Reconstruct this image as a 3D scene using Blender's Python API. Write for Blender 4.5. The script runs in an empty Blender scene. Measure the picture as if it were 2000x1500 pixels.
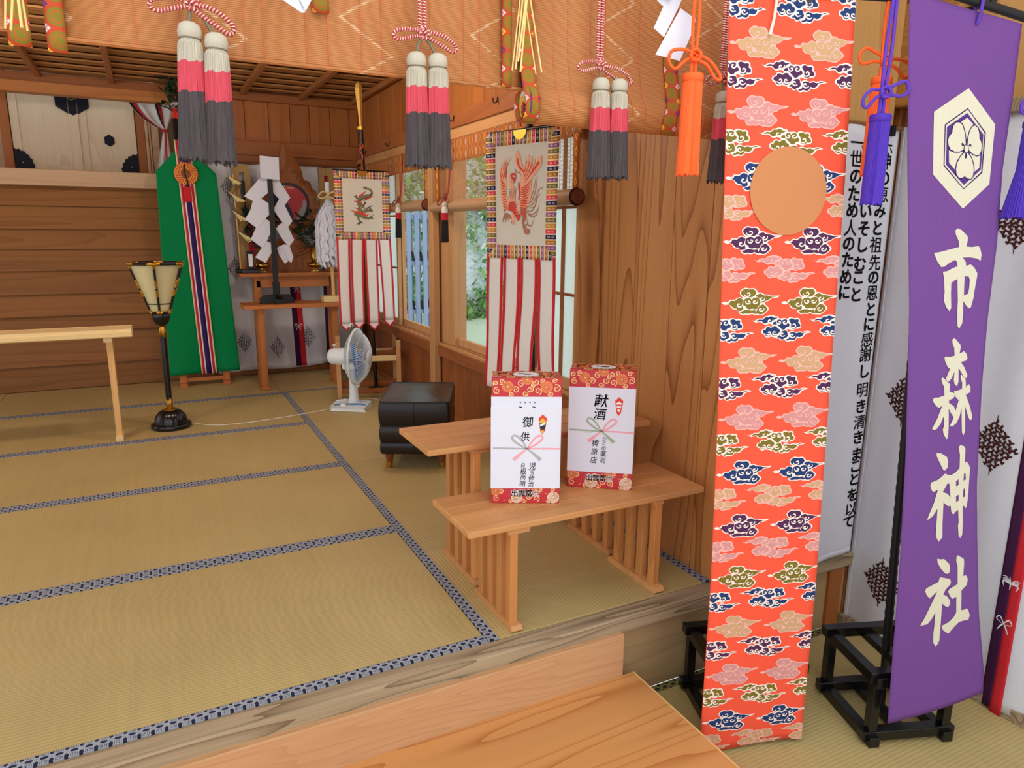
import bpy, bmesh, math, random
from mathutils import Vector, Matrix
from mathutils.geometry import tessellate_polygon

random.seed(7)
S = bpy.context.scene
COL = S.collection

# ------------------------------------------------------------------ camera
RW = [[0.8919373936, -0.0875837441, 0.4435952813],
      [-0.4520698336, -0.1922087125, 0.8710273683],
      [0.00897503998, -0.9774379257, -0.2110321067]]
cd = bpy.data.cameras.new('camera')
cam = bpy.data.objects.new('camera', cd)
COL.objects.link(cam)
cd.sensor_width = 36.0
cd.lens = 1377.629 / 2000 * 36
cd.clip_start = 0.02
cd.clip_end = 200
cam.matrix_world = Matrix(((RW[0][0], -RW[0][1], -RW[0][2], 0.0),
                           (RW[1][0], -RW[1][1], -RW[1][2], 0.0),
                           (RW[2][0], -RW[2][1], -RW[2][2], 1.2),
                           (0, 0, 0, 1))).to_3x3().to_quaternion().to_matrix().to_4x4()
cam.location = (0, 0, 1.2)
S.camera = cam

# ------------------------------------------------------------------ light
S.view_settings.view_transform = 'Standard'
S.view_settings.look = 'None'
S.view_settings.gamma = 1.0
S.view_settings.exposure = -0.12
S.view_settings.use_curve_mapping = False
wd = bpy.data.worlds.new('daylight')
S.world = wd
wd.use_nodes = True
wd.node_tree.nodes['Background'].inputs[0].default_value = (0.86, 0.93, 1.0, 1)
wd.node_tree.nodes['Background'].inputs[1].default_value = 1.7

def area(name, loc, target, sx, sy, power, col):
    l = bpy.data.lights.new(name, 'AREA')
    l.shape = 'RECTANGLE'; l.size = sx; l.size_y = sy
    l.energy = power; l.color = col
    o = bpy.data.objects.new(name, l); COL.objects.link(o)
    o.location = loc
    o.rotation_euler = (Vector(target) - Vector(loc)).to_track_quat('-Z', 'Y').to_euler()
    return o
# daylight through the open front of the hall, behind the photographer
area('entrance_daylight', (0.6, -2.6, 2.1), (0.9, 2.5, 0.7), 3.4, 2.2, 30, (1.0, 0.97, 0.94))
# unseen fill lights added to brighten the interior
def point_fill(name, loc, power, col):
    l = bpy.data.lights.new(name, 'POINT'); l.energy = power; l.color = col; l.shadow_soft_size = 0.10
    o = bpy.data.objects.new(name, l); COL.objects.link(o); o.location = loc
# fill added behind the blinds, out of view, to brighten ceiling and back wall
point_fill('hall_fill_light', (-0.8, 3.70, 2.09), 27, (1.0, 0.94, 0.85))
point_fill('hall_fill_light', (0.85, 3.70, 2.09), 25, (1.0, 0.94, 0.85))
area('front_fill_light', (0.7, 0.35, 2.7), (0.9, 0.6, 0), 1.2, 0.6, 8, (1.0, 0.96, 0.88))  # extra overhead fill added for the front room, no fitting in view

# ------------------------------------------------------------------ colour and shader helpers
def lin(c):
    def f(v):
        v = v / 255.0
        return v / 12.92 if v <= 0.04045 else ((v + 0.055) / 1.055) ** 2.4
    return (f(c[0]), f(c[1]), f(c[2]), 1.0)

class NT:
    """small expression helper around a node tree"""
    def __init__(s, mat):
        s.t = mat.node_tree; s.n = s.t.nodes; s.l = s.t.links
        s.b = s.n['Principled BSDF']
    def put(s, sock, v):
        if isinstance(v, X): s.l.new(v.s, sock)
        elif isinstance(v, bpy.types.NodeSocket): s.l.new(v, sock)
        else: sock.default_value = v
    def m(s, op, *a):
        n = s.n.new('ShaderNodeMath'); n.operation = op
        for i, v in enumerate(a): s.put(n.inputs[i], v)
        return X(s, n.outputs[0])
    def coord(s, kind='Object'):
        n = s.n.new('ShaderNodeTexCoord'); return n.outputs[kind]
    def uv(s):
        n = s.n.new('ShaderNodeUVMap'); return s.xyz(n.outputs[0])
    def xyz(s, v):
        n = s.n.new('ShaderNodeSeparateXYZ'); s.put(n.inputs[0], v)
        return [X(s, o) for o in n.outputs]
    def comb(s, x, y, z=0.0):
        n = s.n.new('ShaderNodeCombineXYZ')
        for i, v in enumerate((x, y, z)): s.put(n.inputs[i], v)
        return n.outputs[0]
    def noise(s, vec, scale, detail=2.0, rough=0.5):
        n = s.n.new('ShaderNodeTexNoise')
        s.put(n.inputs['Vector'], vec); n.inputs['Scale'].default_value = scale
        n.inputs['Detail'].default_value = detail; n.inputs['Roughness'].default_value = rough
        return X(s, n.outputs['Fac'])
    def voro(s, vec, scale, feat='F1', rnd=1.0):
        n = s.n.new('ShaderNodeTexVoronoi'); n.feature = feat
        s.put(n.inputs['Vector'], vec); n.inputs['Scale'].default_value = scale
        n.inputs['Randomness'].default_value = rnd
        return X(s, n.outputs['Distance']), n.outputs['Color'] if 'Color' in n.outputs else None
    def rnd(s):
        n = s.n.new('ShaderNodeObjectInfo'); return X(s, n.outputs['Random'])
    def ramp(s, fac, stops, interp='LINEAR'):
        n = s.n.new('ShaderNodeValToRGB'); s.put(n.inputs[0], fac)
        r = n.color_ramp; r.interpolation = interp
        while len(r.elements) < len(stops): r.elements.new(0.5)
        for e, (p, c) in zip(r.elements, stops):
            e.position = p; e.color = c if len(c) == 4 else lin(c)
        return n.outputs[0]
    def mix(s, f, a, b, mode='MIX'):
        n = s.n.new('ShaderNodeMix'); n.data_type = 'RGBA'; n.blend_type = mode
        s.put(n.inputs[0], f)
        for i, v in ((6, a), (7, b)):
            s.put(n.inputs[i], lin(v) if isinstance(v, tuple) and len(v) == 3 else v)
        return n.outputs[2]
    def val(s, colsock, v):
        n = s.n.new('ShaderNodeHueSaturation'); s.put(n.inputs['Value'], v); s.put(n.inputs['Color'], colsock)
        return n.outputs[0]
    def bump(s, h, dist=0.002, st=0.5):
        n = s.n.new('ShaderNodeBump'); s.put(n.inputs['Height'], h)
        n.inputs['Distance'].default_value = dist; n.inputs['Strength'].default_value = st
        s.l.new(n.outputs[0], s.b.inputs['Normal'])
    def base(s, c): s.put(s.b.inputs['Base Color'], c)

class X:
    def __init__(s, t, sock): s.t = t; s.s = sock
    def __add__(a, b): return a.t.m('ADD', a, b)
    def __radd__(a, b): return a.t.m('ADD', b, a)
    def __sub__(a, b): return a.t.m('SUBTRACT', a, b)
    def __rsub__(a, b): return a.t.m('SUBTRACT', b, a)
    def __mul__(a, b): return a.t.m('MULTIPLY', a, b)
    def __rmul__(a, b): return a.t.m('MULTIPLY', b, a)
    def __truediv__(a, b): return a.t.m('DIVIDE', a, b)
    def frac(a): return a.t.m('FRACT', a)
    def abs(a): return a.t.m('ABSOLUTE', a)
    def sin(a): return a.t.m('SINE', a)
    def sqrt(a): return a.t.m('SQRT', a)
    def lt(a, b): return a.t.m('LESS_THAN', a, b)
    def gt(a, b): return a.t.m('GREATER_THAN', a, b)
    def mn(a, b): return a.t.m('MINIMUM', a, b)
    def mx(a, b): return a.t.m('MAXIMUM', a, b)
    def floor(a): return a.t.m('FLOOR', a)

MATS = {}
def newmat(name, rough=0.6, spec=0.3, metal=0.0):
    m = bpy.data.materials.new(name); m.use_nodes = True
    t = NT(m)
    t.b.inputs['Roughness'].default_value = rough
    t.b.inputs['Specular IOR Level'].default_value = spec
    t.b.inputs['Metallic'].default_value = metal
    MATS[name] = m
    return m, t

def plain(name, c, rough=0.6, spec=0.3, metal=0.0, var=0.06, scale=30, bump=0.0, weave=0.0):
    m, t = newmat(name, rough, spec, metal)
    co = t.coord()
    n = t.noise(co, scale, 3)
    t.base(t.val(t.mix(0.0, c, c), n * (2 * var) + (1 - var)))
    if weave:
        x, y, z = t.xyz(co)
        h = (x * weave).sin() * (z * weave).sin() + (y * weave).sin()
        t.bump(h, 0.0006, 0.25)
    elif bump: t.bump(n, bump, 0.5)
    return m

def wood(name, c1, c2, axis='z', scale=1.0, rings=7, rough=0.55, spec=0.3, var=0.10, line=0.35, fine=0.12, sharp=3):
    """long-grained softwood; axis is the way the grain runs in the mesh's own space"""
    m, t = newmat(name, rough, spec)
    x, y, z = t.xyz(t.coord())
    r = t.rnd()
    off = r * 37.0
    st = 0.085
    if axis == 'x': v = t.comb(x * st + off, y + off * 0.7, z + off * 1.3)
    elif axis == 'y': v = t.comb(x + off, y * st + off * 0.7, z + off * 1.3)
    else: v = t.comb(x + off, y + off * 0.7, z * st + off * 1.3)
    n1 = t.noise(v, 5.0 * scale, 1.5, 0.4)
    g = (n1 * rings + 0.15).frac()
    g0 = g
    for _ in range(sharp - 1): g = g * g0
    if axis == 'x': v2 = t.comb(x * 3.0 + off, y * 160, z * 160)
    elif axis == 'y': v2 = t.comb(x * 160, y * 3.0 + off, z * 160)
    else: v2 = t.comb(x * 160, y * 160, z * 3.0 + off)
    n2 = t.noise(v2, 1.0, 2.0)
    n3 = t.noise(v, 9 * scale, 3)
    col = t.mix(g * line + n3 * 0.35, c1, c2)
    bright = (n2 - 0.5) * (2 * fine) + (r - 0.5) * (2 * var) + 1.0
    t.base(t.val(col, bright))
    t.bump(n2 * 0.5 + g * 0.4, 0.0015, 0.35)
    return m

# ------------------------------------------------------------------ mesh builder
class MB:
    def __init__(s): s.v = []; s.f = []; s.mi = []; s.uv = []; s.sm = []; s.hasuv = False
    def add(s, vs, fs, mat=0, smooth=False, uvs=None):
        o = len(s.v); s.v += [tuple(p) for p in vs]
        for k, f in enumerate(fs):
            s.f.append([i + o for i in f]); s.mi.append(mat); s.sm.append(smooth)
            if uvs is not None: s.uv.append([uvs[i] for i in f]); s.hasuv = True
            else: s.uv.append([(0, 0)] * len(f))
        return s
    def box(s, x0, x1, y0, y1, z0, z1, mat=0):
        vs = [(x0, y0, z0), (x1, y0, z0), (x1, y1, z0), (x0, y1, z0), (x0, y0, z1), (x1, y0, z1), (x1, y1, z1), (x0, y1, z1)]
        return s.add(vs, [(0, 3, 2, 1), (4, 5, 6, 7), (0, 1, 5, 4), (1, 2, 6, 5), (2, 3, 7, 6), (3, 0, 4, 7)], mat)
    def hexa(s, b, t, mat=0):
        return s.add(list(b) + list(t), [(0, 3, 2, 1), (4, 5, 6, 7), (0, 1, 5, 4), (1, 2, 6, 5), (2, 3, 7, 6), (3, 0, 4, 7)], mat)
    def prism(s, pts, d, mat=0):
        """pts: 3d outline, extruded by vector d"""
        n = len(pts); d = Vector(d)
        vs = [Vector(p) for p in pts] + [Vector(p) + d for p in pts]
        tri = tessellate_polygon([[Vector(p) for p in pts]])
        fs = [tuple(x) for x in tri] + [tuple(i + n for i in reversed(x)) for x in tri]
        fs += [(i, (i + 1) % n, (i + 1) % n + n, i + n) for i in range(n)]
        return s.add(vs, fs, mat)
    def tube(s, pts, r, n=8, mat=0, closed=False, cap=True, smooth=True, ref=None):
        pts = [Vector(p) for p in pts]; m = len(pts)
        rr = r if isinstance(r, (list, tuple)) else [r] * m
        vs = []; uvs = []; L = 0.0
        up = Vector(ref) if ref else None
        prev = None
        for i, p in enumerate(pts):
            a = pts[i - 1] if (i > 0 or closed) else p
            b = pts[(i + 1) % m] if (i < m - 1 or closed) else p
            t = (b - a)
            t = t.normalized() if t.length > 1e-9 else Vector((0, 0, 1))
            if prev is None:
                q = up or (Vector((0, 0, 1)) if abs(t.z) < 0.9 else Vector((1, 0, 0)))
                u = (q - t * q.dot(t)).normalized()
            else:
                u = (prev - t * prev.dot(t))
                u = u.normalized() if u.length > 1e-6 else prev
            prev = u; w = t.cross(u)
            if i > 0: L += (p - pts[i - 1]).length
            for k in range(n):
                an = 2 * math.pi * k / n
                vs.append(p + (u * math.cos(an) + w * math.sin(an)) * rr[i])
                uvs.append((L, k / n))
        fs = []
        for i in range(m if closed else m - 1):
            j = (i + 1) % m
            for k in range(n):
                k2 = (k + 1) % n
                fs.append((i * n + k, i * n + k2, j * n + k2, j * n + k))
        s.add(vs, fs, mat, smooth, uvs)
        if cap and not closed:
            s.add(vs[:n], [tuple(reversed(range(n)))], mat)
            s.add(vs[-n:], [tuple(range(n))], mat)
        return s
    def lathe(s, prof, n=24, c=(0, 0, 0), mat=0, smooth=True, rib=None, cap=True):
        vs = []; m = len(prof)
        for (r, z) in prof:
            for k in range(n):
                a = 2 * math.pi * k / n
                q = r * (rib(k, z) if rib else 1.0)
                vs.append((c[0] + q * math.cos(a), c[1] + q * math.sin(a), c[2] + z))
        fs = [(i * n + k, i * n + (k + 1) % n, (i + 1) * n + (k + 1) % n, (i + 1) * n + k) for i in range(m - 1) for k in range(n)]
        s.add(vs, fs, mat, smooth)
        if cap:
            s.add(vs[:n], [tuple(reversed(range(n)))], mat)
            s.add(vs[-n:], [tuple(range(n))], mat)
        return s
    def grid(s, fn, nu, nv, mat=0, smooth=True, uv=True, thick=None):
        vs = []; uvs = []
        for j in range(nv + 1):
            for i in range(nu + 1):
                vs.append(fn(i / nu, j / nv)); uvs.append((i / nu, j / nv))
        fs = [(j * (nu + 1) + i, j * (nu + 1) + i + 1, (j + 1) * (nu + 1) + i + 1, (j + 1) * (nu + 1) + i) for j in range(nv) for i in range(nu)]
        return s.add(vs, fs, mat, smooth, uvs if uv else None)
    def build(s, name, mats, parent=None, loc=None, rotz=0.0, bevel=0.0, solid=0.0, kind=None, subsurf=0):
        me = bpy.data.meshes.new(name)
        me.from_pydata(s.v, [], s.f)
        if not isinstance(mats, (list, tuple)): mats = [mats]
        for m in mats: me.materials.append(m)
        me.polygons.foreach_set('material_index', s.mi)
        me.polygons.foreach_set('use_smooth', s.sm)
        if s.hasuv:
            ul = me.uv_layers.new(name='UVMap')
            flat = [c for f in s.uv for p in f for c in p]
            ul.data.foreach_set('uv', flat)
        me.update()
        o = bpy.data.objects.new(name, me); COL.objects.link(o)
        if parent is not None: o.parent = parent
        if loc is not None: o.location = loc
        o.rotation_euler = (0, 0, rotz)
        if bevel:
            b = o.modifiers.new('bevel', 'BEVEL'); b.width = bevel; b.segments = 2; b.limit_method = 'ANGLE'
        if solid:
            b = o.modifiers.new('solid', 'SOLIDIFY'); b.thickness = solid; b.offset = 0
        if subsurf:
            b = o.modifiers.new('sub', 'SUBSURF'); b.levels = subsurf; b.render_levels = subsurf
        if kind: o['kind'] = kind
        return o

def thing(name, label, cat, loc=(0, 0, 0), rotz=0.0, group=None):
    o = bpy.data.objects.new(name, None); COL.objects.link(o)
    o.empty_display_size = 0.05
    o.location = loc; o.rotation_euler = (0, 0, rotz)
    return tag(o, label, cat, group)
def tag(o, label, cat, group=None):
    o['label'] = label; o['category'] = cat
    if group: o['group'] = group
    return o
def struct(o):
    o['kind'] = 'structure'; return o
def dup(root, loc, rotz, label, group=None):
    r = root.copy(); COL.objects.link(r); r.location = loc; r.rotation_euler = (0, 0, rotz); r['label'] = label
    if group: r['group'] = group
    for ch in list(root.children):
        c = ch.copy(); COL.objects.link(c); c.parent = r
        for g in list(ch.children):
            d = g.copy(); COL.objects.link(d); d.parent = c
    return r
def box(name, mat, x0, x1, y0, y1, z0, z1, parent=None, bevel=0.002):
    """box whose origin is its own centre (gives every piece its own grain)"""
    cx, cy, cz = (x0 + x1) / 2, (y0 + y1) / 2, (z0 + z1) / 2
    return MB().box(x0 - cx, x1 - cx, y0 - cy, y1 - cy, z0 - cz, z1 - cz).build(name, mat, parent, (cx, cy, cz), bevel=bevel)

# flat print: polygons and brush strokes in (u, v), laid on a surface function f(u, v, lift)
class Print:
    def __init__(s): s.p = []      # (outer+holes, mat, layer)
    def poly(s, pts, mat=0, layer=1, holes=()):
        s.p.append(([list(pts)] + [list(h) for h in holes], mat, layer)); return s
    def stroke(s, pts, mat=0, layer=1, w=None, n=5):
        """pts: (u, v, width) triples; ribbon with round ends"""
        q = [(p[0], p[1], p[2] if len(p) > 2 else w) for p in pts]
        L = []; Rr = []
        m = len(q)
        for i in range(m):
            a = q[max(0, i - 1)]; b = q[min(m - 1, i + 1)]
            dx, dy = b[0] - a[0], b[1] - a[1]; d = math.hypot(dx, dy) or 1e-9
            nx, ny = -dy / d, dx / d; h = q[i][2] / 2
            L.append((q[i][0] + nx * h, q[i][1] + ny * h)); Rr.append((q[i][0] - nx * h, q[i][1] - ny * h))
        for i in range(m - 1):
            s.p.append(([[L[i], L[i + 1], Rr[i + 1], Rr[i]]], mat, layer))
        for e, o in ((0, 1), (m - 1, m - 2)):
            an = math.atan2(q[e][1] - q[o][1], q[e][0] - q[o][0]); h = q[e][2] / 2
            if h > 1e-5:
                s.p.append(([[(q[e][0] + h * math.cos(an + t), q[e][1] + h * math.sin(an + t)) for t in [(-0.5 + k / n) * math.pi for k in range(n + 1)]]], mat, layer))
        return s
    def disc(s, c, r, mat=0, layer=1, n=24, ry=None):
        return s.poly([(c[0] + r * math.cos(2 * math.pi * k / n), c[1] + (ry or r) * math.sin(2 * math.pi * k / n)) for k in range(n)], mat, layer)
    def text(s, ch, cx, cy, size, mat=0, layer=1, sx=1.0, bold=0.0, rot=0.0, shear=0.0):
        for tri in glyph(ch, bold):
            pts = []
            for (a, b) in tri:
                a = (a - 0.5) * sx * size; b = (b - 0.38) * size
                a += shear * b
                pts.append((cx + a * math.cos(rot) - b * math.sin(rot), cy + a * math.sin(rot) + b * math.cos(rot)))
            s.p.append(([pts], mat, layer))
        return s
    def build(s, name, mats, f, parent=None, lift=0.0006, clip=None, maxlen=None, loc=None, rotz=0.0):
        bm = bmesh.new()
        for loops, mat, layer in s.p:
            if len(loops[0]) < 3: continue
            if len(loops) == 1 and len(loops[0]) <= 4: tris = None
            else: tris = tessellate_polygon([[Vector((a, b, 0)) for a, b in lp] for lp in loops])
            vs = [bm.verts.new((a, b, layer * lift)) for lp in loops for a, b in lp]
            for t in (tris if tris is not None else [range(len(vs))]):
                try:
                    fc = bm.faces.new([vs[i] for i in t]); fc.material_index = mat
                except ValueError: pass
        if clip:
            for co, no in clip:
                bmesh.ops.bisect_plane(bm, geom=bm.verts[:] + bm.edges[:] + bm.faces[:], plane_co=co, plane_no=no, clear_outer=True)
        if maxlen:
            for _ in range(3):
                es = [e for e in bm.edges if e.calc_length() > maxlen]
                if not es: break
                bmesh.ops.subdivide_edges(bm, edges=es, cuts=1)
            bmesh.ops.triangulate(bm, faces=[x for x in bm.faces if len(x.verts) > 4])
        bmesh.ops.recalc_face_normals(bm, faces=bm.faces[:])
        for fc in bm.faces:
            if fc.normal.z < 0: fc.normal_flip()
        for v in bm.verts: v.co = Vector(f(v.co.x, v.co.y, v.co.z))
        me = bpy.data.meshes.new(name); bm.to_mesh(me); bm.free()
        for m in (mats if isinstance(mats, (list, tuple)) else [mats]): me.materials.append(m)
        o = bpy.data.objects.new(name, me); COL.objects.link(o)
        if parent is not None: o.parent = parent
        if loc is not None: o.location = loc
        o.rotation_euler = (0, 0, rotz)
        return o

_G = {}
def glyph(ch, bold=0.0):
    k = (ch, round(bold, 3))
    if k not in _G:
        c = bpy.data.curves.new('glyph', 'FONT'); c.body = ch; c.offset = bold; c.resolution_u = 3
        o = bpy.data.objects.new('glyph', c); COL.objects.link(o)
        bpy.context.view_layer.update()
        dg = bpy.context.evaluated_depsgraph_get()
        me = bpy.data.meshes.new_from_object(o.evaluated_get(dg))
        _G[k] = [[(me.vertices[i].co.x, me.vertices[i].co.y) for i in p.vertices] for p in me.polygons]
        bpy.data.objects.remove(o); bpy.data.curves.remove(c); bpy.data.meshes.remove(me)
    return _G[k]

def smooth_line(pts, k=6, closed=False):
    """Catmull-Rom through 2d/3d points"""
    P = [Vector(p) for p in pts]; n = len(P); out = []
    for i in range(n if closed else n - 1):
        p0 = P[(i - 1) % n] if (closed or i > 0) else P[0]
        p1 = P[i]; p2 = P[(i + 1) % n]
        p3 = P[(i + 2) % n] if (closed or i < n - 2) else P[n - 1]
        for j in range(k):
            t = j / k
            out.append(0.5 * ((2 * p1) + (p2 - p0) * t + (2 * p0 - 5 * p1 + 4 * p2 - p3) * t * t + (3 * p1 - p0 - 3 * p2 + p3) * t ** 3))
    if not closed: out.append(P[-1])
    return [tuple(v) for v in out]
# ------------------------------------------------------------------ materials
W_BACK = wood('wood_back_wall', (178, 106, 50), (132, 70, 28), 'z', 1.0, 6, 0.5, var=0.10)
W_STEP = wood('wood_lapped_boards', (156, 102, 50), (104, 62, 26), 'x', 1.0, 7, 0.55, var=0.10)
W_RIGHT = wood('wood_right_wall', (204, 142, 82), (142, 82, 36), 'z', 0.9, 15, 0.5, var=0.07, line=0.85, sharp=6)
W_BEAM = wood('wood_beam_x', (164, 96, 46), (120, 64, 28), 'x', 1.0, 6, 0.5)
W_BEAMY = wood('wood_beam_y', (168, 98, 52), (122, 66, 32), 'y', 1.0, 6, 0.5)
W_LIGHTY = wood('wood_light_y', (204, 150, 96), (168, 110, 62), 'y', 1.0, 6, 0.5)
W_LIGHTZ = wood('wood_light_z', (208, 160, 108), (178, 122, 74), 'z', 1.0, 7, 0.5)
W_ALTAR = wood('wood_altar_beam', (214, 178, 140), (184, 140, 100), 'x', 1.0, 5, 0.5)
W_CEIL = wood('wood_ceiling', (200, 140, 78), (134, 82, 38), 'x', 1.2, 8, 0.6, var=0.22)
W_CEILR = wood('wood_ceiling_batten', (176, 112, 60), (136, 80, 40), 'y', 1.0, 6, 0.55)
W_DOOR = wood('wood_altar_door', (226, 208, 176), (196, 170, 132), 'z', 0.8, 7, 0.5, var=0.03)
W_GREY = wood('wood_weathered', (170, 148, 116), (104, 84, 60), 'x', 2.2, 12, 0.75, line=0.75, fine=0.32)
W_FACE = wood('wood_pale_face', (208, 158, 112), (180, 128, 84), 'x', 2.4, 16, 0.6)
W_PANEL = wood('wood_old_panel', (190, 158, 112), (150, 120, 78), 'x', 1.0, 6, 0.65)
W_PLY = wood('wood_plywood', (216, 154, 92), (176, 104, 50), 'x', 0.95, 13, 0.33, spec=0.45, line=0.7, fine=0.04, sharp=7)
W_BENCHX = wood('wood_bench_x', (214, 156, 98), (178, 116, 62), 'x', 1.2, 8, 0.45)
W_BENCHZ = wood('wood_bench_z', (208, 142, 80), (168, 100, 48), 'z', 1.2, 7, 0.45)
W_TABX = wood('wood_table_x', (198, 122, 64), (150, 82, 38), 'x', 1.0, 6, 0.45)
W_TABZ = wood('wood_table_z', (196, 120, 62), (150, 82, 38), 'z', 1.0, 6, 0.45)
W_PINEX = wood('wood_pine_x', (242, 216, 158), (222, 188, 124), 'x', 1.0, 5, 0.45, var=0.02)
W_PINEZ = wood('wood_pine_z', (232, 186, 122), (206, 152, 88), 'z', 1.0, 6, 0.45, var=0.03)
W_GOLD = wood('wood_golden_pillar', (206, 158, 98), (166, 112, 56), 'z', 0.8, 6, 0.4)
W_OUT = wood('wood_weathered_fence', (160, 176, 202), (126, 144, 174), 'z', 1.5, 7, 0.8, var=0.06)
BLACK = plain('black_lacquer', (14, 13, 13), 0.25, 0.5, var=0.02)
BLACKM = plain('black_satin', (22, 21, 22), 0.5, 0.4, var=0.05)
GOLD = plain('gilt_metal', (196, 148, 58), 0.36, 0.5, 1.0, var=0.08)
BRASS = plain('brass', (206, 160, 78), 0.22, 0.5, 1.0, var=0.06)
IRON = plain('dark_iron', (30, 28, 28), 0.5, 0.4, 0.6)
PAPER = plain('white_paper', (224, 225, 234), 0.7, 0.2, var=0.015)
WHITEC = plain('white_cloth', (216, 215, 219), 0.85, 0.1, var=0.03, weave=1800)
CREAM = plain('cream_cloth', (232, 228, 214), 0.85, 0.1, var=0.02, weave=1800)
RED = plain('red_cloth', (206, 44, 52), 0.8, 0.15, var=0.05, weave=1600)
PURPLED = plain('dark_purple_cloth', (66, 26, 62), 0.8, 0.15, var=0.05, weave=1600)
INK = plain('black_ink', (16, 14, 14), 0.8, 0.1, var=0.02)

def tatami_mat_material(name, along):
    m, t = newmat(name, 0.55, 0.3)
    x, y, z = t.xyz(t.coord())
    r = t.rnd()
    a, b = (x, y) if along == 'x' else (y, x)           # a runs with the long side
    off = r * 11.0
    streak = t.noise(t.comb(a * 34 + off, b * 0.8, 0.0), 1.0, 2)     # rush stalks lie across the mat
    fine = t.noise(t.comb(a * 420 + off, b * 5.0, 0.0), 1.0, 2)
    patch = t.noise(t.comb(a * 2.2 + off, b * 2.2, 0.0), 1.0, 2)
    rib = (b * (6.28318 / 0.0128)).sin()                # warp threads every 13 mm
    dash = (a * (6.28318 / 0.0085)).sin()
    col = t.mix(patch * 0.9, (193, 169, 113), (170, 148, 93))
    k = (streak - 0.5) * 0.16 + (fine - 0.5) * 0.22 + rib * 0.050 + 1.0 + (r - 0.5) * 0.05 + rib * dash * 0.035
    t.base(t.val(col, k))
    t.bump(rib * 0.6 + fine * 0.5 + rib * dash * 0.35, 0.0010, 0.45)
    return m
TATX = tatami_mat_material('rush_mat_x', 'x')
TATY = tatami_mat_material('rush_mat_y', 'y')

def shippo(name, dark, light, cell=0.034):
    """navy edging cloth woven with interlocking rings"""
    m, t = newmat(name, 0.8, 0.15)
    x, y, z = t.xyz(t.coord())
    u = (x * (1 / cell)).frac() - 0.5; v = (y * (1 / cell)).frac() - 0.5
    u = u.abs(); v = v.abs()
    def ring(cx, cy, r, w):
        du = u - cx; dv = v - cy
        return ((du * du + dv * dv).sqrt() - r).abs().lt(w)
    mask = ring(0.5, -0.5, 0.707, 0.05).mx(ring(-0.5, 0.5, 0.707, 0.05)).mx(ring(0.5, 0.5, 0.707, 0.05))
    mask = mask.mx(ring(0.5, -0.5, 0.83, 0.035)).mx(ring(-0.5, 0.5, 0.83, 0.035))
    dia = ((u - 0.5).abs() + (v - 0.5).abs()).lt(0.14)
    mask = mask.mx(dia)
    n = t.noise(t.coord(), 900, 1)
    t.base(t.val(t.mix(mask * (n * 0.5 + 0.55), dark, light), n * 0.3 + 0.85))
    t.bump(mask, 0.0008, 0.4)
    return m
HERI = shippo('edging_cloth', (38, 40, 64), (176, 180, 186), 0.030)
HERI2 = shippo('lower_edging_cloth', (34, 34, 26), (150, 140, 84))

# ------------------------------------------------------------------ setting: floors
XW = 1.672           # inner face of the right wall
YB = 6.20            # inner face of the back wall
fl = MB().box(-3.2, XW + 0.12, 1.72, YB + 0.1, -0.30, -0.05).build('floor', W_PANEL)
struct(fl)
def mat_piece(x0, x1, y0, y1, along, borders):
    cx, cy = (x0 + x1) / 2, (y0 + y1) / 2
    g = 0.0012
    m = MB().box(x0 + g - cx, x1 - g - cx, y0 + g - cy, y1 - g - cy, -0.05, 0.0).build('tatami_mat', TATX if along == 'x' else TATY, fl, (cx, cy, 0), bevel=0.003)
    hw = 0.036
    for b in borders:
        if b == 'y0': r = (x0 + g, x1 - g, y0 + g * 0.5, y0 + hw)
        elif b == 'y1': r = (x0 + g, x1 - g, y1 - hw, y1 - g * 0.5)
        elif b == 'x0': r = (x0 + g * 0.5, x0 + hw, y0 + g, y1 - g)
        else: r = (x1 - hw, x1 - g * 0.5, y0 + g, y1 - g)
        MB().box(r[0] - cx, r[1] - cx, r[2] - cy, r[3] - cy, -0.048, 0.0016).build('cloth_edging', HERI, m)
    return m
ROWS = [1.722, 2.634, 3.552, 4.446, 5.380, 6.19]
for i in range(5):
    mat_piece(-1.02, 0.806, ROWS[i], ROWS[i + 1], 'x', ('y0', 'y1') if i < 4 else ('y0',))
    mat_piece(-2.85, -1.02, ROWS[i], ROWS[i + 1], 'x', ('y0', 'y1') if i < 4 else ('y0',))
mat_piece(0.806, XW, 1.722, 3.56, 'y', ('x0', 'x1'))
mat_piece(0.806, XW, 3.56, 5.38, 'y', ('x0', 'x1'))
mat_piece(0.806, XW, 5.38, 6.19, 'x', ('y0',))

# step between the two floor levels
st = struct(box('trim_1', W_GREY, -3.2, XW + 0.75, 1.655, 1.722, -0.055, 0.0, bevel=0.006))
struct(box('trim_2', W_FACE, -3.2, 1.243, 1.635, 1.660, -0.20, -0.045, bevel=0.003))
struct(box('trim_3', W_PANEL, 1.0, XW + 0.72, 1.685, 1.720, -0.314, -0.05))
for x in (1.235, 0.93, 0.41):
    pass
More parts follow.
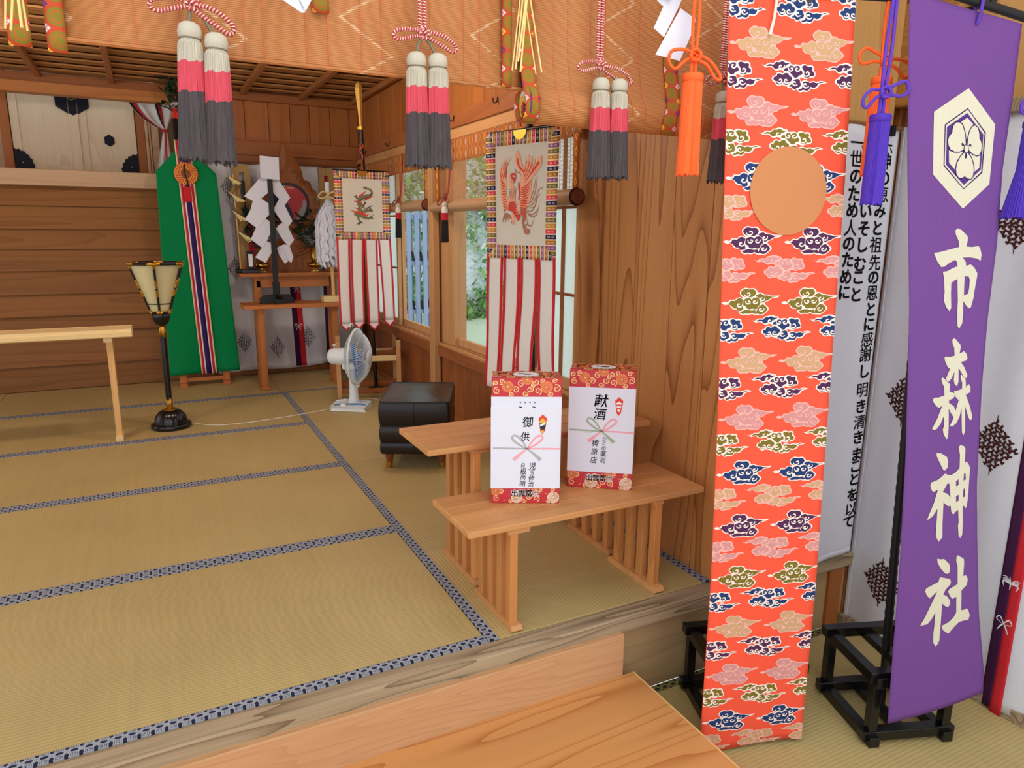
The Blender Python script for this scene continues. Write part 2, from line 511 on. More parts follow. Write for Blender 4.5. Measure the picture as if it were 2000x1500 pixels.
# lower floor of the front room, tatami too
lf = struct(MB().box(-2.5, 2.6, -0.6, 1.70, -0.42, -0.36).build('floor.001', W_PANEL))
def low_mat(x0, x1, y0, y1, borders):
    cx, cy = (x0 + x1) / 2, (y0 + y1) / 2
    m = MB().box(x0 - cx + .001, x1 - cx - .001, y0 - cy + .001, y1 - cy - .001, -0.046, 0.0).build('tatami_mat', TATX, lf, (cx, cy, -0.314), bevel=0.002)
    for b in borders:
        r = (x0, x1, y1 - 0.034, y1 - 0.001) if b == 'y1' else (x0, x1, y0 + 0.001, y0 + 0.034)
        MB().box(r[0] - cx, r[1] - cx, r[2] - cy, r[3] - cy, -0.045, 0.0015).build('cloth_edging', HERI2, m)
low_mat(0.62, 2.335, 0.79, 1.684, ('y0', 'y1'))
low_mat(0.62, 2.335, -0.12, 0.79, ('y0', 'y1'))
low_mat(-1.2, 0.62, 0.79, 1.684, ())
struct(box('baseboard_right', W_GREY, 2.322, 2.36, -0.6, 1.70, -0.314, -0.27))

# ------------------------------------------------------------------ back wall
wb = struct(MB().box(0.30, XW + 0.12, YB + 0.02, YB + 0.10, -0.30, 2.30).build('wall_back', W_BACK))
xs = [0.40, 0.60, 0.77, 0.951, 1.118, 1.272, 1.439, 1.60, XW]
for a, b in zip(xs, xs[1:]):
    box('plank', W_BACK, a + .002, b - .002, YB - 0.002 * random.random(), YB + 0.021, 1.86, 2.25, wb, bevel=0.003)
for k in range(6):
    a = 0.40 + k * 0.212
    box('plank', W_BACK, a + .002, a + .210, YB, YB + 0.021, 0.0, 1.73, wb, bevel=0.003)
struct(box('trim_4', W_BEAM, 0.38, XW, YB - 0.045, YB + 0.01, 1.775, 1.885, bevel=0.004))
struct(box('trim_5', W_BEAM, 0.38, XW, YB - 0.025, YB + 0.01, 1.722, 1.775, bevel=0.003))
struct(box('trim_6', W_BEAM, -3.0, XW, YB - 0.05, YB + 0.02, 2.185, 2.245, bevel=0.004))
# corner post of the altar opening
struct(box('trim_7', W_BACK, 0.285, 0.405, YB - 0.03, YB + 0.12, 0.0, 2.25, bevel=0.004))
# lapped boards below the altar
wl = struct(MB().box(-3.0, 0.29, YB + 0.06, YB + 0.12, -0.30, 1.5).build('wall_back.001', W_STEP))
zz = [0.0, 0.187, 0.44, 0.56, 0.722, 0.894, 1.052, 1.196, 1.36, 1.50]
for a, b in zip(zz, zz[1:]):
    cz = (a + b) / 2
    p = [(0, -0.018 if a > 0 else 0.004, a - cz - 0.006), (0, 0.030, a - cz - 0.006), (0, 0.030, b - cz), (0, 0.016, b - cz)]
    m = MB().prism([(-1.6, q[1], q[2]) for q in p], (3.2 + 0.0, 0, 0))
    m.build('plank', W_STEP, wl, (-1.31, YB + 0.035, cz), bevel=0.003)
# altar sill beam and lintel
struct(box('trim_8', W_ALTAR, -3.0, 0.29, YB - 0.06, YB + 0.16, 1.492, 1.604, bevel=0.005))
struct(box('trim_9', W_ALTAR, -3.0, 0.29, YB + 0.16, YB + 0.46, 1.585, 1.618, bevel=0.003))
struct(box('trim_10', wood('wood_lintel', (196, 124, 60), (150, 86, 38), 'x', 1.0, 5, 0.45), -3.0, 0.30, YB - 0.05, YB + 0.06, 2.115, 2.19, bevel=0.005))

# ------------------------------------------------------------------ altar behind the opening
al = struct(MB().box(-3.0, 0.40, YB + 0.95, YB + 1.0, 1.4, 2.6).build('wall_altar', W_ALTAR))
struct(box('trim_11', W_ALTAR, -3.0, 0.40, YB + 0.44, YB + 0.97, 1.56, 1.60))
struct(box('ceiling.001', W_CEIL, -3.0, 0.5, YB + 0.05, YB + 1.0, 2.5, 2.53))
struct(box('wall_altar_right', W_ALTAR, 0.36, 0.40, YB + 0.1, YB + 1.0, 1.5, 2.5))
YD = 6.70
WHP0 = plain('pale_stud', (216, 214, 200), 0.4)
HEXB = plain('black_hexagon_plate', (18, 21, 34), 0.5, 0.15, var=0.15, scale=60)
for nm, x0, x1, lab in (('left', -0.838, -0.40, 'left altar door of pale wood with black corner plate'), ('right', -0.395, -0.008, 'right altar door of pale wood with small black hexagon')):
    d = thing('altar_door', lab, 'door', ((x0 + x1) / 2, YD, 1.618))
    h = (x1 - x0) / 2; H = 0.70
    box('door_panel', W_DOOR, -h + .05, h - .05, -0.008, 0.014, 0.05, H, d)
    box('stile', W_DOOR, -h, -h + .055, -0.018, 0.02, 0.0, H, d, 0.003)
    box('stile', W_DOOR, h - .055, h, -0.018, 0.02, 0.0, H, d, 0.003)
    box('rail', W_DOOR, -h + .055, h - .055, -0.017, 0.018, 0.0, 0.056, d, 0.003)
    # corner plate with scalloped edge
    s = 1 if nm == 'right' else -1
    pts = [(s * h, -0.0185, 0.005)]
    for k in range(0, 13):
        a = k / 12 * math.pi / 2
        r = 0.125 + 0.004 * math.cos(k * math.pi)
        pts.append((s * h - s * r * math.cos(a), -0.0185, 0.005 + r * 1.28 * math.sin(a)))
    cpl = MB().prism(pts, (0, -0.004, 0)).build('corner_plate', HEXB, d)
    MB().lathe([(0.007, 0), (0.006, 0.004), (0.001, 0.005)], 8, (s * h - s * 0.05, -0.0225, 0.062)).build('stud', WHP0, cpl)
    if nm == 'right':
        MB().prism([(0.005 + 0.040 * math.sin(k * math.pi / 3), -0.008, 0.260 + 0.046 * math.cos(k * math.pi / 3)) for k in range(6)], (0, -0.006, 0)).build('hexagon_plate', HEXB, d)
# the large hexagon clasp over the joint, with a gilt crest
cl = thing('hexagon_clasp', 'large black hexagon clasp with gilt crest across the altar doors', 'clasp', (-0.425, YD - 0.022, 2.180))
hexo = [(0.128 * math.sin(k * math.pi / 3), 0.0, 0.142 * math.cos(k * math.pi / 3)) for k in range(6)]
MB().prism(hexo, (0, -0.005, 0)).build('plate', HEXB, cl)
box('center_stile', W_DOOR, -0.03, 0.032, -0.0075, 0.0035, -0.562, 0.13, cl, 0.002)
MB().prism([(-0.028, -0.0078, 0.12), (0.030, -0.0078, 0.12), (0.030, -0.0078, -0.116), (0.001, -0.0078, -0.134), (-0.028, -0.0078, -0.118)], (0, -0.005, 0)).build('inner_plate', HEXB, cl)
pr = Print()
for k in range(6):
    a = k * math.pi / 3; b = a + math.pi / 3
    pr.stroke([(0.028 * math.sin(a), 0.032 * math.cos(a), .004), (0.028 * math.sin(b), 0.032 * math.cos(b), .004)])
for k in range(3):
    a = k * 2 * math.pi / 3
    pr.disc((0.012 * math.sin(a), 0.013 * math.cos(a)), 0.0085, n=12)
pr.build('gilt_crest', GOLD, lambda u, v, w: (u, -0.0145 - w, v + 0.008), cl)
# posts beside the doors, pale pilaster on the right
struct(box('trim_12', W_BACK, -0.905, -0.842, YD - 0.03, YD + 0.06, 1.60, 2.5))
struct(box('trim_13', W_BACK, 0.0, 0.058, YD - 0.03, YD + 0.06, 1.60, 2.5))
for k, (x0, x1) in enumerate(((0.060, 0.082), (0.086, 0.100), (0.104, 0.158))):
    struct(box('trim_14', W_ALTAR, x0, x1, YD - 0.05 + 0.012 * k, YD + 0.06, 1.60, 2.5, bevel=0.004))

# ------------------------------------------------------------------ right wall
wr = struct(MB().box(XW + 0.02, XW + 0.12, 1.70, 2.64, -0.30, 2.30).build('wall_right', W_RIGHT))
ys = [1.70, 1.835, 2.03, 2.245, 2.475, 2.645]
for i, (a, b) in enumerate(zip(ys, ys[1:])):
    box('plank', W_RIGHT, XW - (0.012 if i == 4 else 0.001 * random.random()), XW + 0.022, a + .0015, b - .0015, 0.0, 2.25, wr, bevel=0.002)
# below the windows
wr2 = struct(MB().box(XW + 0.02, XW + 0.10, 2.64, YB + 0.1, -0.30, 0.44).build('wall_right.001', W_BACK))
y = 2.647
W_DADO = wood('wood_dado', (162, 96, 50), (112, 58, 26), 'z', 0.9, 8, 0.45, var=0.12)
for k in range(17):
    w = 0.19 + 0.04 * random.random()
    y1 = min(y + w, YB)
    if y1 - y > 0.03: box('plank', W_DADO, XW, XW + 0.022, y + .0015, y1 - .0015, 0.0, 0.44, wr2, bevel=0.003)
    y = y1
struct(box('baseboard_right.001', W_BEAMY, XW - 0.012, XW + 0.02, 2.65, YB, 0.0, 0.05))
# upper part over the windows
wr3 = struct(MB().box(XW + 0.02, XW + 0.10, 2.64, YB + 0.1, 1.87, 2.30).build('wall_right.002', W_BACK))
y = 2.647
for k in range(30):
    w = 0.15 + 0.05 * random.random()
    y1 = min(y + w, YB)
    if y1 - y > 0.03: box('plank', W_BACK, XW, XW + 0.022, y + .0015, y1 - .0015, 1.86, 2.25, wr3, bevel=0.003)
    y = y1
struct(box('trim_15', W_BEAMY, XW - 0.034, XW + 0.02, 2.40, YB, 1.785, 1.872, bevel=0.004))
struct(box('trim_16', W_LIGHTY, XW - 0.020, XW + 0.09, 2.60, YB, 1.728, 1.786, bevel=0.003))
# window sill with sliding grooves
sl = struct(box('trim_17', W_BEAMY, XW - 0.03, XW + 0.10, 2.62, YB, 0.40, 0.470, bevel=0.004))
for k in range(3):
    box('sill_rail', W_LIGHTY, XW - 0.022 + k * 0.034, XW - 0.004 + k * 0.034, 2.66, 6.0, 0.468, 0.488, None, 0.002)['kind'] = 'structure'

GLASS, t = newmat('window_glass', 0.02, 0.5)
nt = GLASS.node_tree
mixn = nt.nodes.new('ShaderNodeMixShader'); tr = nt.nodes.new('ShaderNodeBsdfTransparent'); gl = nt.nodes.new('ShaderNodeBsdfGlossy')
tr.inputs[0].default_value = (0.97, 0.985, 1, 1); gl.inputs['Roughness'].default_value = 0.02
mixn.inputs[0].default_value = 0.06
nt.links.new(tr.outputs[0], mixn.inputs[1]); nt.links.new(gl.outputs[0], mixn.inputs[2])
nt.links.new(mixn.outputs[0], nt.nodes['Material Output'].inputs[0])
SHOJI, t = newmat('shoji_paper', 0.9, 0.1)
nt = SHOJI.node_tree
t.b.inputs['Base Color'].default_value = lin((236, 244, 240))
tl = nt.nodes.new('ShaderNodeBsdfTranslucent'); tl.inputs[0].default_value = (0.90, 0.97, 0.95, 1)
mx = nt.nodes.new('ShaderNodeMixShader'); mx.inputs[0].default_value = 0.7
nt.links.new(t.b.outputs[0], mx.inputs[1]); nt.links.new(tl.outputs[0], mx.inputs[2])
nt.links.new(mx.outputs[0], nt.nodes['Material Output'].inputs[0])

def window(name, y0, y1, shoji0, shoji1, glass0, glass1):
    """opening y0..y1: a glazed leaf and, slid to one side, a paper leaf"""
    w = thing(name, 'x', 'window', (XW, y0, 0.488)); w['kind'] = 'structure'
    for k in ('label', 'category'): del w[k]
    H = 1.24
    def leaf(part, a, b, x, mat, cols, rows, fr):
        a -= y0; b -= y0
        f = MB()
        f.box(x - .013, x + .013, a, a + fr, 0, H).box(x - .013, x + .013, b - fr, b, 0, H)
        f.box(x - .012, x + .012, a + fr, b - fr, 0, 0.05).box(x - .012, x + .012, a + fr, b - fr, H - 0.035, H)
        fo = f.build(part + '_frame', W_LIGHTZ, w)
        MB().box(x - .001 + (.007 if mat is SHOJI else 0), x + .001 + (.007 if mat is SHOJI else 0), a + fr, b - fr, 0.05, H - 0.035).build(part + '_pane', mat, fo)
        for k in range(1, cols):
            yy = a + fr + (b - a - 2 * fr) * k / cols
            box('muntin', W_BEAMY, x - .010, x + .006, yy - .006, yy + .006, 0.05, H - .035, fo, 0.001)
        for k in range(1, rows):
            z2 = 0.05 + (H - .085) * k / rows
            box('muntin', W_BEAMY, x - .009, x + .006, a + fr, b - fr, z2 - .006, z2 + .006, fo, 0.001)
    leaf('shoji', shoji0, shoji1, 0.012, SHOJI, 4 if (shoji1 - shoji0) > 0.5 else 3, 3, 0.030)
    leaf('glazing', glass0, glass1, 0.046, GLASS, 1, 1, 0.045)
    return w
window('window_1', 4.46, 6.05, 5.19, 6.05, 4.44, 5.23)
window('window_2', 2.65, 4.30, 2.65, 3.20, 3.14, 4.16)
# posts between the windows: the broad jamb and the thin free pole in front of it
struct(box('trim_18', W_LIGHTZ, XW + 0.005, XW + 0.09, 4.10, 4.46, 0.47, 1.73, bevel=0.003))
struct(box('trim_19', W_LIGHTZ, XW - 0.055, XW - 0.012, 4.30, 4.385, 0.0, 1.79, bevel=0.003))
struct(box('trim_20', W_BACK, XW - 0.02, XW + 0.09, 6.04, YB, 0.44, 1.75, bevel=0.003))

# ------------------------------------------------------------------ ceiling
ce = struct(MB().box(-3.2, XW + 0.1, 1.65, YB + 0.1, 2.275, 2.31).build('ceiling', W_CEIL))
y = 1.8
while y < YB:
    y1 = min(y + 0.20, YB)
    MB().prism([(-2.436, -0.102, -0.010), (-2.436, 0.105, 0.008), (-2.436, 0.105, 0.018), (-2.436, -0.102, 0.000)], (4.872, 0, 0)).build('plank', W_CEIL, ce, (-0.764, (y + y1) / 2, 2.258))
    y = y1
for x in (-1.02, -0.575, -0.13, 0.315, 0.76, 1.205, 1.63):
    box('batten', W_CEILR, x - 0.018, x + 0.018, 1.8, YB, 2.218, 2.257, ce, bevel=0.003)
struct(box('trim_21', W_BEAM, -3.2, 2.5, 1.72, 1.86, 1.95, 2.30, bevel=0.006))   # beam over the blinds

# left side of the hall, out of the picture: posts only, open to the light
for y in (1.8, 3.6, 5.4):
    struct(box('trim_22', W_BACK, -2.98, -2.86, y - .06, y + .06, 0.0, 2.28))

# ------------------------------------------------------------------ front room, right side
wf = struct(MB().box(XW + 0.10, 2.42, 1.72, 1.80, -0.314, 2.6).build('wall_front', W_GOLD))
struct(box('trim_23', W_GOLD, 2.02, 2.285, 1.66, 1.74, 1.555, 2.6, bevel=0.01))
struct(box('trim_24', W_BACK, 2.335, 2.36, 1.675, 1.72, -0.314, 2.6, bevel=0.004))
struct(box('trim_25', W_BACK, 2.235, 2.305, 1.67, 1.72, -0.314, 1.55, bevel=0.004))
# beam end with growth rings
RING, t = newmat('end_grain', 0.6, 0.2)
x, y_, z = t.xyz(t.coord())
d = (x * x * 1.0 + z * z).sqrt()
n = t.noise(t.coord(), 9, 2)
g = ((d + n * 0.03) * 95.0).frac()
t.base(t.mix(g * 0.5, (176, 122, 62), (120, 76, 34)))
be = MB().box(-0.075, 0.075, -0.10, 0.10, -0.17, 0.15).build('trim_26', RING, None, (2.355, 1.58, 1.79), bevel=0.008)
struct(be)
ww = struct(MB().box(2.36, 2.44, -0.6, 1.72, -0.314, 2.6).build('wall_front_right', W_GOLD))
struct(box('trim_27', W_GREY, 2.315, 2.36, -0.6, 1.62, 1.56, 1.60, bevel=0.003))
# ------------------------------------------------------------------ bamboo blinds along the front of the tatami room
def bamboo_mat(name, zz):
    m, t = newmat(name, 0.45, 0.35)
    x, y, z = t.xyz(t.coord())
    sl = (z * (1 / 0.0036)).floor()
    row = (z * (1 / 0.0036)).frac()
    sn = t.noise(t.comb(sl * 7.31, x * 0.5, 0.0), 1.0, 1)
    sn2 = t.noise(t.comb(x * 2.0, sl * 3.7, 5.0), 1.0, 2)
    gr = t.noise(t.comb(x * 2.0, z * 900, 0.0), 1.0, 2)
    # nodes of the bamboo set out in zigzag lines
    tri = ((z * (1 / 0.135) + 0.2).frac() - 0.5).abs() * 2.0
    ph = ((x + tri * 0.11 + sn * 0.012) * (1 / 0.30)).frac()
    node = (ph - 0.5).abs().lt(0.017) * row.gt(0.40) * sn.gt(0.40)
    col = t.mix(sn * 0.9, (205, 135, 75), (176, 104, 52))
    col = t.mix(node * 0.6, col, (240, 206, 160))
    gap = row.lt(0.16)
    k = (sn - 0.5) * 0.34 + (sn2 - 0.5) * 0.16 + (gr - 0.5) * 0.22 + 1.0 - gap * 0.22
    t.base(t.val(col, k))
    t.bump((row * 3.14159).sin() + sn * 0.5, 0.0016, 0.6)
    return m
BAMBOO = bamboo_mat('split_bamboo', 0)
THREAD = plain('pink_thread', (222, 116, 84), 0.8, 0.1)

def brocade(name, ground, oval, axis_u='x', s=0.040, w=0.052):
    """olive ovals and small four-petalled flowers on a red ground, in uv metres"""
    m, t = newmat(name, 0.75, 0.2)
    u, v, _ = t.uv()
    du = (u * (1 / s)).frac() - 0.5; dv = (v * (1 / s)).frac() - 0.5
    du2 = (u * (1 / s) + 0.5).frac() - 0.5; dv2 = (v * (1 / s) + 0.5).frac() - 0.5
    def ell(a, b, ra, rb): return ((a * a) * (1 / ra ** 2) + (b * b) * (1 / rb ** 2))
    e1 = ell(du, dv, 0.42, 0.40)
    inner = (e1 - 0.35).abs().lt(0.10)
    ov = e1.lt(1.0)
    fl = (du2.abs() + dv2.abs()).lt(0.20) * (1.0 - (du2.abs() - dv2.abs()).abs().lt(0.02))
    ci = ((u * (1 / s) + 0.5).floor() * 0.31 + (v * (1 / s) + 0.5).floor() * 0.347).frac()
    fc = t.ramp(ci, [(0.0, (246, 196, 60)), (0.33, (238, 206, 214)), (0.66, (104, 54, 120))], 'CONSTANT')
    n = t.noise(t.comb(u * 900, v * 900, 0.0), 1.0, 1)
    col = t.mix(ov, ground, oval)
    col = t.mix(inner * 0.8, col, (198, 92, 44))
    col = t.mix(fl, col, fc)
    t.base(t.val(col, n * 0.3 + 0.85))
    t.bump(n, 0.0006, 0.3)
    return m
BROC = brocade('brocade_band', (196, 78, 42), (140, 120, 40))

YBL = 1.60
def blind(name, label, x0, x1, z0, roll, threads, group='bamboo blinds across the front'):
    b = thing(name, label, 'blind', ((x0 + x1) / 2, YBL, z0), 0, group)
    cx = (x0 + x1) / 2
    Z1 = 2.02 - z0
    if not roll:
        MB().grid(lambda a, c: (x0 - cx + (x1 - x0) * a, 0.004 * math.sin(c * 5), c * Z1), 8, 40).build('bamboo_sheet', BAMBOO, b, solid=0.003)
        MB().tube([(x0 - cx, 0.0, 0.003), (x1 - cx, 0.0, 0.003)], 0.005, 8).build('bottom_stick', BAMBOO, b)
        path = None
    else:
        r = 0.041
        prof = [(0.012, Z1), (0.010, 0.30), (0.004, 0.16), (-0.004, 0.125)]
        # falls into the roll and turns round its front
        for k in range(0, 17):
            a = math.radians(150 - k * 21)
            prof.append((0.012 - 0.036 * 1.0 + r * 0.62 * math.cos(a) * 0 + -0.0 + r * 0.75 * -math.sin(math.radians(20 + k * 20)) + 0.02, r + r * math.cos(math.radians(20 + k * 20))))
        def fn(a, c):
            i = c * (len(prof) - 1); j = min(int(i), len(prof) - 2); f = i - j
            p = prof[j]; q = prof[j + 1]
            return (x0 - cx + (x1 - x0) * a, p[0] + (q[0] - p[0]) * f, p[1] + (q[1] - p[1]) * f)
        MB().grid(fn, 4, len(prof) - 1).build('bamboo_sheet', BAMBOO, b, solid=0.003)
        path = prof
    for x in threads:
        if path: pts = [(x - cx, p[0] - 0.003, p[1]) for p in path[:12]]
        else: pts = [(x - cx, -0.0045 + 0.004 * math.sin(c * 0.5), Z1 * c / 10) for c in range(0, 11)]
        MB().tube(pts, 0.0007, 5).build('thread', THREAD, b)
    return b, cx, path

bl1, c1, _ = blind('bamboo_blind', 'bamboo blind at the far left end of the row, beside straw strands', -0.60, -0.157, 1.537, False, [-0.36, -0.31])
bl2, c2, _ = blind('bamboo_blind', 'wide bamboo blind with flat bottom edge, hanging behind two pairs of tassels', -0.104, 0.842, 1.531, False,
                   [-0.029, 0.015, 0.090, 0.134, 0.209, 0.246, 0.330, 0.375, 0.446, 0.491, 0.602, 0.683, 0.723])
bl3, c3, path3 = blind('bamboo_blind', 'bamboo blind rolled up at its bottom, with a spiral end', 0.846, 1.78, 1.458, True,
                       [0.918, 0.961, 1.028, 1.072, 1.135, 1.178, 1.37, 1.42])

def band(parent, cx, z0, x0, x1, zlo, path=None, y=-0.006, name='brocade_band', wave=0.0):
    if path is None:
        fn = lambda a, c: (x0 - cx + (x1 - x0) * a, y - 0.004 * math.sin(a * 3.14), (zlo - z0) + (2.02 - zlo) * c)
        H = 2.02 - zlo
        m = MB(); vs = []; uv = []
        nu, nv = 4, 20
        for j in range(nv + 1):
            for i in range(nu + 1):
                vs.append(fn(i / nu, j / nv)); uv.append((i / nu * (x1 - x0), j / nv * H))
    else:
        vs = []; uv = []; nu, nv = 4, len(path) - 1; L = 0
        for j in range(nv + 1):
            if j: L += math.hypot(path[j][0] - path[j - 1][0], path[j][1] - path[j - 1][1])
            for i in range(nu + 1):
                wx = wave * math.sin(j * 0.55)
                vs.append((x0 - cx + (x1 - x0) * i / nu + wx, path[j][0] - 0.005, path[j][1])); uv.append((i / nu * (x1 - x0), -L))
        m = MB()
    m.add(vs, [(j * (nu + 1) + i, j * (nu + 1) + i + 1, (j + 1) * (nu + 1) + i + 1, (j + 1) * (nu + 1) + i) for j in range(nv) for i in range(nu)], 0, True, uv)
    return m.build(name, BROC, parent, solid=0.002)
band(bl2, c2, 1.531, -0.128, -0.098, 1.508)
band(bl1, c1, 1.537, -0.186, -0.152, 1.512)
band(bl2, c2, 1.531, 0.344, 0.378, 1.637)
band(bl2, c2, 1.531, 0.778, 0.802, 1.534)
band(bl3, c3, 1.458, 0.824, 0.862, 1.46, [(p[0] - .002, p[1]) for p in path3])
band(bl3, c3, 1.458, 1.244, 1.290, 1.46, [(p[0] - .001, p[1]) for p in path3], wave=0.012)
# spiral end of the roll
sp = MB()
rings_col = [plain('spiral_red', (172, 66, 36), 0.7), plain('spiral_gold', (230, 180, 72), 0.6), plain('spiral_cream', (236, 220, 206), 0.7), plain('spiral_olive', (110, 96, 36), 0.7), plain('spiral_violet', (100, 52, 96), 0.7)]
pts = []
N = 150
for k in range(N + 1):
    a = k / N * 2 * math.pi * 5.6
    r = 0.004 + 0.034 * k / N
    pts.append((0.0, r * math.cos(a) * 0.80, r * math.sin(a) * 1.05))
for k in range(0, N, 5):
    sp.tube(pts[k:k + 6], 0.0026, 5, (k // 5) % 5)
sp.build('spiral_end', rings_col, bl3, (0.838 - c3, -0.012, 0.042))
spb = MB().lathe([(0.0005, -0.002), (0.030, -0.002), (0.036, 0.0), (0.036, 0.004)], 20)
spb.v = [(p[2], p[0] * 0.8, p[1] * 1.05) for p in spb.v]
spb.build('roll_core', rings_col[0], bl3, (0.843 - c3, -0.012, 0.042))

# ------------------------------------------------------------------ blind cords with pairs of tassels
def twist(name, a, b, f=150.0):
    m, t = newmat(name, 0.6, 0.25)
    u, v, _ = t.uv()
    w = ((u * f + v) * 1.0).frac()
    t.base(t.mix(w.lt(0.34), a, b))
    t.bump((w * 6.283).sin(), 0.002, 0.5)
    return m
CORD = twist('twisted_red_white_cord', (188, 70, 72), (236, 206, 180), 170)
OLIVEC = plain('olive_cord', (126, 116, 92), 0.7)

def tassel_mat(name, bands, L, waver=0.012):
    """dyed bands of thread; object z runs down from the tassel's neck"""
    m, t = newmat(name, 0.85, 0.12)
    x, y, z = t.xyz(t.coord())
    ang = t.noise(t.comb(x * 420, y * 420, z * 4), 1.0, 2)
    wv = t.noise(t.comb(x * 60, y * 60, 0.0), 1.0, 2)
    k = z * (-1 / L) + (wv - 0.5) * waver / L * 2.0 + (ang - 0.5) * 0.02
    t.base(t.val(t.ramp(k, bands, 'CONSTANT'), ang * 1.1 + 0.45))
    t.bump(ang, 0.003, 0.9)
    return m
TAS = tassel_mat('dyed_tassel', [(0.0, (190, 179, 158)), (0.20, (208, 78, 90)), (0.465, (80, 71, 71))], 0.200)
TASW = plain('tassel_head', (194, 184, 162), 0.85, 0.1, var=0.1, scale=300)

def strand_skirt(mb, prof, n=72, fray=0.010, seed=0, mat=0, amp=0.05):
    rnd = random.Random(seed)
    g = [1.0 + amp * (rnd.random() - 0.5) * 2 for _ in range(n)]
    lo = [rnd.random() * fray for _ in range(n)]
    vs = []; m = len(prof)
    for i, (r, z) in enumerate(prof):
        for k in range(n):
            a = 2 * math.pi * k / n
            q = r * (1 + (g[k] - 1) * i / (m - 1) * 1.2 + (0.02 if k % 2 else -0.02))
            vs.append((q * math.cos(a), q * math.sin(a), z - (lo[k] if i == m - 1 else 0)))
    fs = [(i * n + (k + 1) % n, i * n + k, (i + 1) * n + k, (i + 1) * n + (k + 1) % n) for i in range(m - 1) for k in range(n)]
    mb.add(vs, fs, mat, False)
    # dark hollow underside
    r, z = prof[-1]
    o = len(vs)
    mb.add([(r * 0.80 * math.cos(2 * math.pi * k / n), r * 0.80 * math.sin(2 * math.pi * k / n), z + 0.012) for k in range(n)] + [v for v in vs[-n:]],
           [(k, (k + 1) % n, n + (k + 1) % n, n + k) for k in range(n)], mat, False)
    mb.add([(r * 0.80 * math.cos(2 * math.pi * k / n), r * 0.80 * math.sin(2 * math.pi * k / n), z + 0.012) for k in range(n)], [tuple(reversed(range(n)))], mat)
    return mb

def tassel(parent, x, y, z, seed, rx=0.0, L=0.200):
    s = MB()
    strand_skirt(s, [(0.0165, 0.0), (0.0215, -0.010), (0.0230, -0.05), (0.0245, -0.10), (0.0262, -0.15), (0.0290, -L)], 72, 0.012, seed)
    o = s.build('tassel', TAS, parent, (x, y, z)); o.rotation_euler = (0, rx, 0)
    h = MB().lathe([(0.0025, 0.029), (0.011, 0.0285), (0.0185, 0.023), (0.0212, 0.012), (0.0206, 0.004), (0.0172, -0.001), (0.0168, -0.004)], 28, rib=lambda k, z: 1 + 0.02 * (k % 2))
    h.build('tassel_head', TASW, o)
    MB().tube([(0.0178 * math.cos(k * math.pi / 8), 0.0178 * math.sin(k * math.pi / 8), 0.0) for k in range(16)], 0.0018, 5, closed=True).build('tassel_binding', OLIVEC, o)
    return o

def bow(mb, c, loops, r, mat=0, y=0.0):
    for pts in loops:
        mb.tube(smooth_line([(c[0] + p[0], y + (p[2] if len(p) > 2 else 0), c[1] + p[1]) for p in pts], 6), r, 8, mat)

def cord_tassels(x, zk, label, loops, t1, t2, seed):
    y = 1.555
    g = thing('blind_tassel_pair', label, 'tassel', (x, y, zk), 0, 'red, white and grey blind tassels')
    m = MB()
    for dx in (-0.0052, 0.0052):
        m.tube([(dx, 0.0, 0.42), (dx, 0.0, 0.01)], 0.0046, 8)
    m.build('cord', CORD, g)
    b = MB()
    bow(b, (0, 0), loops, 0.0044, y=-0.006)
    b.build('bow', CORD, g)
    k = MB()
    for i in range(4):
        a0 = i * 1.57
        k.tube([(0.010 * math.cos(a0 + s * 0.35), -0.010 + 0.003 * math.sin(s), 0.011 * math.sin(a0 + s * 0.35) - 0.002) for s in range(8)], 0.0046, 7)
    k.tube([(-0.012, -0.006, 0.006), (-0.004, -0.013, 0.002), (0.006, -0.013, -0.004), (0.012, -0.006, -0.008)], 0.0046, 7)
    k.build('knot', CORD, g)
    for i, (dx, dz, rx) in enumerate((t1, t2)):
        o = tassel(g, dx, -0.014 - 0.010 * i, dz, seed + i, rx, 0.212 if (i == 0 and x < 0.3) else 0.200)
        MB().tube([(0.1 * dx, -0.004, -0.008), (0.6 * dx, -0.008, (dz + 0.03) * 0.55), (dx, -0.012 - .006 * i, dz + 0.022)], 0.0035, 6).build('tassel_cord', OLIVEC, g)
    return g
L1 = [(0.0, 0.0, 0), (-0.03, 0.0, -.012), (-0.062, -0.006, -.014), (-0.071, -0.016, -.012), (-0.060, -0.025, -.010), (-0.03, -0.016, -.008), (0, -0.004, 0)]
R1 = [(0.0, -0.004, 0), (0.032, -0.010, -.014), (0.060, -0.026, -.014), (0.070, -0.041, -.012), (0.062, -0.050, -.010), (0.04, -0.038, -.008), (0, -0.010, 0)]
cord_tassels(0.112, 1.612, 'tassel pair hanging leftmost, in front of the green hanging cloth', [L1, R1], (-0.008, -0.066, 0.03), (0.036, -0.082, 0.03), 3)
cord_tassels(0.568, 1.616, 'tassel pair hanging between the tall gilt spear and the window', [[(a, b * 0.9, c) for a, b, c in L1], [(a, b * 0.75 + 0.004, c) for a, b, c in R1]], (-0.020, -0.072, 0.0), (0.025, -0.072, 0.01), 11)
cord_tassels(1.023, 1.601, 'tassel pair hanging before the rolled blind and the boarded wall', [[(a, b * 0.95, c) for a, b, c in L1], [(a * 1.2, b * 0.85, c) for a, b, c in R1]], (-0.002, -0.062, 0.0), (0.045, -0.062, 0.0), 23)
cord_tassels(1.418, 1.61, 'tassel pair mostly hidden behind the left edge of the orange banner', [[(a, b, c) for a, b, c in L1], R1], (-0.004, -0.066, 0.0), (0.036, -0.066, 0.0), 31)

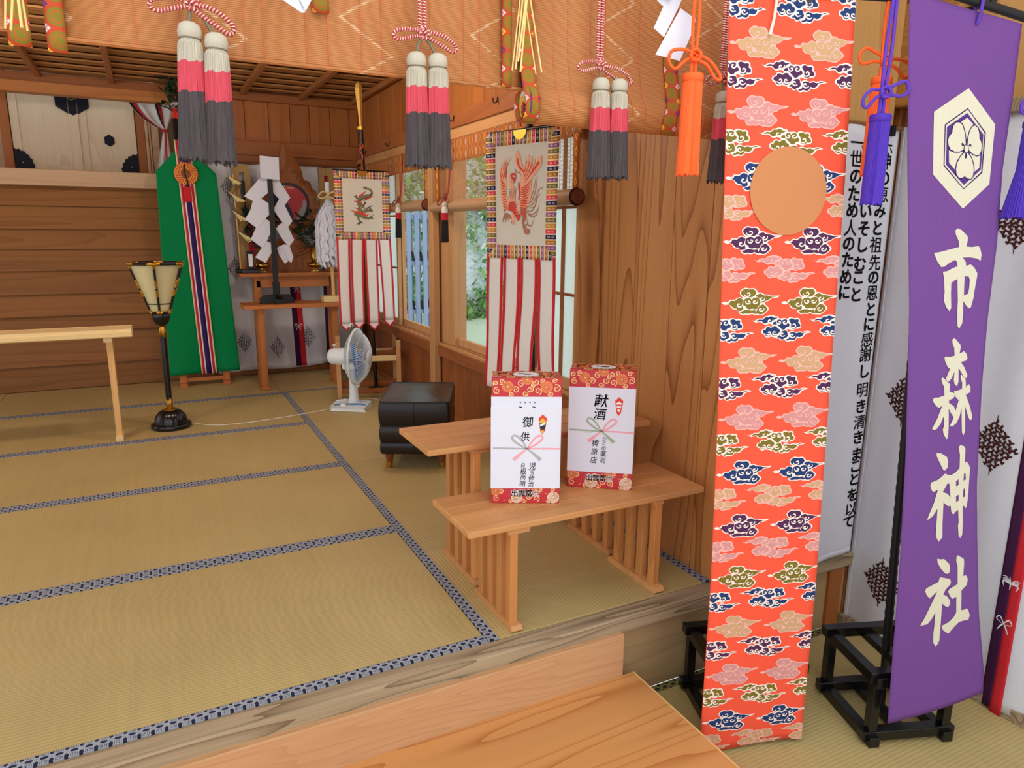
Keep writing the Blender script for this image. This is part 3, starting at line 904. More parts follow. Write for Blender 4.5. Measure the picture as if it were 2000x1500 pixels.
# ------------------------------------------------------------------ straw rope with paper streamers and straw strands
STRAW = plain('rice_straw', (238, 208, 136), 0.7, 0.2, var=0.12, scale=80)
YR = 1.47
rope = thing('straw_rope', 'twisted straw rope hung across the front, above the blinds', 'rope', (0.9, YR, 1.98))
m = MB()
for ph in (0, 2.1, 4.2):
    m.tube([(-1.4 + 2.8 * k / 60, 0.010 * math.cos(k * 0.9 + ph), 0.010 * math.sin(k * 0.9 + ph) - 0.05 * math.sin(k / 60 * math.pi)) for k in range(61)], 0.0105, 7)
m.build('strands', STRAW, rope)
def straws(label, segs, x, z0):
    g = thing('straw_strands', label, 'straw', (x, YR, z0), 0, 'straw strands hanging from the rope')
    for i, (a, b) in enumerate(segs):
        ux, uz = a[0] - b[0], a[1] - b[1]
        f = (1.955 - b[1]) / uz
        top = (b[0] + ux * min(f, 1.0 / 1) , a[1])
        MB().tube([(b[0] - x, -0.006 * (i % 3), b[1] - z0), (a[0] - x, -0.006 * (i % 3), a[1] - z0), (a[0] - x + 0.004 * (i % 2), 0, 1.94 - z0)], 0.0017 + 0.0003 * (i % 3), 6).build('straw', STRAW, g)
straws('loose straw strands hanging over the brocade band of the rolled blind',
       [((.762, 1.707), (.742, 1.544)), ((.765, 1.707), (.747, 1.545)), ((.772, 1.708), (.756, 1.540)), ((.767, 1.708), (.801, 1.541)), ((.777, 1.709), (.812, 1.546)), ((.771, 1.71), (.750, 1.56))], 0.77, 1.54)
straws('loose straw strands in the upper left corner of the hall front',
       [((-.168, 1.563), (-.174, 1.513)), ((-.157, 1.565), (-.166, 1.510)), ((-.150, 1.566), (-.150, 1.514)), ((-.146, 1.566), (-.144, 1.513))], -0.155, 1.51)
def shide(label, polys, x, zt):
    g = thing('paper_streamer', label, 'paper streamer', (x, YR, zt), 0, 'folded white paper streamers')
    for i, p in enumerate(polys):
        cx = sum(q[0] for q in p) / len(p)
        pts = [(q[0] - x, -0.012 - 0.006 * i - 0.15 * (q[0] - cx) * (1 if i % 2 else -0.6), q[1] - zt) for q in p]
        MB().prism(pts, (0, 0.0008, 0)).build('paper_fold', PAPER, g)
    top = polys[0][0]
    MB().tube([(polys[0][0][0] + 0.02 - x, -0.005, polys[0][0][1] - zt), (0.01, 0.0, 1.955 - zt)], 0.002, 5).build('hanging_string', STRAW, g)
shide('zigzag white paper streamer hanging left of the orange tassel',
      [[(1.144, 1.807), (1.215, 1.796), (1.178, 1.721), (1.139, 1.656), (1.106, 1.671), (1.133, 1.722), (1.113, 1.731)],
       [(1.181, 1.723), (1.222, 1.704), (1.22, 1.683), (1.186, 1.607), (1.12, 1.616), (1.16, 1.687)],
       [(1.120, 1.80), (1.168, 1.80), (1.150, 1.735), (1.108, 1.742)]], 1.16, 1.80)
shide('white paper streamer whose lower corner hangs over the wide blind',
      [[(0.238, 1.70), (0.330, 1.70), (0.314, 1.624), (0.300, 1.597), (0.2945, 1.5965), (0.253, 1.617)],
       [(0.262, 1.68), (0.332, 1.70), (0.3165, 1.626), (0.301, 1.5985)]], 0.29, 1.70)
# ------------------------------------------------------------------ plywood platform in the front room
pf = thing('plywood_platform', 'orange varnished plywood platform below the step to the tatami room', 'platform', (0.3, 0.9, -0.314))
box('deck_panel', W_PLY, -1.9, 0.98, -0.75, 0.735, 0.106, 0.124, pf, 0.001)
box('edge_strip', W_PINEZ, 0.98, 0.986, -0.75, 0.735, 0.104, 0.1245, pf, 0.0008)
for x in (-1.75, -0.8, 0.15, 0.90):
    box('bearer', W_PANEL, x, x + .045, -0.72, 0.70, 0.0, 0.106, pf)

# ------------------------------------------------------------------ benches with slatted legs
def bench(label, x0, x1, y0, y1, zt, lx, ly0, ly1, th=0.021):
    b = thing('slat_leg_bench', label, 'bench', ((x0 + x1) / 2, (y0 + y1) / 2, 0), 0, 'low wooden offering benches')
    cx, cy = (x0 + x1) / 2, (y0 + y1) / 2
    n = 3
    for k in range(n):
        a = y0 + (y1 - y0) * k / n; c = y0 + (y1 - y0) * (k + 1) / n
        e = 0.010 * (1 if k == 1 else 0.0)
        box('top_board', W_BENCHX, x0 - cx - e * 0, x1 - cx, a - cy + .0006, c - cy - .0006, zt - th, zt, b, 0.004)
    for x in lx:
        x -= cx
        n = 4
        w = 0.030
        MB().prism([(x - .018, ly0 - .018 - cy, 0), (x - .018, ly0 - .026 - cy, 0.008), (x - .018, ly0 - .018 - cy, 0.022), (x - .018, ly1 + .018 - cy, 0.022), (x - .018, ly1 + .026 - cy, 0.008), (x - .018, ly1 + .018 - cy, 0)], (0.036, 0, 0)).build('foot_rail', W_BENCHX, b, bevel=0.003)
        box('top_rail', W_BENCHX, x - .020, x + .055 if x < 0 else x + .020, ly0 - cy, ly1 - cy, zt - th - .020, zt - th, b, 0.004)
        for k in range(n):
            yy = ly0 + (ly1 - ly0 - w) * k / (n - 1) - cy
            box('leg', W_BENCHZ, x - .013, x + .013, yy, yy + w, 0.020, zt - th - .018, b, 0.002)
    return b
bench('lower front slat-leg bench that carries the two gift boxes', 0.750, 1.630, 1.738, 2.035, 0.352, (0.905, 1.450), 1.752, 1.985)
bench('higher slat-leg bench behind the gift boxes, against the window wall', 0.742, 1.628, 2.045, 2.345, 0.512, (0.922, 1.474), 2.062, 2.315)

# ------------------------------------------------------------------ two boxed gifts
BOXR = plain('box_red_print', (196, 48, 58), 0.45, 0.4, var=0.05, scale=60)
BOXC = plain('print_pale_gold', (246, 206, 136), 0.45, 0.4, var=0.05)
BOXG = plain('print_orange_gold', (232, 136, 74), 0.45, 0.4, var=0.08)
BOXE = plain('print_ecru', (238, 218, 186), 0.5, 0.3)
PINK = plain('print_pink', (238, 166, 172), 0.6, 0.2, var=0.12, scale=200)
SAGE = plain('print_grey', (176, 176, 174), 0.6, 0.2, var=0.12, scale=200)
SAGE2 = plain('print_sage', (160, 178, 150), 0.6, 0.2, var=0.12, scale=200)
ORR = plain('print_vermilion', (226, 76, 54), 0.6, 0.2)
GOLDP = plain('print_gold', (232, 178, 64), 0.5, 0.3)
NAVYP = plain('print_dark_green', (46, 58, 62), 0.6, 0.2)
WHP = plain('print_white', (240, 240, 240), 0.6, 0.2)
BP = [BOXC, BOXG, BOXE, BOXR, INK, PINK, SAGE, SAGE2, ORR, GOLDP, NAVYP, WHP]
def mum(p, c, r, pale=False):
    p.disc(c, r, 2 if pale else 1, 2, 28)
    p.disc(c, r * 0.14, 0, 3, 10)
    for k in range(20):
        a = 2 * math.pi * k / 20
        p.stroke([(c[0] + r * .22 * math.cos(a), c[1] + r * .22 * math.sin(a), r * .03), (c[0] + r * .93 * math.cos(a), c[1] + r * .93 * math.sin(a), r * .055)], 3, 3, n=2)
def curl(p, c, r, a0, s, w, turns=1.35, mat=0):
    pts = []
    for k in range(19):
        t = k / 18
        a = a0 + s * t * turns * 2 * math.pi
        rr = r * (1 - 0.80 * t)
        pts.append((c[0] + rr * math.cos(a), c[1] + rr * math.sin(a), w * (1 - 0.35 * t)))
    p.stroke(pts, mat, 2, n=3)
def arabesque(p, x0, x1, y0, y1, seed, pale_at=()):
    rnd = random.Random(seed)
    H = y1 - y0; W = x1 - x0
    for cx, cy, rr in ((0.22, 0.55, 0.40), (0.80, 0.52, 0.42), (0.51, 0.98, 0.36)) if not pale_at else pale_at[0]:
        mum(p, (x0 + W * cx, y0 + H * cy), H * rr * 0.86)
    if pale_at:
        for cx, cy, rr in pale_at[1]: mum(p, (x0 + W * cx, y0 + H * cy), H * rr, True)
    for cx, cy, r, a, s in ((0.06, 0.30, .22, 1.4, 1), (0.34, 0.35, .22, 2.6, -1), (0.42, 0.72, .24, 0.2, 1), (0.55, 0.40, .22, 1.0, -1), (0.64, 0.82, .20, 3.0, 1), (0.67, 0.28, .22, 5.2, 1), (0.95, 0.45, .24, 2.0, -1), (0.13, 0.85, .18, 4.2, 1), (0.92, 0.88, .16, 0.5, 1), (0.04, 0.75, .16, 4.0, -1), (0.48, 0.14, .17, 0.0, -1), (0.28, 0.10, .15, 2.2, 1), (0.74, 0.92, .15, 5.0, -1), (0.86, 0.12, .16, 3.3, 1), (0.60, 0.62, .14, 1.9, 1)):
        curl(p, (x0 + W * cx, y0 + H * cy), H * r, a, s, H * 0.062)
    for k in range(9):
        cx, cy = x0 + W * (0.08 + 0.105 * k), y0 + H * (0.12 + 0.75 * rnd.random())
        a = rnd.random() * 6
        p.poly([(cx + H * .10 * math.cos(a), cy + H * .10 * math.sin(a)), (cx + H * .05 * math.cos(a + 1.6), cy + H * .05 * math.sin(a + 1.6)), (cx - H * .10 * math.cos(a), cy - H * .10 * math.sin(a)), (cx + H * .05 * math.cos(a - 1.6), cy + H * .05 * math.sin(a - 1.6))], 1, 2)
FILMM = plain('clear_film', (214, 190, 178), 0.12, 0.6, var=0.05)
def gift(label, loc, ang, kind):
    W, D, H = 0.216, 0.112, 0.408
    g = thing('gift_box', label, 'box', loc, ang, 'boxed offerings on the lower bench')
    MB().box(-W / 2, W / 2, -D / 2, D / 2, 0, H).build('carton', BOXR, g, bevel=0.002)
    a, b = (0.127, 0.857) if kind == 'A' else (0.143, 0.857)
    MB().box(-W / 2 - .0012, W / 2 + .0012, -D / 2 - .0016, -D / 2 + .03, H * a, H * b).build('paper_wrapper', PAPER, g)
    if kind == 'A':
        MB().box(-W / 2 - .0020, W / 2 - .003, -D / 2 - .0026, -D / 2 + .001, H * a - .001, H * 0.775).build('paper_sheet', PAPER, g)
    p = Print()
    arabesque(p, -W / 2 + .004, W / 2 - .004, H * b + .003, H - .003, 1)
    arabesque(p, -W / 2 + .004, W / 2 - .004, 0.003, H * a - .003, 2, (((0.05, 0.85, 0.40), (0.64, 0.75, 0.36)), ((0.37, 0.36, 0.40), (0.93, 0.36, 0.42))))
    # clip to the two bands by keeping everything inside them small; maker's name in outlined brush letters
    for k, ch in enumerate('出雲富士'):
        cx = -0.034 + 0.0225 * k
        p.text(ch, cx, H * a * 0.66, 0.0245, 11, 4, bold=0.065)
        p.text(ch, cx, H * a * 0.66, 0.0245, 4, 5, bold=0.012)
    yf = -D / 2
    p.build('red_gold_print', BP, lambda u, v, w: (u, yf - w * 1.0, v), g, lift=0.0003, clip=[((W / 2, 0, 0), (1, 0, 0)), ((-W / 2, 0, 0), (-1, 0, 0)), ((0, H, 0), (0, 1, 0)), ((0, 0, 0), (0, -1, 0))])
    q = Print()
    def U(x, y):   # zoom coordinates of box A's face to metres
        return ((x - 482) / 665 * W, (1415 - y) / 1235 * H)
    def mapped(pts, s=1.0): return [(*U(x, y), w * W / 665 * s) for x, y, w in pts]
    if kind == 'A':
        for k, x in enumerate((425, 470, 516, 561)):
            cx, cy = U(x, 412)
            q.stroke([(cx - .0022, cy + .002, .0008), (cx + .0022, cy + .002, .0008)], 4).stroke([(cx - .002, cy, .0008), (cx + .002, cy, .0008)], 4).stroke([(cx, cy + .003, .0008), (cx, cy - .003, .0008)], 4)
        for x in (420, 550): q.stroke([(*U(x - 8, 452), .002), (*U(x + 14, 458), .0035)], 4)
        for ch, x, y, s in (('御', 498, 600, 0.037), ('供', 474, 742, 0.032)): q.text(ch, *U(x, y), s, 4, 2, 0.92, 0.012, 0.05, 0.12)
        for ch, x, y, s in (('児', 548, 1035, 0.025), ('玉', 545, 1102, 0.019), ('伸', 540, 1158, 0.021), ('治', 537, 1216, 0.021), ('白', 456, 1026, 0.016), ('根', 460, 1086, 0.023), ('尚', 458, 1147, 0.021), ('晴', 455, 1211, 0.022)):
            q.text(ch, *U(x, y), s, 4, 2, 0.92, 0.005, 0.06, 0.18)
        nx, ny, left, right = 640, 622, 6, 5
        bx, by, s = 495, 862, 1.0
    else:
        for ch, x, y, s in (('献', 500, 500, 0.047), ('酒', 490, 640, 0.042)): q.text(ch, *U(x - 22, y - 15), s, 4, 2, 0.98, 0.012, -0.03, 0.12)
        for ch, x, y, s in (('か', 522, 880, 0.0165), ('ど', 520, 925, 0.017), ('め', 518, 978, 0.018), ('薬', 514, 1040, 0.023), ('局', 514, 1108, 0.022), ('稗', 430, 930, 0.026), ('原', 425, 1020, 0.025), ('店', 420, 1110, 0.026)):
            q.text(ch, *U(x, y), s, 4, 2, 0.92, 0.005, 0.0, 0.12)
        for k in range(6): q.stroke([(*U(310 + k * 14, 822), .0012), (*U(318 + k * 14, 822), .0012)], 7)
        nx, ny, left, right = 655, 540, 7, 5
        bx, by, s = 488, 805, 1.05
    em = lambda pts, mat, ly: q.poly([U(nx + (x - 640) , ny + (y - 622)) for x, y in pts], mat, ly)
    em([(640, 525), (682, 565), (662, 688), (640, 720), (618, 688), (600, 565)], 8, 2)
    if kind == 'A':
        em([(606, 598), (640, 560), (676, 598), (672, 612), (608, 612)], 9, 3)
        em([(609, 612), (672, 612), (664, 672), (620, 672)], 10, 3)
        em([(612, 628), (640, 612), (668, 600), (660, 625), (640, 632), (622, 640)], 11, 4)
        em([(622, 690), (640, 680), (658, 690), (640, 712)], 9, 3)
    else:
        em([(610, 590), (640, 570), (670, 590), (655, 605), (640, 596), (622, 606)], 11, 3)
        em([(616, 612), (630, 625), (640, 612), (652, 625), (664, 612), (660, 640), (640, 632), (620, 640)], 11, 3)
        em([(625, 655), (640, 648), (655, 655), (648, 680), (640, 672), (632, 680)], 11, 3)
    def loop(sg, mat):
        pts = [(bx, by, 14), (bx + sg * 60, by - 28, 20), (bx + sg * 125, by - 75, 22), (bx + sg * 148, by - 108, 20), (bx + sg * 128, by - 130, 20), (bx + sg * 90, by - 118, 20), (bx + sg * 45, by - 70, 18), (bx + sg * 5, by - 6, 14)]
        q.stroke(mapped(smooth_line([(a, b, c) for a, b, c in pts], 5)), mat, 1)
        q.stroke(mapped([(bx, by, 14), (bx + sg * 160, by - 2, 17), (bx + sg * 331, by - 2 + (sg * 3), 17)]), mat, 1, n=1)
        q.stroke(mapped([(bx, by, 14), (bx - sg * 60, by + 48, 24), (bx - sg * 132, by + 112, 40)]), mat, 1, n=1)
    loop(-1, left); loop(1, right)
    yq = -D / 2 - (0.0026 if kind == 'A' else 0.0016)
    q.build('brush_lettering', BP, lambda u, v, w: (u, yq - w, v), g, lift=0.0003, clip=[((W / 2, 0, 0), (1, 0, 0)), ((-W / 2, 0, 0), (-1, 0, 0))])
    # lid print under clear film
    r = Print()
    arabesque(r, -W / 2 + .006, W / 2 - .006, -D / 2 + .004, D / 2 - .004, 5)
    r.disc((0.0, 0.0), 0.042, 11, 5, 28, 0.036)
    r.text('出', -0.014, 0.006, 0.022, 4, 6, 1.1, 0.04).text('雲', 0.006, -0.004, 0.026, 4, 6, 1.0, 0.04)
    r.build('lid_print', BP, lambda u, v, w: (u, v, H + w), g, lift=0.0003, clip=[((W / 2, 0, 0), (1, 0, 0)), ((-W / 2, 0, 0), (-1, 0, 0)), ((0, D / 2, 0), (0, 1, 0)), ((0, -D / 2, 0), (0, -1, 0))])
    return g
gift('white-wrapped gift box nearer the bench end, with grey and pink printed bow', (1.0285, 1.9225, 0.352), math.radians(-25.7), 'A')
gift('white-wrapped gift box nearer the wall, with green and pink printed bow', (1.3245, 1.9270, 0.352), math.radians(-35.8), 'B')

# ------------------------------------------------------------------ leather ottoman
LEATHER = plain('brown_leather', (34, 24, 20), 0.30, 0.35, var=0.10, scale=14, bump=0.002)
SEAM = plain('leather_piping', (26, 21, 20), 0.4, 0.4)
OLEG = plain('ottoman_leg_wood', (120, 62, 34), 0.35, 0.4)
ot = thing('leather_ottoman', 'dark brown leather cube stool on short tapered legs', 'stool', (1.2275, 3.51, 0), math.radians(-25.5))
hx, hy = 0.180, 0.245
def pad(z0, z1, puff, top=0.0, inset=0.0):
    n = 24
    def ring(z, e):
        a = hx - inset + e; b = hy - inset + e; r = 0.018
        out = []
        for cx, cy, s in ((a - r, b - r, 0), (-a + r, b - r, 1), (-a + r, -b + r, 2), (a - r, -b + r, 3)):
            for k in range(7):
                t = (s + k / 6) * math.pi / 2
                out.append((cx + r * math.cos(t), cy + r * math.sin(t), z))
        return out
    m = MB()
    zs = [z0 + (z1 - z0) * k / 6 for k in range(7)]
    rings = [ring(z, -0.006 + puff * math.sin(math.pi * k / 6) ** 0.5) for k, z in enumerate(zs)]
    N = len(rings[0]); vs = [p for r in rings for p in r]
    fs = [(i * N + k, i * N + (k + 1) % N, (i + 1) * N + (k + 1) % N, (i + 1) * N + k) for i in range(6) for k in range(N)]
    m.add(vs, fs, 0, True)
    # domed cover and underside
    cover = []
    for j in range(1, 6):
        f = 1 - j / 6
        cover.append([(p[0] * f, p[1] * f, z1 + top * (1 - f * f)) for p in rings[-1]])
    allr = [rings[-1]] + cover
    vs = [p for r in allr for p in r] + [(0, 0, z1 + top)]
    fs = [(i * N + k, i * N + (k + 1) % N, (i + 1) * N + (k + 1) % N, (i + 1) * N + k) for i in range(5) for k in range(N)]
    fs += [(5 * N + k, 5 * N + (k + 1) % N, 6 * N) for k in range(N)]
    m.add(vs, fs, 0, True)
    m.add(rings[0], [tuple(reversed(range(N)))], 0)
    return m, rings
m, _ = pad(0.085, 0.142, 0.005); m.build('base_pad', LEATHER, ot)
m, _ = pad(0.146, 0.228, 0.007); m.build('body_pad', LEATHER, ot)
m, rg = pad(0.233, 0.356, 0.008, 0.010); m.build('cushion', LEATHER, ot)
pp = MB(); pp.tube(rg[-1], 0.004, 6, closed=True); pp.build('piping', SEAM, ot)
for z in (0.144, 0.2305):
    m = MB(); m.tube([(p[0] * 1.003, p[1] * 1.002, z) for p in rg[-1]], 0.0035, 6, closed=True); m.build('piping', SEAM, ot)
for x in (-0.002,):
    for z0, z1 in ((0.09, 0.14), (0.15, 0.226), (0.24, 0.35)):
        MB().tube([(x, -hy - 0.004, z0), (x, -hy - 0.0085, (z0 + z1) / 2), (x, -hy - 0.003, z1)], 0.0014, 5).build('seam', SEAM, ot)
for sx in (-1, 1):
    for sy in (-1, 1):
        l = MB().lathe([(0.0150, 0.030), (0.0250, 0.088)], 16).build('leg', OLEG, ot, (sx * (hx - .045), sy * (hy - .045), 0))
        MB().lathe([(0.0135, 0.0), (0.0158, 0.034)], 16).build('brass_ferrule', BRASS, l)

# ------------------------------------------------------------------ standing lantern (bonbori)
SHADE = plain('lantern_paper', (208, 197, 150), 0.8, 0.15, var=0.02)
ln = thing('standing_lantern', 'black lacquered standing lantern with cream six-sided shade and gilt fittings', 'lamp', (0.035, 4.70, 0), math.radians(0))
# turned so that one edge of the six-sided shade faces the viewer
A0 = math.radians(-90 - 6)
prof = [(0.058, 0.712), (0.064, 0.735), (0.0745, 0.765), (0.090, 0.81), (0.110, 0.86), (0.131, 0.92), (0.150, 0.975), (0.160, 1.0)]
def hexpt(r, z, k): 
    a = A0 + k * math.pi / 3
    return (r * math.cos(a), r * math.sin(a), z)
for k in range(6):
    f = MB()
    f.grid(lambda u, v: tuple(Vector(hexpt(prof[int(round(v * 7))][0] * 0.985, prof[int(round(v * 7))][1], k)).lerp(Vector(hexpt(prof[int(round(v * 7))][0] * 0.985, prof[int(round(v * 7))][1], k + 1)), u)), 2, 7)
    f.build('paper_panel', SHADE, ln, solid=0.0012)
    MB().tube([hexpt(r, z, k) for r, z in prof], 0.0062, 8).build('rib', BLACK, ln)
    for zz, name in ((1.0, 'rim_bar'), (0.765, 'cross_bar'), (0.712, 'lower_bar')):
        r = [p[0] for p in prof if abs(p[1] - zz) < 1e-6][0]
        MB().tube([hexpt(r, zz, k), hexpt(r, zz, k + 1)], 0.009 if name == 'rim_bar' else (0.0035 if name == 'cross_bar' else 0.008), 8).build(name, BLACK, ln)
    for zz, r in ((1.0, 0.160), (0.712, 0.058)):
        c = Vector(hexpt(r, zz, k)); e = 0.034 if zz == 1.0 else 0.014
        d1 = (Vector(hexpt(r, zz, k - 1)) - c).normalized(); d2 = (Vector(hexpt(r, zz, k + 1)) - c).normalized()
        MB().tube([c + d1 * e, c, c + d2 * e], 0.0103 if zz == 1.0 else 0.0092, 8).build('gilt_corner', GOLD, ln)
    for i0, i1 in ((6, 7), (4, 4), (3, 3), (0, 1)):
        a = Vector(hexpt(*prof[i0], k)); b = Vector(hexpt(*prof[min(i1 + (1 if i0 == i1 else 0), 7)], k))
        MB().tube([a, a.lerp(b, 0.8)], 0.0072, 8).build('gilt_fitting', GOLD, ln)
cup = MB().lathe([(0.018, 0.632), (0.030, 0.640), (0.041, 0.658), (0.046, 0.682), (0.047, 0.700), (0.044, 0.706)], 48, rib=lambda k, z: 1.0 + 0.045 * math.cos(k * math.pi / 2))
cup.build('lotus_cup', BLACK, ln)
MB().lathe([(0.017, 0.10), (0.017, 0.64)], 20).build('pole', BLACK, ln)
for z0, z1, s in ((0.632, 0.556, 1), (0.112, 0.190, -1)):
    n = 24; vs = []
    for k in range(n):
        a = 2 * math.pi * k / n
        vs.append((0.0178 * math.cos(a), 0.0178 * math.sin(a), z0))
    for k in range(n):
        a = 2 * math.pi * k / n
        d = 0.016 * abs(math.cos(1.5 * a)) ** 1.5
        vs.append((0.0178 * math.cos(a), 0.0178 * math.sin(a), z1 + s * d))
    MB().add(vs, [(k, (k + 1) % n, n + (k + 1) % n, n + k) for k in range(n)], 0, True).build('gilt_collar', GOLD, ln, solid=0.0012)
MB().lathe([(0.092, 0.028), (0.090, 0.055), (0.080, 0.082), (0.062, 0.103), (0.040, 0.114), (0.018, 0.117)], 64, rib=lambda k, z: 1.0 + 0.04 * abs(math.cos(k * math.pi / 4)) - .02).build('domed_base', BLACK, ln)
MB().lathe([(0.106, 0.0), (0.112, 0.006), (0.112, 0.024), (0.104, 0.031), (0.085, 0.034)], 64, rib=lambda k, z: 1.0 + 0.022 * abs(math.cos(k * math.pi / 8))).build('base_disc', BLACK, ln)
MB().lathe([(0.040, 0.1145), (0.036, 0.119), (0.018, 0.121)], 32).build('gilt_ring', GOLD, ln)

CABLE = plain('white_cable', (226, 222, 206), 0.5, 0.3)
c = smooth_line([(0.142, 4.735, 0.006), (0.277, 4.625, 0.0035), (0.454, 4.60, 0.0035), (0.646, 4.632, 0.0035), (0.85, 4.68, 0.0035), (1.03, 4.735, 0.0045)], 8)
tag(MB().tube([(p[0] - 0.6, p[1] - 4.65, p[2]) for p in c], 0.0030, 6).build('lamp_cable', CABLE, None, (0.6, 4.65, 0)), 'white electric cable lying on the mats between lantern and fan', 'cable')

# ------------------------------------------------------------------ narrow pale table at the left
tb = thing('narrow_table', 'long narrow pale pine table at the left edge, on slim legs', 'table', (-0.8, 4.56, 0))
MB().prism([(-0.9, -0.085, 0.602), (-0.9, 0.085, 0.602), (-0.9, 0.085, 0.648), (-0.9, -0.085, 0.648), (-0.9, -0.085, 0.634), (-0.9, -0.094, 0.630), (-0.9, -0.094, 0.608)], (1.576, 0, 0)).build('table_top', W_PINEX, tb, bevel=0.002)
for x in (0.56, -0.72):
    box('leg', W_PINEZ, x - .016, x + .016, -0.045, 0.045, 0.026, 0.603, tb, 0.002)
    box('foot', W_PINEX, x - .020, x + .020, -0.078, 0.078, 0.0, 0.028, tb, 0.003)
    box('bracket', W_PINEX, x - .028, x + .016, -0.05, 0.05, 0.572, 0.603, tb, 0.003)

# ------------------------------------------------------------------ electric fan
FANW = plain('fan_white_plastic', (228, 236, 236), 0.35, 0.4, var=0.02)
FANB, t = newmat('fan_blue_blade', 0.2, 0.5)
t.base(lin((92, 168, 236))); t.b.inputs['Transmission Weight'].default_value = 0.35
FANT = plain('fan_blue_trim', (44, 116, 178), 0.3, 0.4)
fan = thing('electric_fan', 'white electric table fan with blue blades, facing right', 'fan', (1.155, 4.70, 0), math.radians(-30))
base = MB()
base.prism([(-0.115, -0.095, 0.008), (0.115, -0.095, 0.008), (0.120, 0.06, 0.008), (0.08, 0.10, 0.008), (-0.08, 0.10, 0.008), (-0.120, 0.06, 0.008)], (0, 0, 0.026))
base.build('base', FANW, fan, bevel=0.008)
MB().prism([(-0.110, -0.090, 0), (0.110, -0.090, 0), (0.114, 0.06, 0), (0.075, 0.095, 0), (-0.075, 0.095, 0), (-0.114, 0.06, 0)], (0, 0, 0.01)).build('base_plate', FANW, fan)
MB().tube(smooth_line([(-0.105, -0.06, 0.036), (-0.03, -0.030, 0.038), (0.05, -0.024, 0.038), (0.11, -0.04, 0.036)], 6), 0.0045, 6).build('blue_trim', FANT, fan)
box('switch', FANW, -0.055, -0.020, -0.075, -0.052, 0.033, 0.047, fan, 0.004)
MB().lathe([(0.046, 0.030), (0.036, 0.05), (0.030, 0.10), (0.028, 0.30)], 24, (0.01, 0.035, 0)).build('stem', FANW, fan)
hd = Matrix.Rotation(math.radians(-33 + 30), 4, 'Z')
HC = Vector((0.052, -0.005, 0.362))
def H(p): 
    return tuple(hd @ Vector(p) + HC)
def build_h(m, name, mat, **k):
    m.v = [H(p) for p in m.v]; return m.build(name, mat, fan, **k)
def xl(prof, n=32, **k):
    m = MB().lathe(prof, n, **k); m.v = [(p[2], p[1], p[0]) for p in m.v]; return m
build_h(xl([(0.010, -0.195), (0.044, -0.192), (0.054, -0.175), (0.058, -0.10), (0.060, -0.045), (0.03, -0.04)], 28), 'motor_housing', FANW)
build_h(MB().tube([(-0.155, 0, 0.056), (-0.155, 0, 0.072)], 0.004, 8).lathe([(0.010, 0.072), (0.012, 0.075), (0.012, 0.082)], 12, (-0.155, 0, 0)), 'swing_knob', FANW)
build_h(MB().box(-0.10, 0.0, -0.03, 0.03, -0.085, -0.04), 'neck', FANW, bevel=0.01)
RR = 0.190
build_h(MB().tube([(0, RR * math.cos(2 * math.pi * k / 64), RR * math.sin(2 * math.pi * k / 64)) for k in range(64)], 0.0068, 8, closed=True), 'rim_ring', FANW)
g = MB()
NW = 84
for k in range(NW):
    a = 2 * math.pi * k / NW
    pts = []
    for j in range(7):
        t = j / 6
        r = 0.044 + (RR - 0.044) * t; x = 0.082 * (1 - t ** 2.4)
        aa = a + 0.22 * (1 - t)
        pts.append((x, r * math.cos(aa), r * math.sin(aa)))
    g.tube(pts, 0.0015, 4, cap=False)
for r, x in ((0.095, 0.074), (0.150, 0.044)):
    g.tube([(x, r * math.cos(2 * math.pi * k / 48), r * math.sin(2 * math.pi * k / 48)) for k in range(48)], 0.0011, 4, closed=True)
build_h(g, 'front_grille', FANW, kind='stuff')
g = MB()
for k in range(60):
    a = 2 * math.pi * k / 60
    pts = []
    for j in range(6):
        t = j / 5
        r = 0.05 + (RR - 0.05) * t; x = -0.062 * (1 - t ** 2.6)
        pts.append((x, r * math.cos(a), r * math.sin(a)))
    g.tube(pts, 0.0010, 4, cap=False)
g.tube([(-0.045, 0.13 * math.cos(2 * math.pi * k / 40), 0.13 * math.sin(2 * math.pi * k / 40)) for k in range(40)], 0.0012, 4, closed=True)
build_h(g, 'rear_grille', FANW, kind='stuff')
build_h(xl([(0.046, 0.076), (0.045, 0.084), (0.036, 0.089), (0.002, 0.091)], 28), 'badge_disc', FANW)
build_h(xl([(0.034, 0.0), (0.034, 0.045), (0.022, 0.055), (0.002, 0.057)], 24), 'blade_hub', FANB)
for b in range(3):
    def bl(u, v, b=b):
        r = 0.030 + 0.135 * v
        sp = 0.75 + 0.35 * math.sin(v * 2.4)
        a = b * 2.0944 + 0.5 + (u - 0.5) * 1.25 * sp + v * 0.35
        return (0.004 + 0.036 * u, r * math.cos(a), r * math.sin(a))
    m = MB().grid(bl, 10, 8)
    build_h(m, 'blade', FANB, solid=0.0018)
build_h(MB().tube([(-0.03, 0.03 * math.cos(t) , 0.205 + 0.022 * math.sin(t)) for t in [math.pi * k / 8 for k in range(9)]], 0.0045, 6), 'carry_handle', FANW)
build_h(MB().box(-0.006, 0.010, -0.010, 0.010, -0.208, -0.192), 'rim_clip', FANW, bevel=0.002)
c = smooth_line([(1.235, 4.80, 0.02), (1.30, 4.88, 0.005), (1.362, 4.915, 0.0035), (1.395, 4.79, 0.0035), (1.33, 4.62, 0.0035), (1.33, 4.45, 0.0035)], 8)
tag(MB().tube([(p[0] - 1.3, p[1] - 4.8, p[2]) for p in c], 0.0028, 6).build('fan_cable', CABLE, None, (1.3, 4.8, 0)), 'short white cable looping on the floor between fan and ottoman', 'cable')

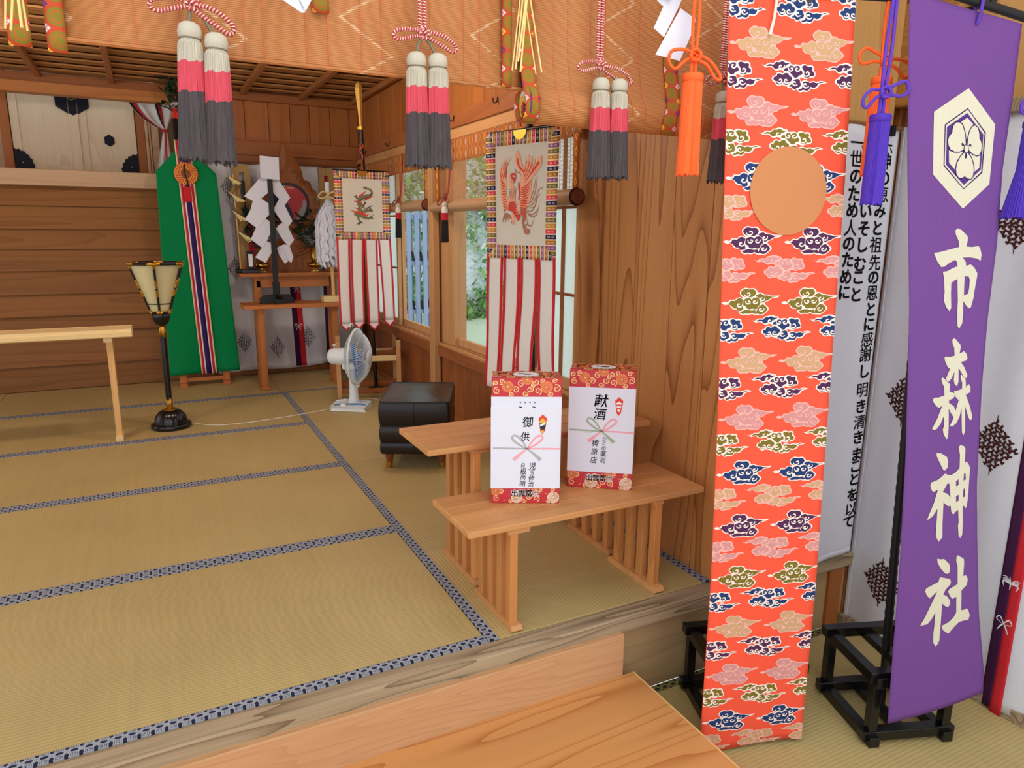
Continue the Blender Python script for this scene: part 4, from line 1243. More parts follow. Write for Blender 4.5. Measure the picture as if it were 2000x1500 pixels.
# ------------------------------------------------------------------ bare wooden frame behind the fan, holding the spear banner
fr = thing('wooden_stand_frame', 'open wooden frame stand on the floor behind the fan', 'stand', (1.40, 5.14, 0), math.radians(-13))
FX, FY = 0.215, 0.165
for sx in (-1, 1):
    for sy in (-1, 1):
        box('post', W_LIGHTZ, sx * FX - .016, sx * FX + .016, sy * FY - .016, sy * FY + .016, 0.0, 0.415, fr, 0.002)
    box('side_rail', W_BEAMY, sx * FX - .011, sx * FX + .011, -FY, FY, 0.030, 0.070, fr, 0.002)
    box('side_rail', W_BEAMY, sx * FX - .011, sx * FX + .011, -FY, FY, 0.268, 0.312, fr, 0.002)
for sy in (-1, 0.5, 1):
    box('cross_rail', W_PINEX if sy != 0.5 else W_BEAM, -FX, FX, sy * FY - .011, sy * FY + .011, 0.268, 0.306, fr, 0.002)
    box('cross_rail', W_BEAM, -FX, FX, sy * FY - .011, sy * FY + .011, 0.030, 0.066, fr, 0.002)
# brush lettering and crest of the purple banner, in tenths of a millimetre on the cloth
TR = {
 'hex_out': [(-167,15517),(680,14702),(769,13279),(129,12669),(-851,13485),(-1029,14943)],
 'ring_o': [(-118,15061),(453,14509),(520,13548),(74,13139),(-582,13697),(-691,14660)],
 'ring_i': [(-113,15030),(426,14498),(488,13565),(70,13169),(-555,13710),(-661,14646)],
 'hex_in': [(-112,14948),(397,14455),(468,13626),(62,13246),(-516,13723),(-622,14606)],
 'petL': [(-26,14185),(-63,14340),(-113,14505),(-198,14669),(-278,14728),(-386,14732),(-458,14662),(-477,14558),(-472,14476),(-541,14402),(-566,14287),(-524,14163),(-450,14071),(-324,14026),(-193,14028),(-92,14072),(-66,14132)],
 'petR': [(-7,14185),(-18,14362),(3,14529),(56,14644),(140,14671),(228,14613),(283,14494),(310,14360),(363,14298),(401,14184),(402,14058),(373,13973),(300,13946),(186,13980),(65,14061),(31,14123)],
 'petB': [(-51,14038),(-154,13931),(-225,13771),(-236,13613),(-201,13497),(-126,13413),(-23,13404),(43,13446),(136,13392),(222,13383),(279,13452),(285,13591),(249,13738),(162,13906),(47,14025)],
 'lobT': [(-252,14739),(-94,14836),(85,14686),(11,14550),(-27,14341),(-63,14340),(-134,14567)],
 'lobL': [(-489,14060),(-322,14011),(-88,14047),(-114,13984),(-231,13813),(-253,13612),(-439,13767)],
 'lobR': [(96,14020),(302,13934),(395,13957),(413,13667),(295,13559),(248,13760),(147,13926)],
 'pist': [(53,14109),(53,14064),(39,14027),(13,14006),(-18,14005),(-50,14025),(-76,14061),(-90,14106),(-90,14151),(-76,14188),(-51,14209),(-19,14210),(13,14190),(38,14155)],
 'pist2': [(36,14109),(37,14071),(26,14040),(7,14022),(-17,14022),(-42,14038),(-62,14068),(-74,14106),(-74,14144),(-64,14175),(-45,14193),(-20,14193),(5,14177),(25,14147)],
 'st1': [(-170,14234),(-132,14251),(-72,14173),(-155,14182)],
 'st2': [(33,14186),(58,14229),(102,14209),(105,14161)],
 'st3': [(-22,14007),(7,14008),(31,13903),(3,13877),(-30,13906)],
 'ichi': [(-9,12133),(53,12187),(166,12146),(368,11989),(386,11904),(373,11733),(529,11723),(716,11746),(774,11682),(833,11543),(837,11370),(719,11435),(499,11462),(310,11454),(410,11347),(437,11250),(484,11257),(563,11287),(685,11197),(792,11056),(796,10958),(782,10673),(776,10409),(735,10166),(672,10155),(587,10233),(489,10343),(532,10011),(546,9765),(472,9620),(418,9688),(362,9967),(328,10344),(234,10913),(138,10870),(65,10804),(93,10542),(155,10168),(108,10084),(-11,10202),(-96,10367),(-119,10488),(-99,10543),(-163,10891),(-225,11097),(-101,11112),(42,11184),(189,11238),(148,11346),(92,11400),(-72,11313),(-201,11226),(-294,11215),(-420,11344),(-559,11568),(-397,11590),(-124,11655),(161,11721),(120,11880),(19,12028)],
 'ichi_h': [(432,10983),(553,10975),(595,10892),(613,10673),(600,10531),(486,10487)],
 'mori1': [(309,9334),(347,9379),(407,9354),(578,9196),(600,9123),(584,8966),(654,8996),(710,9027),(796,8953),(843,8847),(818,8774),(661,8733),(800,8573),(912,8369),(901,8295),(842,8307),(732,8425),(613,8576),(663,8213),(639,8075),(547,8151),(508,8259),(501,8482),(433,8302),(357,8208),(255,8284),(349,8558),(273,8612),(174,8750),(134,8866),(164,8891),(300,8879),(442,8911),(397,9125),(340,9209)],
 'mori2': [(116,8308),(157,8334),(258,8263),(412,8143),(422,7929),(489,7938),(577,7883),(597,7797),(563,7754),(445,7707),(448,7638),(619,7537),(702,7372),(696,7264),(654,7232),(557,7343),(464,7475),(535,6961),(555,6675),(515,6631),(403,6767),(360,6900),(378,7009),(334,7272),(257,7056),(161,6927),(84,6907),(17,6941),(142,7211),(249,7566),(154,7514),(68,7559),(-53,7691),(-68,7745),(-24,7798),(101,7795),(276,7846),(237,8071),(140,8222)],
 'mori3': [(699,8373),(737,8393),(870,8274),(915,8059),(995,8133),(1063,8035),(1077,7906),(942,7844),(1098,7559),(1240,7251),(1234,7142),(1191,7121),(1119,7210),(971,7519),(1069,6838),(1036,6706),(976,6796),(862,7478),(837,7238),(761,7065),(659,6980),(561,6982),(648,7199),(743,7697),(664,7763),(582,7851),(566,7958),(690,7967),(798,8008),(784,8169),(721,8277)],
 'kami_d': [(253,6251),(391,6247),(599,6129),(661,5994),(665,5830),(593,5740),(537,5762),(388,5982),(277,6159)],
 'kami': [(933,6374),(975,6444),(1109,6399),(1159,6327),(1202,5916),(1252,5966),(1330,5881),(1396,5776),(1426,5412),(1462,4845),(1452,4634),(1415,4597),(1346,4691),(1321,4639),(1395,4168),(1427,3823),(1374,3717),(1309,3807),(1245,4110),(1256,4195),(1184,4570),(1112,4520),(1044,4438),(970,4526),(921,4708),(836,4700),(677,4822),(732,4239),(789,3787),(687,3663),(575,3840),(549,4161),(510,4650),(391,4433),(234,4328),(252,4428),(369,4803),(449,5207),(329,5149),(260,5183),(190,5330),(204,5423),(377,5479),(513,5567),(606,5657),(697,5619),(807,5599),(926,5657),(1051,5787),(1007,6168)],
 'kami_h0': [(734,5373),(791,5351),(884,4951),(782,5059),(610,5128)],
 'kami_h1': [(1063,5466),(1093,5298),(1019,5264),(990,5406)],
 'kami_h2': [(1137,5015),(1159,4846),(1085,4796),(1057,4976)],
 'kami_h3': [(1221,5622),(1271,5614),(1308,5441),(1231,5418)],
 'kami_h4': [(1314,5207),(1349,4944),(1287,4925),(1263,5146)],
 'sha_d': [(719,3156),(849,3127),(940,3134),(1138,2964),(1186,2800),(1179,2697),(1115,2661),(1016,2705),(865,2863),(747,3041)],
 'sha1': [(895,2585),(1232,2497),(1277,2402),(1259,2321),(1130,2177),(1082,2028),(1193,1986),(1321,1838),(1352,1742),(1316,1638),(1259,1629),(1169,1682),(1088,1757),(1127,1258),(1180,583),(1130,441),(1077,397),(988,523),(949,791),(942,1079),(911,1484),(820,1277),(713,1129),(497,1088),(601,1338),(877,2156),(756,2034),(665,1941),(558,2046),(484,2190),(514,2269),(859,2436)],
 'sha2': [(1339,3160),(1378,3208),(1595,3079),(1625,2962),(1655,2544),(1709,2576),(1785,2537),(1834,2418),(1818,2256),(1665,2112),(1751,1481),(1845,1488),(1945,1522),(2037,1393),(2080,1271),(2053,1141),(1875,1140),(1738,1112),(1595,966),(1435,771),(1252,891),(1185,992),(1193,1051),(1380,1135),(1525,1269),(1596,1419),(1523,1920),(1398,1869),(1299,1980),(1225,2113),(1267,2193),(1504,2320),(1425,2857),(1354,3022)],
}
TR = {k: [(a * 1e-4, b * 1e-4) for a, b in v] for k, v in TR.items()}
TEXT_R = [(2.256, 1.496), (2.261, 1.446), (2.264, 1.391), (2.265, 1.337), (2.261, 1.283), (2.257, 1.224), (2.26, 1.167), (2.266, 1.106), (2.268, 1.056), (2.271, 1.001), (2.273, 0.943), (2.273, 0.89), (2.273, 0.835), (2.273, 0.781), (2.276, 0.719), (2.279, 0.65), (2.281, 0.588), (2.284, 0.528), (2.286, 0.469), (2.289, 0.403), (2.29, 0.357), (2.291, 0.305), (2.293, 0.243), (2.292, 0.186), (2.287, 0.136)]
TEXT_L = [(2.101, 1.494), (2.105, 1.443), (2.11, 1.39), (2.11, 1.334), (2.111, 1.281), (2.111, 1.223), (2.111, 1.172), (2.114, 1.118), (2.114, 1.061), (2.114, 1.009)]
TEXT_M = [(2.19, 1.444), (2.188, 1.39), (2.185, 1.335), (2.183, 1.28), (2.185, 1.222), (2.184, 1.167), (2.184, 1.103), (2.183, 1.058), (2.181, 0.998)]
# ------------------------------------------------------------------ black lacquered banner stands
BD = Vector((0.940, -0.342, 0)).normalized()
BB = Vector((0.342, 0.940, 0)).normalized()
ANG = math.atan2(BD.y, BD.x)
def stand(label, c, lean):
    s = thing('banner_stand', label, 'stand', (c[0], c[1], -0.314), ANG, 'black lacquered banner stands')
    q, e, w = 0.120, 0.149, 0.0165
    for sg in (-1, 1):
        for z in (0.003, 0.203):
            box('beam', BLACK, -e, e, sg * q - w, sg * q + w, z + 0.012, z + 0.044, s, 0.002)
            box('beam', BLACK, sg * q - w, sg * q + w, -e, e, z, z + 0.032, s, 0.002)
        for s2 in (-1, 1):
            box('post', BLACK, sg * q - .014, sg * q + .014, s2 * q - .014, s2 * q + .014, 0.03, 0.21, s, 0.002)
    box('cross_bar', BLACK, -0.020, 0.020, -q, q, 0.208, 0.232, s, 0.002)
    box('cross_bar', BLACK, -0.020, 0.020, -q, q, 0.006, 0.026, s, 0.002)
    top = Vector((lean, 0.0, 2.075))
    MB().tube([(0, 0, 0.006), tuple(top)], 0.0115, 16).build('pole', BLACK, s)
    MB().tube([(lean * k / 120, 0, 2.06 * k / 120) for k in range(12, 119)], [0.0135 if k % 2 else 0.0118 for k in range(12, 119)], 12).build('pole_binding', BLACKM, s)
    MB().tube([tuple(top + Vector((0, 0.01, -0.012))), tuple(top + Vector((0, -0.172, -0.012)))], 0.009, 12).build('arm', BLACK, s)
    return s
stand('low black stand frame half hidden behind the orange cloud banner', (1.576, 1.462), -0.06)
stand('low black stand frame under the purple banner', (1.984, 1.246), -0.088)

# ------------------------------------------------------------------ purple banner
PURPLE = plain('purple_cloth', (114, 70, 138), 0.8, 0.2, var=0.04, scale=8, weave=1500)
PURPL2 = plain('purple_print', (84, 50, 122), 0.8, 0.2, var=0.04)
PALE = plain('undyed_cloth', (216, 208, 182), 0.85, 0.1, var=0.02, weave=1500)
NAVYL = plain('navy_outline', (48, 36, 88), 0.8, 0.1)
def interp(t, x):
    for (a, fa), (b, fb) in zip(t, t[1:]):
        if x <= b: return fa + (fb - fa) * max(0.0, (x - a)) / (b - a)
    return t[-1][1]
PL = [(-0.215, 0.0), (-0.02, -0.0145), (0.303, -0.037), (0.604, -0.0625), (1.019, -0.106), (1.396, -0.161), (1.74, -0.203)]
PR = [(-0.136, 0.300), (-0.058, 0.289), (0.129, 0.242), (0.370, 0.198), (0.523, 0.173), (0.799, 0.145), (0.992, 0.132), (1.176, 0.127), (1.365, 0.110), (1.545, 0.106), (1.698, 0.100), (1.74, 0.099)]
P0 = Vector((1.8305, 1.1207, 0))
def purple_f(u, z, lift=0.0):
    l, r = interp(PL, z), interp(PR, z)
    s = (u - l) / (r - l)
    wv = 0.004 * math.sin(s * 4.5 + 1.2 * z) + 0.004 * math.sin(z * 3.1 + s)
    if s > 0.75: wv -= 0.05 * (s - 0.75) ** 1.5
    p = P0 + BD * u - BB * (wv + lift)
    return (p.x, p.y, z)
pb = thing('purple_banner', 'tall purple banner with white crest and large white brush characters', 'banner', (P0.x, P0.y, -0.2))
off = Vector((P0.x, P0.y, -0.2))
loc = lambda p: tuple(Vector(p) - off)
def pcl(a, b):
    zt = 1.757 - 0.057 * a; zb = -0.215 + 0.079 * a
    z = zb + (zt - zb) * b
    l, r = interp(PL, z), interp(PR, z)
    return loc(purple_f(l + (r - l) * a, z))
MB().grid(pcl, 24, 110).build('cloth', PURPLE, pb, solid=0.0010)
PFL = lambda u, v, w: loc(purple_f(u, v, 0.0011 + w))
pr = Print()
pr.poly(TR['hex_out'], 0, 1)
pr.poly(TR['ring_o'], 2, 2, [TR['ring_i']])
pr.poly(TR['hex_in'], 1, 2)
for k in ('lobT', 'lobL', 'lobR'): pr.poly(TR[k], 0, 3)
for k in ('petL', 'petR', 'petB'):
    pr.poly(TR[k], 0, 4)
    pts = TR[k] + ([TR[k][0]])
    pr.stroke([(a, b, 0.0022) for a, b in pts], 2, 5, n=2)
pr.poly(TR['pist'], 2, 6).poly(TR['pist2'], 0, 7)
for k in ('st1', 'st2', 'st3'): pr.poly(TR[k], 2, 6)
pr.build('crest', [PALE, PURPL2, NAVYL], PFL, pb, lift=0.0004, maxlen=0.06)
pr = Print()
pr.poly(TR['ichi'], 0, 1, [TR['ichi_h']])
for k in ('mori1', 'mori2', 'mori3', 'kami_d', 'sha_d', 'sha1', 'sha2'): pr.poly(TR[k], 0, 1)
pr.poly(TR['kami'], 0, 1, [TR['kami_h%d' % i] for i in range(5)])
pr.build('brush_lettering', [PALE], PFL, pb, lift=0.0008, maxlen=0.05)
a = Vector(purple_f(-0.255, 1.790)) ; b = Vector(purple_f(0.175, 1.704))
MB().tube([loc(a), loc(b)], 0.0105, 12).build('top_rod', BLACKM, pb)
a = Vector(purple_f(-0.0168, 1.70, 0.003))
STRAP = plain('purple_strap', (96, 62, 170), 0.7, 0.2)
for u0 in (-0.020,):
    q = [purple_f(u0, 1.695, 0.003), purple_f(u0, 1.72, 0.010), purple_f(u0, 1.745, 0.012), purple_f(u0, 1.755, 0.0), purple_f(u0, 1.74, -0.012), purple_f(u0, 1.70, -0.004)]
    MB().tube([loc(p) for p in q], 0.0042, 8).build('strap', STRAP, pb)

# ------------------------------------------------------------------ orange cloud banner
ORANGE = plain('orange_cloth', (244, 88, 60), 0.75, 0.2, var=0.03, scale=10, weave=1500)
CLC = plain('cloud_outline', (250, 228, 212), 0.75, 0.2)
CNAVY = plain('cloud_navy', (34, 56, 104), 0.7, 0.2, var=0.12, scale=40)
CPUR = plain('cloud_plum', (80, 40, 78), 0.7, 0.2, var=0.12, scale=40)
COLV = plain('cloud_olive', (124, 108, 36), 0.7, 0.2, var=0.10, scale=40)
CTAN = plain('cloud_tan', (202, 158, 114), 0.7, 0.2, var=0.05, scale=40)
CPNK = plain('cloud_pink', (210, 142, 138), 0.7, 0.2, var=0.05, scale=40)
COUT2 = plain('cloud_soft_outline', (236, 178, 162), 0.7, 0.2)
CDISC = plain('disc_orange_gold', (200, 129, 78), 0.6, 0.3, var=0.02, scale=200)
O0 = Vector((1.3337, 1.3646, 0)); OD = Vector((0.954, -0.300, 0)).normalized(); ON = Vector((-OD.y, OD.x, 0))
OW = 0.327
OS = [(-0.32, 0.0), (0.25, -0.008), (0.81, -0.026), (1.3, -0.048), (1.78, -0.073)]
def orange_f(u, z, lift=0.0):
    w = 0.003 * math.sin(z * 4.0 + u * 5) + 0.003 * math.sin(u * 14 + z)
    if z < -0.18: w += 0.35 * (-0.18 - z) ** 2 * math.sin(u * 18 + 1)
    p = O0 + OD * (u + interp(OS, z)) - ON * (w + lift)
    return (p.x, p.y, z)
ob = thing('orange_banner', 'tall orange banner covered in rows of clouds, with a round gold disc', 'banner', (O0.x, O0.y, -0.3))
off2 = Vector((O0.x, O0.y, -0.3))
loc2 = lambda p: tuple(Vector(p) - off2)
MB().grid(lambda a, b: loc2(orange_f(OW * a, (-0.308 + 0.012 * a) * (1 - b) + 1.76 * b)), 20, 90).build('cloth', ORANGE, ob, solid=0.0010)
CB = [(95,260),(190,275),(230,250),(320,200),(430,210),(480,140),(560,130),(640,95),(740,110),(800,140),(870,145),(910,215),(1000,205),(1080,205),(1150,230),(1200,185),(1290,185),(1350,215),(1440,200),(1510,240),(1525,340),(1570,430),(1550,530),(1480,560),(1400,570),(1330,605),(1250,590),(1190,570),(1150,580),(1190,680),(1260,640),(1340,640),(1420,680),(1510,650),(1620,670),(1740,635),(1890,685),(1760,715),(1690,760),(1640,840),(1540,885),(1460,870),(1430,930),(1350,975),(1270,965),(1180,995),(1110,950),(1080,900),(1020,945),(950,920),(930,870),(860,880),(810,840),(720,820),(680,800),(600,840),(520,810),(480,740),(420,710),(395,630),(430,560),(500,540),(520,470),(600,445),(680,480),(710,440),(680,400),(600,380),(560,400),(470,400),(390,330),(310,315),(220,335),(160,290)]
CBL = [[(230,298),(320,235),(430,245),(500,165),(580,170),(650,135),(720,155),(760,185),(870,185),(760,245),(715,330),(680,355),(630,360),(570,330),(490,370),(430,330),(380,285)],
 [(720,400),(740,330),(830,300),(880,245),(960,260),(985,300),(1010,265),(1080,240),(1140,270),(1150,350),(1210,400),(1210,480),(1130,510),(1080,575),(1010,580),(960,530),(900,470),(840,410)],
 [(1195,260),(1260,215),(1330,230),(1370,260),(1450,245),(1485,290),(1470,360),(1535,420),(1525,510),(1430,510),(1390,560),(1300,560),(1250,510),(1270,420),(1230,340)],
 [(440,630),(460,580),(520,570),(540,500),(610,480),(680,520),(740,465),(830,470),(870,540),(930,570),(940,650),(880,720),(840,780),(770,800),(715,750),(695,700),(660,770),(600,800),(530,770),(510,710),(450,680)],
 [(855,840),(930,770),(970,690),(1000,640),(1110,610),(1160,660),(1170,720),(1190,780),(1140,850),(1080,860),(1050,905),(980,900),(940,845)],
 [(1120,920),(1210,880),(1240,780),(1240,700),(1310,670),(1400,690),(1440,710),(1520,680),(1600,705),(1680,690),(1720,662),(1800,680),(1730,692),(1650,720),(1620,800),(1530,845),(1450,820),(1420,900),(1350,940),(1260,915),(1170,955)]]
CBS = [(628,282,72,0.3,-1),(905,335,66,2.8,1),(1068,335,66,0.4,-1),(1335,440,78,3.6,1),(612,680,66,3.6,1),(785,680,66,-0.5,-1),(1015,730,66,-0.6,-1),(1310,775,74,-0.4,-1)]
CA = [(215,320),(300,280),(380,300),(440,220),(560,230),(620,170),(700,150),(800,190),(740,120),(690,20),(720,-70),(827,-147),(940,-120),(1067,-130),(1150,-60),(1185,10),(1250,0),(1350,60),(1470,75),(1560,110),(1790,105),(1680,180),(1550,200),(1480,270),(1400,290),(1380,360),(1460,440),(1500,520),(1440,600),(1370,670),(1300,715),(1200,700),(1100,695),(1040,660),(960,690),(860,680),(780,695),(700,650),(670,580),(620,520),(540,520),(460,450),(420,360),(310,380)]
CAL = [[(300,325),(420,330),(450,250),(560,260),(630,195),(700,175),(790,230),(765,320),(780,430),(795,520),(730,560),(660,560),(620,490),(550,490),(480,420),(400,345)],
 [(785,320),(805,230),(880,180),(970,180),(1018,230),(1060,175),(1160,155),(1220,210),(1250,290),(1250,370),(1190,430),(1180,500),(1100,520),(1040,500),(960,520),(890,490),(865,430),(800,400)],
 [(720,30),(740,-50),(830,-110),(940,-90),(1060,-95),(1120,-30),(1130,30),(1090,100),(1000,150),(870,140),(780,110)],
 [(1120,100),(1250,35),(1330,90),(1450,100),(1560,138),(1700,132),(1560,168),(1470,240),(1390,270),(1300,325),(1265,240),(1200,165)],
 [(1200,480),(1230,420),(1320,370),(1370,400),(1450,490),(1440,560),(1360,640),(1300,680),(1210,665),(1150,600)],
 [(700,600),(740,585),(830,545),(900,535),(1030,560),(1120,545),(1135,600),(1190,650),(1100,660),(1040,620),(960,655),(860,645),(780,660)]]
CAS = [(680,375,72,0.2,-1),(930,290,64,2.9,1),(1100,285,64,0.3,-1),(905,45,78,3.3,1),(1290,195,66,0.4,-1),(1275,520,66,0.2,-1)]
cp = Print()
CM = {'N': 1, 'P': 2, 'O': 3, 'T': 4, 'K': 5}
def cloud(kind, cu, cz, col):
    if kind == 'B': ol, lob, spi, mx_, my_, sx, sz = CB, CBL, CBS, 990, 550, 0.0000985, 0.0000800
    else: ol, lob, spi, mx_, my_, sx, sz = CA, CAL, CAS, 1000, 290, 0.0001040, 0.0000840
    T = lambda p: (cu + (p[0] - mx_) * sx, cz - (p[1] - my_) * sz)
    soft = col in 'TK'
    oc = 6 if soft else 0
    sm = lambda q: smooth_line(q, 2, True)
    cp.poly([T(p) for p in sm(ol)], oc, 1)
    for l in lob: cp.poly([T(p) for p in sm(l)], CM[col], 2)
    for (x, y, r, a0, s) in spi:
        pts = []
        for k in range(11):
            t = k / 10
            a = a0 + s * t * 5.4
            rr = r * (1.30 - 1.08 * t)
            p = T((x + rr * math.cos(a), y - rr * math.sin(a)))
            pts.append((p[0], p[1], (0.0026 if soft else 0.0034) * (1.0 if t > 0.1 else 0.7)))
        cp.stroke(pts, oc, 3, n=2)
rows = 'NTPKO'
zt = 1.730; dz = 0.0773
seq = []
for i in range(27):
    col = rows[i % 5]; kind = 'B' if i % 2 == 0 else 'A'
    z = zt - dz * i
    sh = interp([(0, 0.0), (1.74, 0.0)], z)
    if kind == 'B':
        for cu in (0.006, 0.174, 0.342): cloud('B', cu, z, col)
    else:
        for cu in (0.083, 0.251): cloud('A', cu, z - 0.006, col)
zb = -0.300
cp.build('cloud_pattern', [CLC, CNAVY, CPUR, COLV, CTAN, CPNK, COUT2], lambda u, v, w: loc2(orange_f(u, v, 0.0010 + w)), ob, lift=0.0004,
         clip=[((0.0005, 0, 0), (-1, 0, 0)), ((OW - 0.0005, 0, 0), (1, 0, 0)), ((0, zb, 0), (0, -1, 0)), ((0, 1.757, 0), (0, 1, 0))], maxlen=0.05)
dc = Print()
dc.disc((0.172, 1.3055), 0.1045, 0, 5, 56, 0.1075)
dc.build('gold_disc', [CDISC], lambda u, v, w: loc2(orange_f(u, v, 0.0010 + w)), ob, lift=0.0006, maxlen=0.04)
a = Vector(orange_f(-0.10, 1.765)); b = Vector(orange_f(OW + 0.10, 1.765))
MB().tube([loc2(a), loc2(b)], 0.0105, 12).build('top_rod', BLACKM, ob)
WCORD = plain('white_cord', (238, 226, 206), 0.7, 0.2)
q = [orange_f(0.118, 1.785, 0.012), orange_f(0.116, 1.74, 0.010), orange_f(0.112, 1.70, 0.008), orange_f(0.104, 1.664, 0.006)]
MB().tube([loc2(p) for p in q], [0.0034, 0.0034, 0.0034, 0.0042], 8).build('white_cord', WCORD, ob)

# ------------------------------------------------------------------ big single tassels at the ends of the banner rods
def big_tassel(label, x, y, zt, zb, r, mat, cordmat, loops, kn, ztop, cord_dx=0.0, seed=1, wide=1.0):
    g = thing('banner_tassel', label, 'tassel', (x, y, zt), ANG, 'large tassels at the ends of the banner rods')
    s = MB()
    strand_skirt(s, [(r * .92, 0.0), (r * 0.98, -0.02), (r * 1.02, (zb - zt) * 0.5), (r * 1.12 * wide, zb - zt)], 84, 0.008, seed, amp=0.03)
    s.build('skirt', mat, g)
    MB().lathe([(r * .55, 0.008), (r * .98, 0.006), (r * 1.08, 0.0), (r * 1.06, -0.010), (r * .95, -0.012)], 28).build('collar', mat, g)
    m = MB()
    for dx in (-0.0050, 0.0050):
        m.tube(smooth_line([(dx, 0, 0.004), (dx, 0, kn * 0.5), (dx * 0.8, 0, kn), (dx * 1.5 + cord_dx * 0.5, 0, kn + (ztop - kn) * 0.5), (dx * 0.8 + cord_dx, 0, ztop)], 4), 0.0042, 8)
    m.build('cord', cordmat, g)
    b = MB()
    bow(b, (0, kn), loops, 0.0040, y=-0.006)
    b.build('bow', cordmat, g)
    k = MB()
    for i in range(4):
        a0 = i * 1.57
        k.tube([(0.012 * math.cos(a0 + s_ * 0.35), -0.010 + 0.003 * math.sin(s_), kn + 0.012 * math.sin(a0 + s_ * 0.35)) for s_ in range(8)], 0.0042, 7)
    k.build('knot', cordmat, g)
    return g
def silk(name, c):
    m, t = newmat(name, 0.6, 0.25)
    x, y, z = t.xyz(t.coord())
    n = t.noise(t.comb(x * 500, y * 500, z * 3), 1.0, 2)
    t.base(t.val(t.mix(0.0, c, c), n * 0.36 + 0.82))
    t.bump(n, 0.002, 0.5)
    return m
OSILK = silk('orange_silk', (255, 104, 44)); OCORD = silk('orange_silk_cord', (248, 100, 38))
PSILK = silk('violet_silk', (78, 46, 168)); PCORD = silk('violet_silk_cord', (94, 58, 176))
OLO = [[(0, 0.004), (-0.03, 0.012), (-0.056, 0.008), (-0.064, -0.010), (-0.056, -0.026), (-0.044, -0.030), (-0.02, -0.010), (0, -0.006)],
       [(0, 0.0), (0.025, -0.004), (0.045, -0.018), (0.066, -0.045), (0.062, -0.052), (0.050, -0.046), (0.03, -0.020), (0, -0.008)]]
big_tassel('orange tassel hanging left of the orange cloud banner', 1.192, 1.407, 1.564, 1.343, 0.0235, OSILK, OCORD, OLO, 0.046, 0.20, 0.0, 5)
OLO2 = [[(0, 0.006), (-0.03, 0.018), (-0.052, 0.026), (-0.068, 0.010), (-0.060, -0.010), (-0.03, -0.004), (0, -0.006)],
        [(0, 0.002), (0.03, 0.004), (0.060, -0.004), (0.068, -0.022), (0.056, -0.040), (0.032, -0.018), (0, -0.006)]]
big_tassel('orange tassel behind the violet one, between the two banners', 1.662, 1.256, 1.577, 1.350, 0.0235, OSILK, OCORD, OLO2, 0.044, 0.19, 0.0, 6)
VLO = [[(0, 0.002), (-0.030, 0.006), (-0.050, -0.010), (-0.052, -0.030), (-0.040, -0.034), (-0.02, -0.012), (0, -0.006)],
       [(0, 0.006), (0.030, 0.020), (0.050, 0.026), (0.060, 0.008), (0.048, -0.006), (0.02, -0.006), (0, -0.006)]]
big_tassel('violet tassel hanging left of the purple banner, over an orange one', 1.604, 1.204, 1.478, 1.277, 0.0235, PSILK, PCORD, VLO, 0.055, 0.262, 0.004, 7, 0.95)
big_tassel('violet tassel hanging at the right end of the purple banner', 1.985, 1.056, 1.475, 1.249, 0.0265, PSILK, PCORD, VLO, 0.055, 0.25, -0.02, 8, 1.6)

# ------------------------------------------------------------------ white curtains of the front room
def crest_mark(p, cx, cy, w, h, mat=0, layer=1, seed=0, th=1.0):
    """diamond built of short wavy bars"""
    rnd = random.Random(seed)
    cols = 9
    for i in range(cols):
        f = (i - (cols - 1) / 2) / ((cols - 1) / 2)
        half = (1 - abs(f) ** 1.25) * 0.5 + 0.06
        n = max(1, int(round(half * 2 * 6)))
        x = cx + f * w * 0.5
        y0 = cy - half * h; y1 = cy + half * h
        st = (y1 - y0) / n
        for k in range(n):
            a = y0 + st * k + st * 0.10 + (i % 2) * st * 0.0; b = y0 + st * (k + 1) - st * 0.10
            t = w * 0.058 * th
            s = 1 if (i + k) % 2 else -1
            p.stroke([(x - s * t * 0.4, a, t), (x + s * t * 0.3, (a + b) / 2, t * 1.1), (x - s * t * 0.4, b, t)], mat, layer, n=3)
            m = (a + b) / 2 + (rnd.random() - 0.5) * st * 0.3
            p.stroke([(x, m, t * 0.9), (x + s * w * 0.075, m + st * 0.12, t * 0.8)], mat, layer, n=3)
            p.stroke([(x, a + st * .1, t * 0.8), (x - s * w * 0.06, a + st * 0.18, t * 0.7)], mat, layer, n=3)
    p.stroke([(cx, cy + h * 0.55, w * .03), (cx, cy + h * 0.66, w * 0.015)], mat, layer, n=2)
    p.stroke([(cx, cy - h * 0.55, w * .03), (cx, cy - h * 0.66, w * 0.015)], mat, layer, n=2)
BROWN = plain('brown_print', (70, 34, 30), 0.8, 0.1)
tc = thing('lettered_curtain', 'white curtain lettered with columns of black characters, in the corner', 'curtain', (2.0, 1.652, 0.0))
def tcf(x, z, lift=0.0):
    return (x - 2.0, 0.005 * math.sin(x * 17 + 0.5) + 0.002 * math.sin(x * 41 + z) - lift, z)
MB().grid(lambda a, b: tcf(1.70 + 0.612 * a, (-0.005 + 0.012 * a) + (1.555 - 0.012 * a) * b), 60, 50).build('cloth', WHITEC, tc, solid=0.0012)
MB().grid(lambda a, b: tcf(1.70 + 0.612 * a, (-0.005 + 0.012 * a) + 0.022 * b, 0.0012), 60, 2).build('hem', WHITEC, tc, solid=0.0012)
p = Print()
TXR = TEXT_R; TXL = TEXT_L; TXM = TEXT_M
